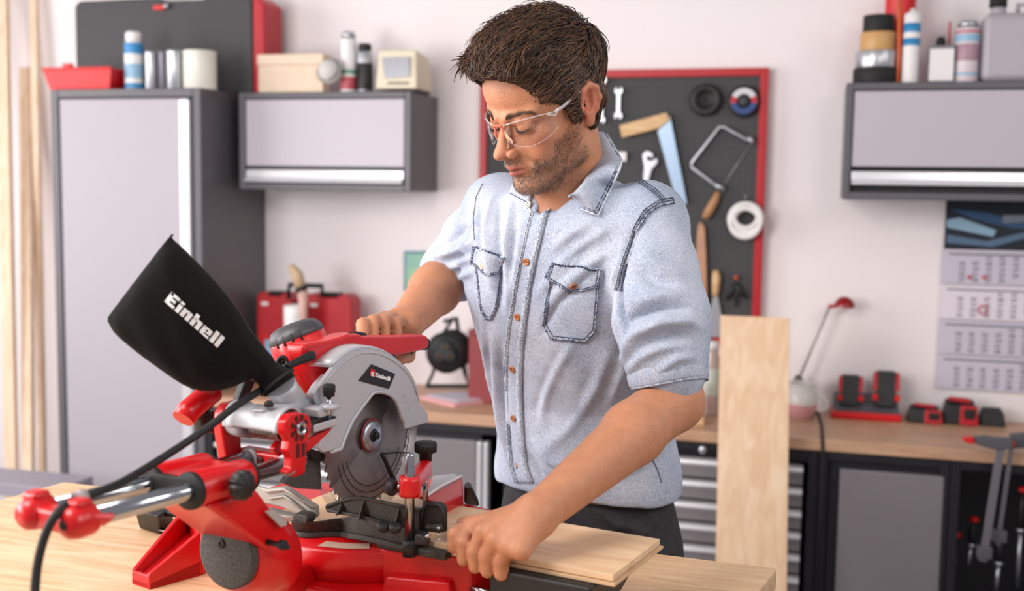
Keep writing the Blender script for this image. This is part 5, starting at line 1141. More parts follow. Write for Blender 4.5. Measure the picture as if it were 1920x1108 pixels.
man = thing('person', 'man in light denim shirt and clear safety glasses cutting a plank with the saw', 'person', ground)

def head_prims():
    hp_ = []
    E_ = lambda c, r, k=.012, op=1, R_=None: hp_.append(ell(H(*c), r, HM if R_ is None else HM@R_, k, op))
    C_ = lambda p, q, ra, rb, k=.008, op=1: hp_.append(cap_(H(*p), H(*q), ra, rb, k, op))
    E_((0, -.012, .045), (.075, .098, .076)); E_((0, .038, .048), (.059, .051, .046), .02)
    E_((0, .030, -.022), (.055, .056, .070), .02)
    E_((0, .058, -.058), (.035, .036, .040), .02)
    for s in (-1, 1):
        E_((s*.043, .050, -.020), (.018, .024, .017), .018)
        C_((s*.060, .000, -.02), (s*.057, .004, -.064), .014, .014, .02)
        C_((s*.056, .006, -.068), (s*.016, .070, -.098), .015, .013, .02)
        C_((s*.045, .066, .020), (s*.010, .087, .016), .0085, .0085, .010)
        E_((s*.033, .052, -.050), (.014, .020, .018), .015)
    E_((0, .078, -.098), (.019, .015, .014), .012)
    for s in (-1, 1):
        E_((s*.031, .100, .000), (.018, .015, .0115), .010, -1)
        E_((s*.030, .0745, -.001), (.0150, .0125, .0110), .003)
        C_((s*.046, .069, .001), (s*.018, .0845, .000), .0016, .0016, .003, -1)
        C_((s*.046, .068, .007), (s*.030, .083, .010), .0030, .0030, .005); C_((s*.030, .083, .010), (s*.016, .085, .006), .0030, .0025, .005)
        C_((s*.044, .068, -.009), (s*.020, .082, -.010), .0022, .0022, .004)
    C_((0, .085, .008), (0, .107, -.026), .0062, .0080, .008)
    E_((0, .1115, -.033), (.0100, .0115, .0090), .007)
    for s in (-1, 1):
        E_((s*.0140, .100, -.036), (.0060, .0105, .0075), .004); E_((s*.0075, .104, -.0440), (.0035, .006, .0030), .002, -1)
        C_((s*.0205, .103, -.030), (s*.0210, .096, -.044), .0012, .0014, .003, -1)
    C_((0, .103, -.040), (0, .094, -.050), .0055, .0085, .007)
    for s in (-1, 1):
        C_((s*.025, .079, -.0605), (s*.006, .0975, -.0590), .0024, .0042, .004); C_((s*.006, .0975, -.0590), (0, .0975, -.0605), .0042, .0040, .003)
        C_((s*.022, .080, -.0670), (0, .0965, -.0710), .0028, .0058, .004)
        C_((s*.027, .084, -.0625), (s*.010, .103, -.0650), .0010, .0014, .0018, -1); C_((s*.010, .103, -.0650), (0, .106, -.0650), .0014, .0014, .0018, -1)
        E_((s*.031, .077, -.0625), (.005, .006, .008), .008)
    E_((0, .099, -.0815), (.016, .006, .0045), .007, -1)
    for s in (-1, 1):      # smile fold and ear
        C_((s*.0215, .100, -.038), (s*.036, .076, -.060), .0016, .0018, .006, -1); C_((s*.036, .076, -.060), (s*.035, .072, -.074), .0016, .001, .006, -1)
        RE = np.array(Matrix.Rotation(radians(12), 3, 'X') @ Matrix.Rotation(radians(-s*24), 3, 'Z'))
        E_((s*.079, -.016, .000), (.0065, .0180, .0310), .006, 1, RE)
        E_((s*.0865, -.011, .008), (.0080, .0115, .0175), .004, -1, RE); E_((s*.081, -.004, .000), (.004, .006, .007), .003, -1, RE)
        pts = [(s*.081, -.026, -.014), (s*.086, -.032, .004), (s*.087, -.029, .021), (s*.085, -.018, .029), (s*.082, -.006, .024), (s*.079, -.001, .012)]
        for i in range(5): C_(pts[i], pts[i+1], .0034, .0034, .007)
        C_((s*.083, -.022, .015), (s*.083, -.020, -.006), .0026, .0026, .006)
        E_((s*.078, -.009, -.025), (.005, .009, .009), .005); C_((s*.076, .000, .004), (s*.077, .0, -.008), .0042, .0042, .005)
    return hp_
NB_ = a(1082, 402, 1.80)
neck_top = H(0, -.028, -.045)
def torso(shrink=0.0):
    tb = [(1102, 1010, 1.985, .172, .130), (1102, 935, 1.985, .165, .124), (1100, 860, 1.97, .160, .122), (1088, 750, 1.95, .164, .124), (1072, 650, 1.91, .170, .126), (1056, 550, 1.875, .178, .126), (1052, 480, 1.85, .182, .120), (1056, 425, 1.83, .172, .108), (1064, 385, 1.82, .130, .085), (1072, 345, 1.81, .075, .060)]
    cs = [a(x, y, d) for x, y, d, _, _ in tb]
    return loftp([c[2] for c in cs], [c[:2] for c in cs], [r-shrink for *_, r, q in tb], [q-shrink for *_, r, q in tb], LAT, FRO, k=.03)
SHL, SHR = a(1212, 418, 1.74), a(938, 392, 1.94)
ELL_, ELR = a(1262, 752, 1.66), a(842, 512, 2.04)
WRL, WRR = V3(SWp(*S(1003, 968, w=.150))), a(760, 608, 1.84)
bp_ = [torso(.014)]
bp_ += head_prims()
bp_ += [cap_(neck_top, NB_, .050, .058, .02)]
bp_ += [cap_(H(0, .018, -.068), a(1052, 398, 1.775), .030, .036, .02)]
for sh, el_ in ((SHL, ELL_), (SHR, ELR)): bp_ += [cap_(NB_+V3((0, 0, -.04)), sh, .05, .050, .03), cap_(sh, el_, .050, .042, .02)]
# left forearm, wrist, hand on the board
fm = ELL_*.68+WRL*.32
bp_ += [cap_(ELL_, fm+V3((0, 0, .004)), .043, .0435, .02), cap_(fm, WRL, .0435, .0265, .015)]
mcpL = [V3(SWp(*S(x, y, w=w_))) for x, y, w_ in ((884, 985, .127), (905, 996, .130), (930, 1010, .128), (955, 1023, .122))]
pipL = [V3(SWp(*S(x, y, u=u_))) for x, y, u_ in ((869, 1017, -.101), (890, 1033, -.104), (914, 1043, -.105), (940, 1051, -.104))]
tipL = [V3(SWp(*S(x, y, u=u_))) for x, y, u_ in ((869, 1050, -.101), (891, 1063, -.102), (914, 1070, -.102), (940, 1075, -.102))]
for m_ in mcpL: bp_.append(cap_(WRL, m_, .021, .0115, .014))
bp_.append(cap_(mcpL[0], mcpL[3], .0105, .0105, .010)); bp_.append(cap_(WRL, V3(SWp(*S(978, 1032, w=.120))), .022, .013, .014))
THUMB = [V3(SWp(*S(930, 975, w=.132))), V3(SWp(*S(872, 984, w=.116))), V3(SWp(*S(853, 1002, u=-.097))), V3(SWp(*S(849, 1026, u=-.101)))]
bp_ += [cap_(WRL*.5+THUMB[0]*.5, THUMB[1], .015, .0115, .012)]
# right forearm and hand on the handle
fr_ = ELR*.65+WRR*.35
bp_ += [cap_(ELR, fr_, .046, .044, .02), cap_(fr_, WRR, .044, .029, .015)]
mcpR = [V3(SWp(*S(x, y, v=-.088))) for x, y in ((702, 607), (721, 598), (742, 595), (763, 600))]
pipR = [V3(SWp(*S(x, y, v=v_))) for x, y, v_ in ((680, 608, -.060), (699, 603, -.058), (720, 602, -.056), (743, 607, -.054))]
tipR = [V3(SWp(*S(x, y, v=-.044))) for x, y in ((679, 640), (698, 640), (720, 642), (744, 642))]
for m_ in mcpR: bp_.append(cap_(WRR, m_, .020, .0115, .014))
bp_.append(cap_(mcpR[0], mcpR[3], .0095, .010, .010))
bp_ += [cap_(WRR, V3(SWp(*S(768, 648, v=-.085))), .022, .014, .012)]
fing = []
for M3 in ((mcpL, pipL, tipL, .0100), (mcpR, pipR, tipR, .0100)):
    for i in range(4):
        r = M3[3]*((.92, .95, 1.04, 1.06) if M3[0] is mcpL else (1.0, 1.04, 1.0, .98))[i]
        fing += [cap_(M3[0][i], M3[1][i], r*1.18, r, .0030), cap_(M3[1][i], M3[2][i], r*1.0, r*.93, .0025)]
fing += [cap_(THUMB[1], THUMB[2], .0108, .0098, .0035), cap_(THUMB[2], THUMB[3], .0096, .0082, .0035)]
TR_ = [V3(SWp(*S(768, 650, v=-.085))), V3(SWp(*S(766, 668, v=-.062))), V3(SWp(*S(748, 674, v=-.045)))]
fing += [cap_(TR_[0], TR_[1], .0125, .0105, .004), cap_(TR_[1], TR_[2], .0105, .0088, .004)]
bp_ += fing
# legs under the trousers
hipL, hipR = pel+LAT*.085+V3((0, 0, -.06)), pel-LAT*.085+V3((0, 0, -.06))
feet = []
for s, hp2 in ((1, hipL), (-1, hipR)):
    ft_ = V3((hp2[0], hp2[1], 0))+LAT*s*.05; knee = hp2*.5+ft_*.5+FRO*.02; knee[2] = .50; ank = ft_+V3((0, 0, .09))
    feet.append((ft_, knee, ank)); bp_ += [cap_(hp2, knee, .068, .05, .02), cap_(knee, ank, .048, .034, .02)]
BV, BF = surface(bp_, .0023, (-.80, 1.15, .06), (.36, 2.35, 1.90))
BV = relax(BV, BF, 1, .35)
bme = np_mesh('body', BV, BF, man)
# skin tones: lips and painted groove shade, stubble shade, warm cheeks, nails
hl = ((BV-HT)@HM)/HS; n_ = len(BV); colr = np.tile(np.array(lin('bf8463')[:3]), (n_, 1))
def mix(m, hexc):
    global colr
    m = np.clip(m, 0, 1)[:, None]; colr = colr*(1-m)+np.array(lin(hexc)[:3])*m
def blob(c, r, p=1.0): return np.exp(-((((hl-np.array(c))/np.array(r))**2).sum(1))**p)
near = (np.abs(hl) < .16).all(1)
for s in (-1, 1):
    mix(blob((s*.045, .065, -.03), (.022, .03, .02))*.35*near, 'cf7f68'); mix(blob((s*.082, -.015, 0), (.014, .03, .035))*.55*near, 'c86a55')
mix(blob((0, .112, -.033), (.016, .015, .014))*.35*near, 'cc7a62')
be = np.clip((-.026-hl[:, 2]+np.clip(.03-hl[:, 1], 0, .1)*.6)/.018, 0, 1)*np.clip((hl[:, 1]+.005)/.02, 0, 1)*np.clip((hl[:, 2]+.135)/.02, 0, 1)*near
be *= 1-np.clip(blob((0, .112, -.033), (.02, .02, .014))*2, 0, 1)
be *= 1-np.clip(blob((-.036, .07, -.035), (.018, .03, .014))*1.6, 0, 1)
mix(be*.42, '8a6650')
lipm = np.maximum(blob((0, .1, -.0600), (.025, .02, .0040), 2), blob((0, .1, -.0705), (.022, .02, .0048), 2))*near
mix(lipm*.85*(hl[:, 1] > .075), 'bd6d62'); mix(blob((0, .1, -.0648), (.026, .03, .0014), 2)*.8*near, '6b332c')  # mouth line darkened to paint the shade of the groove between the lips
at_ = bme.attributes.new('tint', 'FLOAT_COLOR', 'POINT'); at_.data.foreach_set('color', np.concatenate([colr, np.ones((n_, 1))], 1).astype(np.float32).ravel())
def attr_mat(name, attr, rough, bump=0, bs=300, sss=0, var=0, spec=.5):
    m = mat(name, 'ffffff', rough, bump=bump, bs=bs, sss=sss, spec=spec); nt = m.node_tree; N = nt.nodes
    at2 = N.new('ShaderNodeAttribute'); at2.attribute_name = attr; out = at2.outputs['Color']
    if var:
        nn = N.new('ShaderNodeTexNoise'); nn.inputs['Scale'].default_value = 60; nn.inputs['Detail'].default_value = 6; tc = N.new('ShaderNodeTexCoord'); nt.links.new(tc.outputs['Object'], nn.inputs[0])
        hs = N.new('ShaderNodeHueSaturation'); mr = N.new('ShaderNodeMapRange'); mr.inputs[3].default_value = 1-var; mr.inputs[4].default_value = 1+var
        nt.links.new(nn.outputs[0], mr.inputs[0]); nt.links.new(mr.outputs[0], hs.inputs['Value']); nt.links.new(out, hs.inputs['Color']); out = hs.outputs[0]
    nt.links.new(out, N['Principled BSDF'].inputs['Base Color']); return m
M_skin = attr_mat('skin', 'tint', .44, bump=.5, bs=480, sss=.10, var=.2, spec=.4)
body = mesh_obj('body', bme, M_skin, man)
bbvh = BVHTree.FromPolygons([Vector(v) for v in BV[::1].tolist()], BF.tolist()) if False else None
hsel = near[BF].all(1); hf = BF[hsel]; uq, inv = np.unique(hf, return_inverse=True)
HV, HF = BV[uq], inv.reshape(hf.shape); headb = BVHTree.FromPolygons(HV.tolist(), HF.tolist())
# fingernails of the left hand
M_nail = mat('fingernail', 'e0b3a0', .3)

# ---------------------------------------------------------------- shirt
sp_ = [torso(0.0)]
sp_[0][2].shape
t0 = torso(0.0); 
sp_ = [t0]
zc_ = a(1100, 905, 1.97)[2]
for sh in (SHL, SHR): sp_.append(cap_(NB_+V3((0, 0, -.035)), sh+V3((0, 0, -.002)), .062, .062, .04))
slL = [SHL, a(1228, 510, 1.70), a(1241, 600, 1.67), a(1248, 660, 1.66), a(1252, 702, 1.655)]
sp_ += chain(slL, [.062, .063, .069, .060, .053], .02)
slR = [SHR, a(890, 455, 1.99), a(858, 498, 2.02), a(846, 511, 2.035)]
sp_ += chain(slR, [.058, .058, .056, .054], .02)
def fold(pts, r, k=.012, op=1):
    q = [V3(p_) for p_ in pts]; n2 = len(q)-1
    for i in range(n2):
        f0, f1 = (1-abs(2*i/n2-1)**2)*.8+.2, (1-abs(2*(i+1)/n2-1)**2)*.8+.2; sp_.append(cap_(q[i], q[i+1], r*f0, r*f1, k, op))
# pull lines from the button band to the left armhole, gathers at the waist
def on_torso(px, py, off=0.0):
    r = ray(px, py); ts = np.linspace(1.5, 2.1, 160); X = CAM+ts[:, None]*r; d = dist(t0, X); k = np.argmax(d < off); return X[k]
def tfold(px, r, k=.014, op=1, off=.0): fold([on_torso(x, y, off) for x, y in px], r, k, op)
sp_.append(cap_(a(1098, 884, 1.975)-LAT*.09, a(1098, 884, 1.975)+LAT*.09, .085, .085, .03))
# neck opening and lower cut
sp_.append(cap_(NB_+V3((0, 0, .02)), neck_top, .056, .062, .008, -1))
for d_ in (1.70, 1.725, 1.75, 1.775): sp_ += [cap_(a(1052, 350, d_), a(1034, 375, d_), .026, .020, .005, -1), cap_(a(1032, 375, d_), a(1005, 412, d_), .017, .003, .004, -1)]
zl = a(1100, 921, 1.87)[2]
def shirt_noise(X):
    n1 = np.sin(X[:, 0]*31+X[:, 2]*17+2*np.sin(X[:, 2]*23+X[:, 1]*9))*np.sin(X[:, 2]*19-X[:, 1]*27)
    n2 = np.sin(X[:, 0]*83+X[:, 2]*61+2.5*np.sin(X[:, 2]*47))*np.sin(X[:, 1]*75-X[:, 2]*39)
    cut = zl-X[:, 2]
    return .0013*n1+.0006*n2
sp_.append(ell((pel[0], pel[1], zl-.30), (.6, .6, .292), None, .006, -1))
SHV, SHF = surface(sp_, .0036, (-.80, 1.2, .95), (.36, 2.35, 1.68), noise=shirt_noise)
SHV = relax(SHV, SHF, 1, .4)
def vnormals(V, F):
    n = np.zeros_like(V); f = np.cross(V[F[:, 2]]-V[F[:, 0]], V[F[:, 3]]-V[F[:, 1]])
    for c_ in range(4): np.add.at(n, F[:, c_], f)
    return n/(np.linalg.norm(n, axis=1)[:, None]+1e-12)
SHN = vnormals(SHV, SHF); _b0 = BVHTree.FromPolygons(SHV.tolist(), SHF.tolist()); SHD = np.zeros(len(SHV))
def crease(px, amp, w_):
    P_ = []
    for i in range(len(px)-1):
        for j in range(6):
            x = px[i][0]+(px[i+1][0]-px[i][0])*j/6; y = px[i][1]+(px[i+1][1]-px[i][1])*j/6; h = _b0.ray_cast(Vector(CAM), Vector(ray(x, y)).normalized())
            if h[0] is not None: P_.append(V3(h[0]))
    if len(P_) < 3: return
    P_ = np.array(P_); lo, hi = P_.min(0)-3*w_, P_.max(0)+3*w_; m = np.where(((SHV > lo) & (SHV < hi)).all(1))[0]
    if not len(m): return
    X_ = SHV[m]; best = np.full(len(m), 1e9); tt = np.zeros(len(m)); n_ = len(P_)-1
    for i in range(n_):
        ab = P_[i+1]-P_[i]; h = np.clip(((X_-P_[i])@ab)/(ab@ab+1e-12), 0, 1); d = np.linalg.norm(X_-P_[i]-h[:, None]*ab, axis=1); u = d < best; best[u] = d[u]; tt[u] = (i+h[u])/n_
    g = np.exp(-(best/w_)**2)*np.sin(np.pi*np.clip(tt*.96+.02, 0, 1))**.7; SHD[m] += amp*g
FOLDS = [([(1160, 462), (1110, 495), (1060, 540), (1010, 600)], .0055, .011), ([(1140, 428), (1090, 465), (1040, 512), (1002, 560)], .0050, .009), ([(1120, 412), (1070, 438), (1020, 480)], .004, .009),
    ([(1138, 485), (1092, 520), (1045, 570), (1010, 640)], -.0045, .007), ([(1120, 448), (1065, 490), (1015, 535)], -.0040, .007),
    ([(1075, 640), (1042, 690), (1022, 740), (1015, 800)], .0045, .010), ([(1145, 655), (1112, 730), (1065, 800), (1010, 860)], .0055, .013), ([(1180, 640), (1165, 700), (1140, 770)], .0045, .010), ([(1120, 690), (1085, 765), (1035, 830)], -.004, .010), ([(1058, 650), (1026, 710), (1000, 780)], -.0035, .008),
    ([(925, 620), (932, 720), (940, 800), (958, 890)], .0065, .010), ([(905, 560), (912, 660), (922, 770)], .005, .009), ([(938, 640), (944, 740), (955, 830), (975, 900)], -.0055, .007), ([(915, 640), (922, 730), (932, 820)], -.004, .006),
    ([(922, 372), (912, 430), (918, 480), (925, 560)], .006, .009), ([(958, 385), (950, 450), (955, 540), (950, 600)], .0055, .008), ([(980, 420), (970, 500), (958, 590)], .004, .007), ([(938, 378), (930, 440), (935, 520), (938, 590)], -.006, .007), ([(968, 400), (960, 470), (955, 540)], -.0035, .006), ([(900, 380), (895, 440), (898, 500)], -.005, .007),
    ([(1250, 838), (1200, 868), (1140, 890), (1080, 900)], .005, .008), ([(1240, 822), (1190, 850), (1120, 872)], -.004, .007), ([(1000, 820), (1030, 862), (1085, 890)], .0045, .009), ([(990, 850), (1015, 890), (1060, 915)], -.004, .007),
    # left sleeve
    ([(1168, 655), (1195, 625), (1240, 603), (1290, 602), (1324, 618)], .010, .012), ([(1172, 610), (1205, 590), (1245, 578), (1300, 582)], -.010, .008), ([(1170, 560), (1200, 566), (1240, 556), (1290, 552)], .006, .011), ([(1175, 700), (1200, 668), (1240, 650), (1290, 650)], .006, .009), ([(1180, 680), (1215, 645), (1255, 632), (1300, 636)], -.006, .007), ([(1200, 470), (1235, 500), (1290, 520)], .004, .012), ([(1195, 505), (1230, 528), (1280, 535)], -.004, .009), ([(1230, 700), (1270, 672), (1312, 668)], .005, .007),
    # armhole
    ([(1190, 430), (1170, 480), (1159, 535), (1163, 585), (1175, 640)], -.013, .007), ([(1166, 500), (1157, 545), (1160, 590)], -.010, .005), ([(1172, 470), (1152, 520), (1146, 560)], .004, .008),
    # right sleeve
    ([(888, 450), (860, 468), (828, 478), (806, 482)], .006, .008), ([(890, 480), (862, 495), (832, 505)], .006, .007), ([(888, 465), (860, 482), (830, 492)], -.006, .006), ([(890, 508), (868, 518), (845, 528)], .005, .006), ([(880, 420), (862, 440), (840, 460)], -.005, .008)]
for px_, am_, w_ in FOLDS: crease(px_, am_*1.75, w_*.92)
SHV = SHV+SHN*SHD[:, None]; SHV = relax(SHV, SHF, 1, .3)
M_denim = bpy.data.materials.new('light_denim'); M_denim.use_nodes = True
def denim(m, c1, c2, wv=1.0, bump=.5):
    nt = m.node_tree; N = nt.nodes; L = nt.links; b = N['Principled BSDF']; b.inputs['Roughness'].default_value = .9; b.inputs['Specular IOR Level'].default_value = .2
    tc = N.new('ShaderNodeTexCoord')
    def noise(sc, st, det=3):
        mp = N.new('ShaderNodeMapping'); L.new(tc.outputs['Object'], mp.inputs[0]); mp.inputs['Scale'].default_value = st
        n = N.new('ShaderNodeTexNoise'); n.inputs['Scale'].default_value = sc; n.inputs['Detail'].default_value = det; L.new(mp.outputs[0], n.inputs[0]); return n.outputs[0]
    f1 = noise(900, (1, 1, .25), 2); f2 = noise(11, (1, 1, .45), 4); f3 = noise(800, (.4, .4, 1.5), 2)
    mx = N.new('ShaderNodeMath'); mx.operation = 'MULTIPLY_ADD'; mx.inputs[1].default_value = .55; L.new(f1, mx.inputs[0])
    m2 = N.new('ShaderNodeMath'); m2.operation = 'MULTIPLY_ADD'; m2.inputs[1].default_value = .35; m2.inputs[2].default_value = 0; L.new(f2, m2.inputs[0]); L.new(m2.outputs[0], mx.inputs[2])
    m3 = N.new('ShaderNodeMath'); m3.operation = 'MULTIPLY_ADD'; m3.inputs[1].default_value = .25; L.new(f3, m3.inputs[0]); L.new(mx.outputs[0], m3.inputs[2])
    r = N.new('ShaderNodeValToRGB'); e = r.color_ramp.elements; e[0].position = .42; e[0].color = lin(c1); e[1].position = .72; e[1].color = lin(c2); L.new(m3.outputs[0], r.inputs[0]); L.new(r.outputs[0], b.inputs['Base Color'])
    bp2 = N.new('ShaderNodeBump'); bp2.inputs['Strength'].default_value = bump; bp2.inputs['Distance'].default_value = .0012; L.new(m3.outputs[0], bp2.inputs['Height']); L.new(bp2.outputs[0], b.inputs['Normal'])
denim(M_denim, '7d8ca6', 'cacfda')
M_seam = bpy.data.materials.new('denim_seam'); M_seam.use_nodes = True; denim(M_seam, '33435f', 'dfe6f0', bump=1.2)
nr = M_seam.node_tree
for n in nr.nodes:
    if n.type == 'TEX_NOISE' and n.inputs['Scale'].default_value == 9: n.inputs['Scale'].default_value = 260
M_thr = mat('dark_thread', '27304a', .8)
shirt = mesh_obj('shirt', np_mesh('shirt', SHV, SHF, man), M_denim, man, 'light blue washed denim shirt with rolled sleeves')
shb = BVHTree.FromPolygons(SHV.tolist(), SHF.tolist())
def cast(px, py, bvh=None):
    r = Vector(ray(px, py)); h = (bvh or shb).ray_cast(Vector(CAM), r.normalized()); return (h[0], h[1]) if h[0] is not None else (None, None)
def seam_line(px, name='stitching', r=.0008, off=.0006, dash=True, m=None, par=None, step=4.0):
    """stitches laid on the cloth along a line"""
    P_ = []
    for i in range(len(px)-1):
        (x0_, y0_), (x1_, y1_) = px[i], px[i+1]; n2 = max(1, int(hypot(x1_-x0_, y1_-y0_)/step))
        for j in range(n2): P_.append((x0_+(x1_-x0_)*j/n2, y0_+(y1_-y0_)*j/n2))
    P_.append(px[-1]); Q_ = []
    for x, y in P_:
        h, n = cast(x, y)
        if h is not None: Q_.append(tuple(h+n*off))
    mb = MB()
    if dash:
        for i in range(0, len(Q_)-1):
            p_, q_ = Vector(Q_[i]), Vector(Q_[i+1])
            if (q_-p_).length < .02: mb.tube([tuple(p_), tuple(p_.lerp(q_, .72))], r, 4)
    else: mb.tube(Q_, r, 5)
    return mb.build(name, m or M_thr, par or shirt, world=True)
def patch(quadf, nu, nv, name, m, th=.0016, off=.0006, par=None, bevel=0):
    """a piece of cloth laid on the shirt: quadf(s, t) gives the pixel where each of its points is seen"""
    g = []
    for j in range(nv+1):
        for i in range(nu+1):
            x, y = quadf(i/nu, j/nv); h, n = cast(x, y)
            if h is None: return None
            g.append((h, n))
    w_ = nu+1; top = [tuple(h+n*(off+th)) for h, n in g]; bot = [tuple(h-n*.001) for h, n in g]; k = len(top); f = []
    for j in range(nv):
        for i in range(nu): q = j*w_+i; f.append((q, q+1, q+1+w_, q+w_))
    f = [tuple(reversed(q)) for q in f] if False else f
    edge = [i for i in range(w_)]+[j*w_+nu for j in range(1, nv+1)]+[nv*w_+i for i in range(nu-1, -1, -1)]+[j*w_ for j in range(nv-1, 0, -1)]
    for i in range(len(edge)): a2, b2 = edge[i], edge[(i+1) % len(edge)]; f.append((a2, a2+k, b2+k, b2))
    mb = MB().add(top+bot, f, True); o = mb.build(name, m, par or shirt, world=True)
    return o
def poly_s(pts, t):
    L_ = [hypot(pts[i+1][0]-pts[i][0], pts[i+1][1]-pts[i][1]) for i in range(len(pts)-1)]; T_ = sum(L_)*t
    for i, l in enumerate(L_):
        if T_ <= l or i == len(L_)-1: q = T_/l if l else 0; return (pts[i][0]+(pts[i+1][0]-pts[i][0])*q, pts[i][1]+(pts[i+1][1]-pts[i][1])*q)
        T_ -= l
def band(pl, pr, n=40, nw=4, name='placket', m=None, th=.002): 
    return patch(lambda s, t: tuple(np.array(poly_s(pl, t))*(1-s)+np.array(poly_s(pr, t))*s), nw, n, name, m or M_denim, th)
# button band
PLc = [(1012, 398), (1001, 440), (989, 490), (979, 540), (972, 593), (966, 640), (963, 690), (963, 740), (965, 783), (968, 830), (973, 873), (984, 905)]
wl_, wr_ = 17, 17
pl_ = [(x-wl_, y) for x, y in PLc]; pr_ = [(x+wr_, y) for x, y in PLc]
band(pl_, pr_, 70, 4, 'placket', M_denim, .0022)
def rep(c, d): return [(x+d, y) for x, y in c]
for d_, m in ((-14, M_thr), (13.5, M_thr)): seam_line(rep(PLc, d_), 'stitching', .0007, .0032, m=m, step=5)
band(rep(PLc, 7), rep(PLc, 17), 70, 2, 'placket_edge', M_seam, .0030); band(rep(PLc, -17), rep(PLc, -9), 70, 2, 'placket_edge', M_seam, .0029)
M_but = mat('button_copper', 'b87446', .35, .3); M_butw = mat('button_pale', 'd8cdb9', .35)
def button(px, py, m=None, r=.0058, off=.003):
    h, n = cast(px, py); 
    if h is None: return
    c = h+n*off
    o = MB().lathe([(0, 0), (r, 0), (r*1.05, .0012), (r*.9, .0022), (r*.7, .0016), (0, .0014)], tuple(c), tuple(n), 24).build('button', m or M_but, shirt, world=True)
    x = n.orthogonal().normalized(); y = n.cross(x)
    for i in (-1, 1):
        for j in (-1, 1): MB().lathe([(0, 0), (.0008, 0), (.0008, .0004), (0, .0004)], tuple(c+n*.0015+x*i*.0017+y*j*.0017), tuple(n), 8).build('button_hole', M_thr, o, world=True)
button(993, 386, M_butw, off=.004)
for x, y in ((989, 490), (972, 593), (963, 691), (965, 783), (972, 873)): button(x, y)
def ticks(px, amp, per, r=.0008, off=.003, jit=.35):
    mb = MB(); L_ = sum(hypot(px[i+1][0]-px[i][0], px[i+1][1]-px[i][1]) for i in range(len(px)-1)); n = int(L_/per)
    for k in range(n):
        t = (k+RNG.uniform(.2, .8))/n; p_ = np.array(poly_s(px, t)); q_ = np.array(poly_s(px, min(1, t+.01))); d = q_-p_; d /= np.linalg.norm(d)+1e-9; nn = np.array([-d[1], d[0]])
        a0 = p_-nn*amp*RNG.uniform(.5, 1)+d*RNG.normal(0, per*jit); a1 = p_+nn*amp*RNG.uniform(.5, 1)+d*RNG.normal(0, per*jit); m0 = (a0+a1)/2+d*RNG.normal(0, 1.5)
        P_ = []
        for x, y in (a0, m0, a1):
            h, n_ = cast(x, y)
            if h is not None: P_.append(tuple(h+n_*off))
        if len(P_) == 3 and (Vector(P_[0])-Vector(P_[2])).length < .03: mb.tube(P_, [r*.5, r*1.1, r*.4], 4)
    o = mb.build('pucker', mat('pucker_blue', '4a5b7a', .9), shirt, world=True); o['kind'] = 'stuff'; return o
ticks(rep(PLc, 11), 5.5, 7); ticks(rep(PLc, -12), 4.5, 10)
# pockets
def pocket(fl, bd, but, mbt):
    """fl: flap corners tl, tr, br, tip, bl; bd: body outline from the upper left round to the upper right"""
    def q4(c):
        tl, tr, br, bl = [np.array(p_, float) for p_ in c]
        return lambda s, t: tuple((tl*(1-s)+tr*s)*(1-t)+(bl*(1-s)+br*s)*t)
    tl, tr, br, tip, bl = [np.array(p_, float) for p_ in fl]
    b0, b1, b2, b3, b4_, b5 = [np.array(p_, float) for p_ in bd]
    def fb(s, t):
        top = b0*(1-s)+b5*s; lo = (b1*(1-s)+b4_*s) if t < .75 else None
        if t <= .8: q = t/.8; return tuple(top*(1-q)+(b1*(1-s)+b4_*s)*q)
        q = (t-.8)/.2; return tuple((b1*(1-s)+b4_*s)*(1-q)+(b2*(1-s)+b3*s)*q)
    patch(fb, 22, 26, 'pocket', M_denim, .0016)
    def ff_(s, t):
        bot = (bl*(1-s*2)+tip*s*2) if s < .5 else (tip*(1-(s-.5)*2)+br*(s-.5)*2)
        return tuple((tl*(1-s)+tr*s)*(1-t)+bot*t)
    patch(ff_, 24, 12, 'pocket_flap', M_denim, .0036)
    def shrink(P_, c, f): return [tuple(np.array(p_)*(1-f)+c*f) for p_ in P_]
    cb_ = (b0+b5+b2+b3)/4; cf = (tl+tr+br+bl)/4
    for f_, nm in ((.0, 'stitching'), (.09, 'stitching')):
        seam_line(shrink([b0, b1, b2, b3, b4_, b5], cb_, f_+.03), nm, .0008, .0026)
        seam_line(shrink([tl, bl, tip, br, tr, tl], cf, f_+.05), nm, .0008, .0046)
    ed = shrink([b0, b1, b2, b3, b4_, b5], cb_, .075)
    for i in range(5):
        o0, o1 = [b0, b1, b2, b3, b4_, b5][i], [b0, b1, b2, b3, b4_, b5][i+1]; e0, e1 = np.array(ed[i]), np.array(ed[i+1])
        patch(lambda s, t: tuple((o0*(1-s)+o1*s)*(1-t)+(e0*(1-s)+e1*s)*t), 14, 1, 'pocket_edge', M_seam, .0021)
    F5 = [tl, bl, tip, br, tr, tl]; e5 = shrink(F5, cf, .11)
    for i in range(5):
        o0, o1, e0, e1 = F5[i], F5[i+1], np.array(e5[i]), np.array(e5[i+1])
        patch(lambda s, t: tuple((o0*(1-s)+o1*s)*(1-t)+(e0*(1-s)+e1*s)*t), 14, 1, 'flap_edge', M_seam, .0041)
    ticks([tuple(x) for x in (b0*.97+cb_*.03, b1*.96+cb_*.04, b2*.96+cb_*.04, b3*.96+cb_*.04, b4_*.96+cb_*.04, b5*.97+cb_*.03)], 4.0, 9); ticks([tuple(x) for x in (tl*.95+cf*.05, bl*.95+cf*.05, tip*.95+cf*.05, br*.95+cf*.05, tr*.95+cf*.05, tl*.95+cf*.05)], 4.0, 9, off=.0048)
    button(*but, mbt, off=.005)
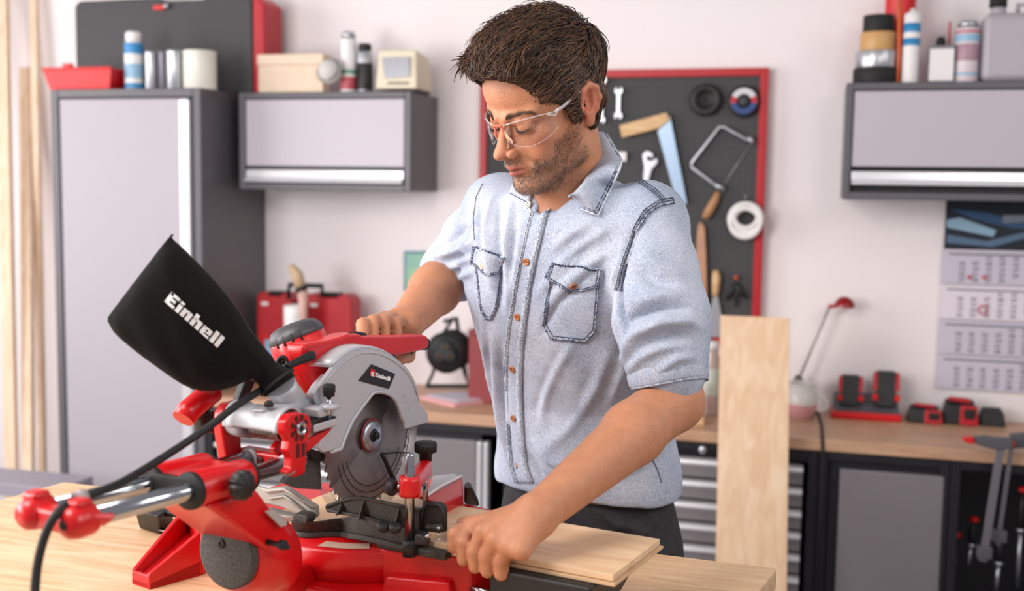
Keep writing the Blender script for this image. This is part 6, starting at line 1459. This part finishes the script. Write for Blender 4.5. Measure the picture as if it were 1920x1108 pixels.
pocket([(1036, 492), (1130, 504), (1122, 537), (1072, 551), (1024, 520)], [(1033, 512), (1017, 608), (1033, 636), (1098, 643), (1117, 622), (1126, 520)], (1072, 532), M_but)
pocket([(890, 462), (946, 482), (938, 512), (915, 516), (884, 490)], [(893, 490), (903, 585), (912, 598), (922, 600), (932, 580), (941, 500)], (909, 498), M_butw)
# shoulder, yoke and armhole seams
for ln_, w_ in (([(1162, 328), (1195, 338), (1225, 358), (1246, 378)], 5), ([(1262, 377), (1236, 382), (1212, 398), (1192, 432), (1178, 470), (1165, 510), (1158, 545)], 7)):
    nx2 = []
    for i in range(len(ln_)):
        p_, q_ = ln_[max(i-1, 0)], ln_[min(i+1, len(ln_)-1)]; d_ = np.array([q_[0]-p_[0], q_[1]-p_[1]], float); d_ /= np.linalg.norm(d_); nx2.append(np.array([-d_[1], d_[0]]))
    L1 = [tuple(np.array(p_)+n*w_) for p_, n in zip(ln_, nx2)]; L2 = [tuple(np.array(p_)-n*w_) for p_, n in zip(ln_, nx2)]
    band(L1, L2, 40, 3, 'shoulder_seam', M_seam, .0012)
    ticks(ln_[:-2] if len(ln_) > 4 else ln_, w_*.9, 15)
    for f_ in (-.75, .1, .75): seam_line([tuple(np.array(p_)+n*w_*f_) for p_, n in zip(ln_, nx2)], 'stitching', .0008, .0026)
seam_line([(1218, 850), (1232, 880), (1240, 905)], 'stitching', .0009, .001); seam_line([(905, 345), (893, 370), (888, 410), (890, 450)], 'stitching', .0007, .001)
# collar leaves
def collar(inner, outer, name='collar', th=.003, bulge=.004, n=18, mw=6, tip_off=.004):
    g = []; I_, O2 = [], []
    for k in range(n+1):
        t = k/n; i0 = int(min(t*(len(inner)-1), len(inner)-2)); f_ = t*(len(inner)-1)-i0; I_.append(V3(inner[i0])*(1-f_)+V3(inner[i0+1])*f_)
        i0 = int(min(t*(len(outer)-1), len(outer)-2)); f_ = t*(len(outer)-1)-i0; O2.append(V3(outer[i0])*(1-f_)+V3(outer[i0+1])*f_)
    I_ = [tuple(x) for x in I_]; rings = []
    for k in range(n+1):
        p_, q_ = V3(I_[k]), O2[k]; row = []
        for j in range(mw+1):
            s = j/mw; P_ = p_*(1-s)+q_*s-FW*bulge*sin(pi*s)+V3((0, 0, 1))*bulge*sin(pi*s)
            row.append(P_)
        rings.append(row)
    v = [tuple(x) for r_ in rings for x in r_]; w_ = mw+1
    f = [(i*w_+j, i*w_+j+1, (i+1)*w_+j+1, (i+1)*w_+j) for i in range(n) for j in range(mw)]
    o = MB().add(v, f, True).build(name, M_denim, shirt, world=True); sm2 = o.modifiers.new('s', 'SOLIDIFY'); sm2.thickness = th; sm2.offset = 1 if False else 0
    ed = MB().tube([tuple(V3(r_[-1])-FW*.001) for r_ in rings], .0020, 6).build('collar_edge', mat('worn_edge', 'd5dce8', .9), o, world=True)
    st_ = [tuple(V3(r_[-2])*.75+V3(r_[-1])*.25-FW*.0022) for r_ in rings]
    mb = MB()
    for i in range(len(st_)-1): mb.tube([st_[i], tuple(V3(st_[i])*.3+V3(st_[i+1])*.7)], .0008, 4)
    st_ = [tuple(V3(r_[-2])*.25+V3(r_[-1])*.75-FW*.0022) for r_ in rings]
    for i in range(len(st_)-1): mb.tube([st_[i], tuple(V3(st_[i])*.3+V3(st_[i+1])*.7)], .0008, 4)
    mb.build('stitching', M_thr, o, world=True)
    return o
def sh(px, py, off=.006):
    h, n = cast(px, py)
    return V3(h)-FW*off if h is not None else None
def shd(px, py, d): return a(px, py, d)
outl = [shd(1137, 252, 1.80), shd(1166, 300, 1.745)]
for x, y in ((1160, 322), (1146, 350), (1120, 404), (1092, 392), (1066, 372)):
    h = sh(x, y); outl.append(h if h is not None else shd(x, y, 1.68))
inn = [shd(1110, 254, 1.81), shd(1124, 292, 1.765), shd(1108, 322, 1.73), shd(1092, 344, 1.70), shd(1080, 357, 1.685), shd(1072, 364, 1.68), shd(1066, 370, 1.675)]
collar(inn, outl)
seam_line([(1064, 376), (1036, 391), (1012, 412)], 'facing_edge', .0018, .001, dash=False, m=M_butw if False else None, par=None)
for q_ in ([(1063, 374), (1036, 389), (1012, 410)], [(985, 372), (992, 388), (1000, 404)]): seam_line(q_, 'facing_edge', .0016, .0022, dash=False, m=mat('facing_white', 'd9dee6', .8))
# collar back stand
MB().loft([[tuple(shd(1108+6*sin(t*3), 250+t*50, 1.84-t*.02)), tuple(shd(1132+t*26, 250+t*50, 1.83-t*.03))] for t in (0, .25, .5, .75, 1)], closed=False, caps=False).build('collar_stand', M_denim, shirt, world=True)
inn2 = [shd(990, 352, 1.70), shd(985, 362, 1.69), shd(975, 362, 1.695)]
outl2 = [sh(1000, 385, .005) if sh(1000, 385) is not None else shd(1000, 385, 1.69), shd(972, 376, 1.70), shd(956, 369, 1.705)]
patch(lambda s, t: tuple((V3((957, 369))*(1-s)+V3((994, 386))*s)*(1-t)+(V3((966, 346))*(1-s)+V3((1004, 352))*s)*t), 10, 8, 'collar', M_denim, .005); seam_line([(960, 367), (992, 382)], 'stitching', .0008, .006)
# cuffs
def cuff(c, ax, r, w_, name='cuff', e=(1, 1)):
    c, ax = V3(c), V3(ax)/np.linalg.norm(ax); x = np.cross(ax, V3((0, 0, 1)) if abs(ax[2]) < .9 else _R0); x /= np.linalg.norm(x); y = np.cross(ax, x); rings = []
    prof = [(.90, -.1), (1.0, -.04), (1.06, .1), (1.07, .5), (1.05, .9), (1.0, 1.02), (.93, 1.0), (.90, .85), (.88, .4)]
    for pr2, h in prof:
        rings.append([tuple(c+(x*cos(t)*e[0]+y*sin(t)*e[1])*r*pr2*(1+.02*sin(3*t+h*4)+.012*sin(7*t))+ax*w_*(h+.06*sin(2*t))) for t in np.linspace(0, 2*pi, 56, endpoint=False)])
    rings = [[tuple(q) for q in r_] for r_ in rings]
    o = MB().loft(rings, caps=False).build(name, M_denim, shirt, world=True)
    MB().tube(rings[5]+[rings[5][0]], .0016, 6).build('cuff_edge', M_seam, o, world=True)
    return o
cuff(a(1250, 682, 1.658), a(1262, 760, 1.645)-a(1245, 640, 1.66), .0565, .030)
cuff(a(855, 500, 2.025), ELR-slR[1], .054, .030)
# hem
hem = [(948, 888), (962, 908), (985, 921), (1030, 926), (1100, 924), (1170, 914), (1225, 900), (1262, 878)]
# ---------------------------------------------------------------- trousers, belt line, shoes
tp = [(1102, 905, 1.98, .150, .112), (1102, 940, 1.985, .158, .120), (1104, 1000, 1.985, .170, .128), (1106, 1070, 1.985, .168, .128)]
cs = [a(x, y, d) for x, y, d, _, _ in tp]; zs = [c[2] for c in cs]
pt_ = [loftp(zs, [c[:2] for c in cs], [q[3] for q in tp], [q[4] for q in tp], LAT, FRO, .03)]
for s, hp2, (ft_, knee, ank) in ((1, hipL, feet[0]), (-1, hipR, feet[1])): pt_ += [cap_(hp2+V3((0, 0, -.02)), knee, .088, .066, .03), cap_(knee, ank+V3((0, 0, .0)), .066, .055, .03)]
for pts in ([(1215, 935, 1.86), (1225, 980, 1.86), (1222, 1040, 1.86)], [(1120, 960, 1.84), (1160, 985, 1.835), (1215, 1000, 1.85)], [(1085, 1000, 1.85), (1130, 1020, 1.84), (1190, 1030, 1.85)]):
    q = [a(*p_) for p_ in pts]; pt_ += chain(q, [.004, .006, .003], .01)
TV, TF = surface(pt_, .008, (-.6, 1.5, .05), (.5, 2.5, 1.15)); TV = relax(TV, TF, 1, .4)
M_tr = mat('dark_trousers', '2c2a2e', .85, var=.2, vs=60, bump=.5, bs=700)
tro = mesh_obj('trousers', np_mesh('trousers', TV, TF, man), M_tr, man, 'dark charcoal work trousers')
trb = BVHTree.FromPolygons(TV.tolist(), TF.tolist())
for ft_, knee, ank in feet:
    rings = []
    for y_, w_, h_ in ((-.09, .02, .03), (-.08, .034, .06), (-.03, .04, .10), (.04, .042, .09), (.10, .045, .06), (.15, .04, .045), (.175, .02, .03)):
        rings.append([tuple(ft_+FRO*y_+LAT*w_*cos(t)+V3((0, 0, h_/2+.002+h_/2*sin(t)))) for t in np.linspace(0, 2*pi, 20, endpoint=False)])
    MB().loft(rings).build('shoe', M_sblk, man, world=True)
# ================================================================ eyebrows, lashes, hair, stubble
def head_hit(x, y, z, d=(0, 1, 0)):
    """point on the head along direction d (head coordinates) through (x, y, z)"""
    dd = Vector((HM@V3(d)).tolist()); o = Vector(H(x, y, z).tolist())+dd*.25; h = headb.ray_cast(o, -dd); return (V3(h[0]), V3(h[1])) if h[0] is not None else (H(x, y, z), HM@V3(d))
class HairMB:
    def __init__(s): s.V = []; s.F = []; s.C = []; s.n = 0
    def lock(s, P_, r, c, m=4):
        P_ = np.array(P_); k = len(P_); T_ = np.gradient(P_, axis=0); T_ /= np.linalg.norm(T_, axis=1)[:, None]+1e-9
        ref = V3((.3, .5, .8)); x = np.cross(T_, ref); x /= np.linalg.norm(x, axis=1)[:, None]+1e-9; y = np.cross(T_, x)
        an = np.arange(m)*2*pi/m; r = np.asarray(r)
        V = P_[:, None, :]+(x[:, None, :]*np.cos(an)[None, :, None]+y[:, None, :]*np.sin(an)[None, :, None])*r[:, None, None]
        s.V.append(V.reshape(-1, 3)); i = np.arange(k-1)[:, None]*m; j = np.arange(m)[None, :]; j2 = (j+1) % m
        F = np.stack([i+j, i+j2, i+j2+m, i+j+m], -1).reshape(-1, 4)+s.n; s.F.append(F); s.C.append(np.tile(c, (k*m, 1))); s.n += k*m
    def done(s, name, material, parent, label=None):
        V = np.concatenate(s.V); F = np.concatenate(s.F); C_ = np.concatenate(s.C)
        me = np_mesh(name, V, F, parent); at3 = me.attributes.new('tint', 'FLOAT_COLOR', 'POINT'); at3.data.foreach_set('color', np.concatenate([C_, np.ones((len(C_), 1))], 1).astype(np.float32).ravel())
        return mesh_obj(name, me, material, parent, label)
M_hair = attr_mat('brown_hair', 'tint', .42, spec=.5)
def hcol(lo='21140d', hi='6f4c33'):
    t = RNG.random()**1.6; return np.array(lin(lo)[:3])*(1-t)+np.array(lin(hi)[:3])*t
# --- hair mass
hairp = []
HE = lambda c, r, k=.015, op=1, R_=None: hairp.append(ell(H(*c), r, HM if R_ is None else HM@R_, k, op))
HE((0, -.016, .052), (.084, .104, .082)); HE((0, .036, .082), (.062, .056, .036), .02)
HE((0, .062, .092), (.054, .040, .026), .02); HE((0, .010, .110), (.060, .07, .030), .02)
HE((0, .095, .030), (.066, .056, .046), .010, -1)          # face clear
for s_ in (-1, 1):
    HE((s_*.085, .050, -.01), (.045, .041, .040), .006, -1); HE((s_*.098, -.010, -.018), (.030, .026, .050), .004, -1)
    hairp.append(cap_(H(s_*.070, .010, .030), H(s_*.070, .008, -.014), .012, .008, .006)); hairp.append(cap_(H(s_*.056, -.050, .0), H(s_*.046, -.040, -.040), .020, .014, .01))
HE((0, .05, -.085), (.2, .09, .070), .006, -1); HE((0, -.03, -.13), (.2, .2, .062), .006, -1)
hlo, hhi = HT-.17, HT+.17
XV, XF = surface(hairp, .004, hlo, hhi); 
capme = np_mesh('hair_scalp', XV, XF, man)
hair_scalp = mesh_obj('hair', capme, mat('hair_under', '1c120c', .7), man, 'short tousled dark brown hair')
hb = BVHTree.FromPolygons(XV.tolist(), XF.tolist())
XL = (XV-HT)@HM
hm2 = HairMB(); cnt = len(XV); idx = RNG.permutation(cnt)
Nn = np.zeros_like(XV); fn = np.cross(XV[XF[:, 1]]-XV[XF[:, 0]], XV[XF[:, 2]]-XV[XF[:, 0]])
for c_ in range(4): np.add.at(Nn, XF[:, c_], fn)
Nn /= np.linalg.norm(Nn, axis=1)[:, None]+1e-12; NL = Nn@HM
def flow(p_):
    """combing direction on the head, in head coordinates"""
    x, y, z = p_
    side = min(1, max(0, (abs(x)-.03)/.045)); top = min(1, max(0, (z-.07)/.04))
    d = V3((-.12*x/.07, 1.0, .05)); 
    back = min(1, max(0, (-y-.02)/.05))
    d = d*(1-back)+V3((0, .15 if z > .06 else 0.0, -1.0))*back*(1-top*.8)+V3((0, 1, .3))*back*top*.6
    d = d+V3((0, .0, -.32))*side*(1-top)*(1 if y > -.05 else 0)
    if y > .03: d = d+V3((-.35*np.sign(x)*0, 0, -.25*side))
    return d/np.linalg.norm(d)
def make_locks(n, L0, L1, r0, lift, wave, front=1.0, kseg=7):
    c = 0
    for i in RNG.choice(cnt, n*2):
        p_ = XL[i]; nl = NL[i]
        if nl[2] < -.45 or (p_[1] > .035 and nl[1] > .55 and p_[2] < .062 and abs(p_[0]) < .05): continue
        if p_[2] < -.01 and RNG.random() < .5: continue
        c += 1
        if c > n: break
        top = np.clip((p_[2]-.06)/.05, 0, 1); lowz = np.clip((.02-p_[2])/.05, 0, 1)
        L_ = (L0+(L1-L0)*RNG.random())*(.55+.45*top)*(1-.55*lowz); lf = lift*(.25+1.0*top)*(.6+.8*RNG.random())
        q = p_-nl*.003; P_ = [q]; ph, am = RNG.random()*6.28, wave*(.4+RNG.random()); tw = (RNG.random(3)-.5)*.42
        nn = nl.copy()
        for k in range(kseg):
            t = (k+1)/kseg; d = flow(q)+tw; d = d-nn*(d@nn); d /= np.linalg.norm(d)+1e-9; sd = np.cross(d, nn)
            d = d+nn*lf*(1.1-1.5*t)+sd*am*sin(ph+t*4.5); d /= np.linalg.norm(d); q = q+d*L_/kseg
            w_ = H(*q); h = hb.find_nearest(Vector(w_.tolist()))
            if h[0] is not None:
                nw = V3(h[1]); dist_ = (w_-V3(h[0]))@nw; nn = nw@HM
                if dist_ < .0008: q = ((V3(h[0])+nw*.0012-HT)@HM)
            P_.append(q)
        W_ = np.array([H(*q) for q in P_]); t = np.linspace(0, 1, len(W_)); rr = r0*(.6+.7*RNG.random())*(1-.85*t**1.8)*np.minimum(1, .5+2*t)
        hm2.lock(W_, rr, hcol())
make_locks(2600, .034, .060, .0022, .28, .22)
make_locks(2200, .034, .066, .0011, .55, .32)
make_locks(1300, .035, .060, .0006, .9, .5)
# fringe locks sweeping forward off the forehead, and the crown tuft
for k in range(520):
    x = RNG.uniform(-.058, .058); y = RNG.uniform(.035, .080); p0 = V3((x, y, .118-.25*max(0, y-.04)-2.2*x*x)); q = p0; P_ = [q]
    d = V3((RNG.normal(-.10, .25), 1.0, RNG.normal(.12, .22))); L_ = RNG.uniform(.026, .050); dr_ = RNG.uniform(.15, .95)
    for j in range(7):
        d = d/np.linalg.norm(d); q = q+d*L_/7; d = d+V3((0, 0, -dr_*.32))+V3((RNG.normal(0, .06), 0, RNG.normal(0, .05))); P_.append(q)
    W_ = np.array([H(*q) for q in P_]); t = np.linspace(0, 1, 8); hm2.lock(W_, RNG.uniform(.0008, .0022)*(1-.85*t**1.8), hcol())
for k in range(260):
    x = RNG.uniform(-.05, .05); y = RNG.uniform(-.07, .05); q = V3((x, y, .128-9*y*y*.3-3*x*x-.012)); P_ = [q]; d = V3((RNG.normal(0, .5), RNG.normal(.5, .5), 1.0)); L_ = RNG.uniform(.018, .040)
    for j in range(6):
        d = d/np.linalg.norm(d); q = q+d*L_/6; d = d+V3((0, .22, -.22)); P_.append(q)
    W_ = np.array([H(*q) for q in P_]); t = np.linspace(0, 1, 7); hm2.lock(W_, RNG.uniform(.0007, .0017)*(1-.85*t**1.8), hcol())
hm2.done('hair_locks', M_hair, hair_scalp)
# --- sideburn and stubble
st2 = HairMB(); HVl = (HV-HT)@HM; fnh = np.cross(HV[HF[:, 1]]-HV[HF[:, 0]], HV[HF[:, 2]]-HV[HF[:, 0]]); NH = np.zeros_like(HV)
for c_ in range(4): np.add.at(NH, HF[:, c_], fnh)
NH /= np.linalg.norm(NH, axis=1)[:, None]+1e-12
dens_ = np.clip((-.028-HVl[:, 2]+np.clip(.035-HVl[:, 1], 0, .1)*.75)/.012, 0, 1)*np.clip((HVl[:, 1]-.004)/.010, 0, 1)*np.clip((HVl[:, 2]+.122)/.01, 0, 1)
lip_ = (np.abs(HVl[:, 0]) < .027) & (HVl[:, 2] < -.0555) & (HVl[:, 2] > -.0765) & (HVl[:, 1] > .07)
nose_ = (HVl[:, 1] > .0) & (HVl[:, 2] > -.0445) & (np.abs(HVl[:, 0]) < .030)
cheek_ = (np.abs(HVl[:, 0]) > .020) & (HVl[:, 2] > -.058) & (HVl[:, 1] > .050)
dens_[lip_ | nose_ | cheek_] = 0
neck_ = (HVl[:, 2] < -.085) & (HVl[:, 1] < .035); dens_[neck_] *= .25
cand = np.where(dens_ > 0)[0]
for i in RNG.choice(cand, 12000):
    if RNG.random() > dens_[i]: continue
    d = HM@V3((RNG.normal(0, .35), .55, -1.0)); nrm = NH[i]; d = d-nrm*(d@nrm)*.9+nrm*.45; d /= np.linalg.norm(d); L_ = RNG.uniform(.0018, .0042); p_ = HV[i]+(RNG.random(3)-.5)*.002-nrm*.0004
    st2.lock([p_, p_+d*L_*.5, p_+d*L_+V3((0, 0, -.0006))], np.array([.00019, .00016, .00005]), hcol('43342b', 'b5a699'), 3)
# eyebrows and lashes
for s_ in (-1, 1):
    for k in range(190):
        t = RNG.random(); x = s_*(.012+.038*t); z = .0155+.0075*sin(t*2.2)+RNG.normal(0, .0017)*(1-.5*t)-.002*t; pt, nn = head_hit(x, .0, z)
        d = HM@V3((s_*(.35+.75*t), 0, .75-1.0*t+RNG.normal(0, .15))); d -= nn*(d@nn); d /= np.linalg.norm(d); L_ = RNG.uniform(.005, .009)
        st2.lock([pt-nn*.0003, pt+d*L_*.5+nn*.0012, pt+d*L_+nn*.0006], np.array([.00032, .00026, .0001]), hcol('3a271a', '7a5a42'), 3)
    for k in range(46):
        t = k/45; x = s_*(.0175+.0275*t); pt, nn = head_hit(x, 0, -.0015-.0035*sin(pi*t)); d = HM@V3((s_*.25*(t-.3), .8, -.75)); d /= np.linalg.norm(d)
        st2.lock([pt, pt+d*.003, pt+d*.0058+V3((0, 0, .0006))], np.array([.00032, .00025, .0001]), hcol('120b07', '2a1a10'), 3)
st2.done('beard', M_hair, man, 'short greying brown stubble, brows and lashes')
# ================================================================ safety glasses
M_lens = bpy.data.materials.new('clear_lens'); M_lens.use_nodes = True; nt = M_lens.node_tree; N = nt.nodes; L = nt.links
N.remove(N['Principled BSDF']); tr_ = N.new('ShaderNodeBsdfTransparent'); tr_.inputs[0].default_value = (.90, .90, .92, 1); gl = N.new('ShaderNodeBsdfGlossy'); gl.inputs['Roughness'].default_value = .03
fz = N.new('ShaderNodeFresnel'); fz.inputs[0].default_value = 1.5; mxs = N.new('ShaderNodeMixShader'); L.new(fz.outputs[0], mxs.inputs[0]); L.new(tr_.outputs[0], mxs.inputs[1]); L.new(gl.outputs[0], mxs.inputs[2]); L.new(mxs.outputs[0], N['Material Output'].inputs[0])
M_clear = mat('clear_frame_plastic', 'e9eaee', .08, spec=.8); _q = M_clear.node_tree.nodes['Principled BSDF']; _q.inputs['Alpha'].default_value = .3
M_nosep = mat('nose_piece_red', 'e0775f', .25); M_nosep.node_tree.nodes['Principled BSDF'].inputs['Alpha'].default_value = .7
gx = thing('safety_glasses', 'clear wraparound safety glasses on the man\'s face', 'glasses', tuple(H(0, .1, 0)))
def GP(an, z, r=.0): 
    an = radians(an); rx, ry = .073+r, .084+r
    return H(rx*sin(an), .018+ry*cos(an), z)
for s_ in (-1, 1):
    rings = []
    for k in range(25):
        t = k/24; an = s_*(9+61*t); zt_ = .0135-.002*t+.004*sin(pi*t); zb_ = -.010-.020*sin(pi*min(1, .04+t*.94))**.8*(1-.25*t); zt_ = zt_-.004*(1-t)
        rings.append([tuple(GP(an, zb_+(zt_-zb_)*j/8, .0015*sin(pi*j/8))) for j in range(9)])
    MB().loft(rings, closed=False, caps=False).build('lens', M_lens, gx, world=True)
    MB().tube([r_[-1] for r_ in rings], .0010, 8).build('brow_bar', M_clear, gx, world=True)
    MB().tube([r_[0] for r_ in rings], .0005, 6).build('lens_rim', M_clear, gx, world=True)
    arm = [GP(s_*70, .011), H(s_*.0765, .035, .015), H(s_*.080, .010, .022), H(s_*.082, -.014, .027), H(s_*.081, -.034, .014)]
    MB().tube([tuple(x) for x in arm], [.0026, .0024, .002, .0018, .0016], 8).build('temple_arm', M_clear, gx, world=True)
    MB().tube([tuple(GP(s_*62, .012, .001)), tuple(GP(s_*70, .006, .001)), tuple(GP(s_*74, .014, .001))], .0018, 6).build('hinge', M_clear, gx, world=True)
    MB().tube([tuple(GP(s_*6, .006)), tuple(GP(s_*7, -.004)), tuple(GP(s_*8, -.010, -.001))], [.0018, .002, .0014], 8).build('nose_pad', M_nosep, gx, world=True)
MB().tube([tuple(GP(-7, .008)), tuple(GP(0, .0095)), tuple(GP(7, .008))], .002, 8).build('bridge', M_nosep, gx, world=True)
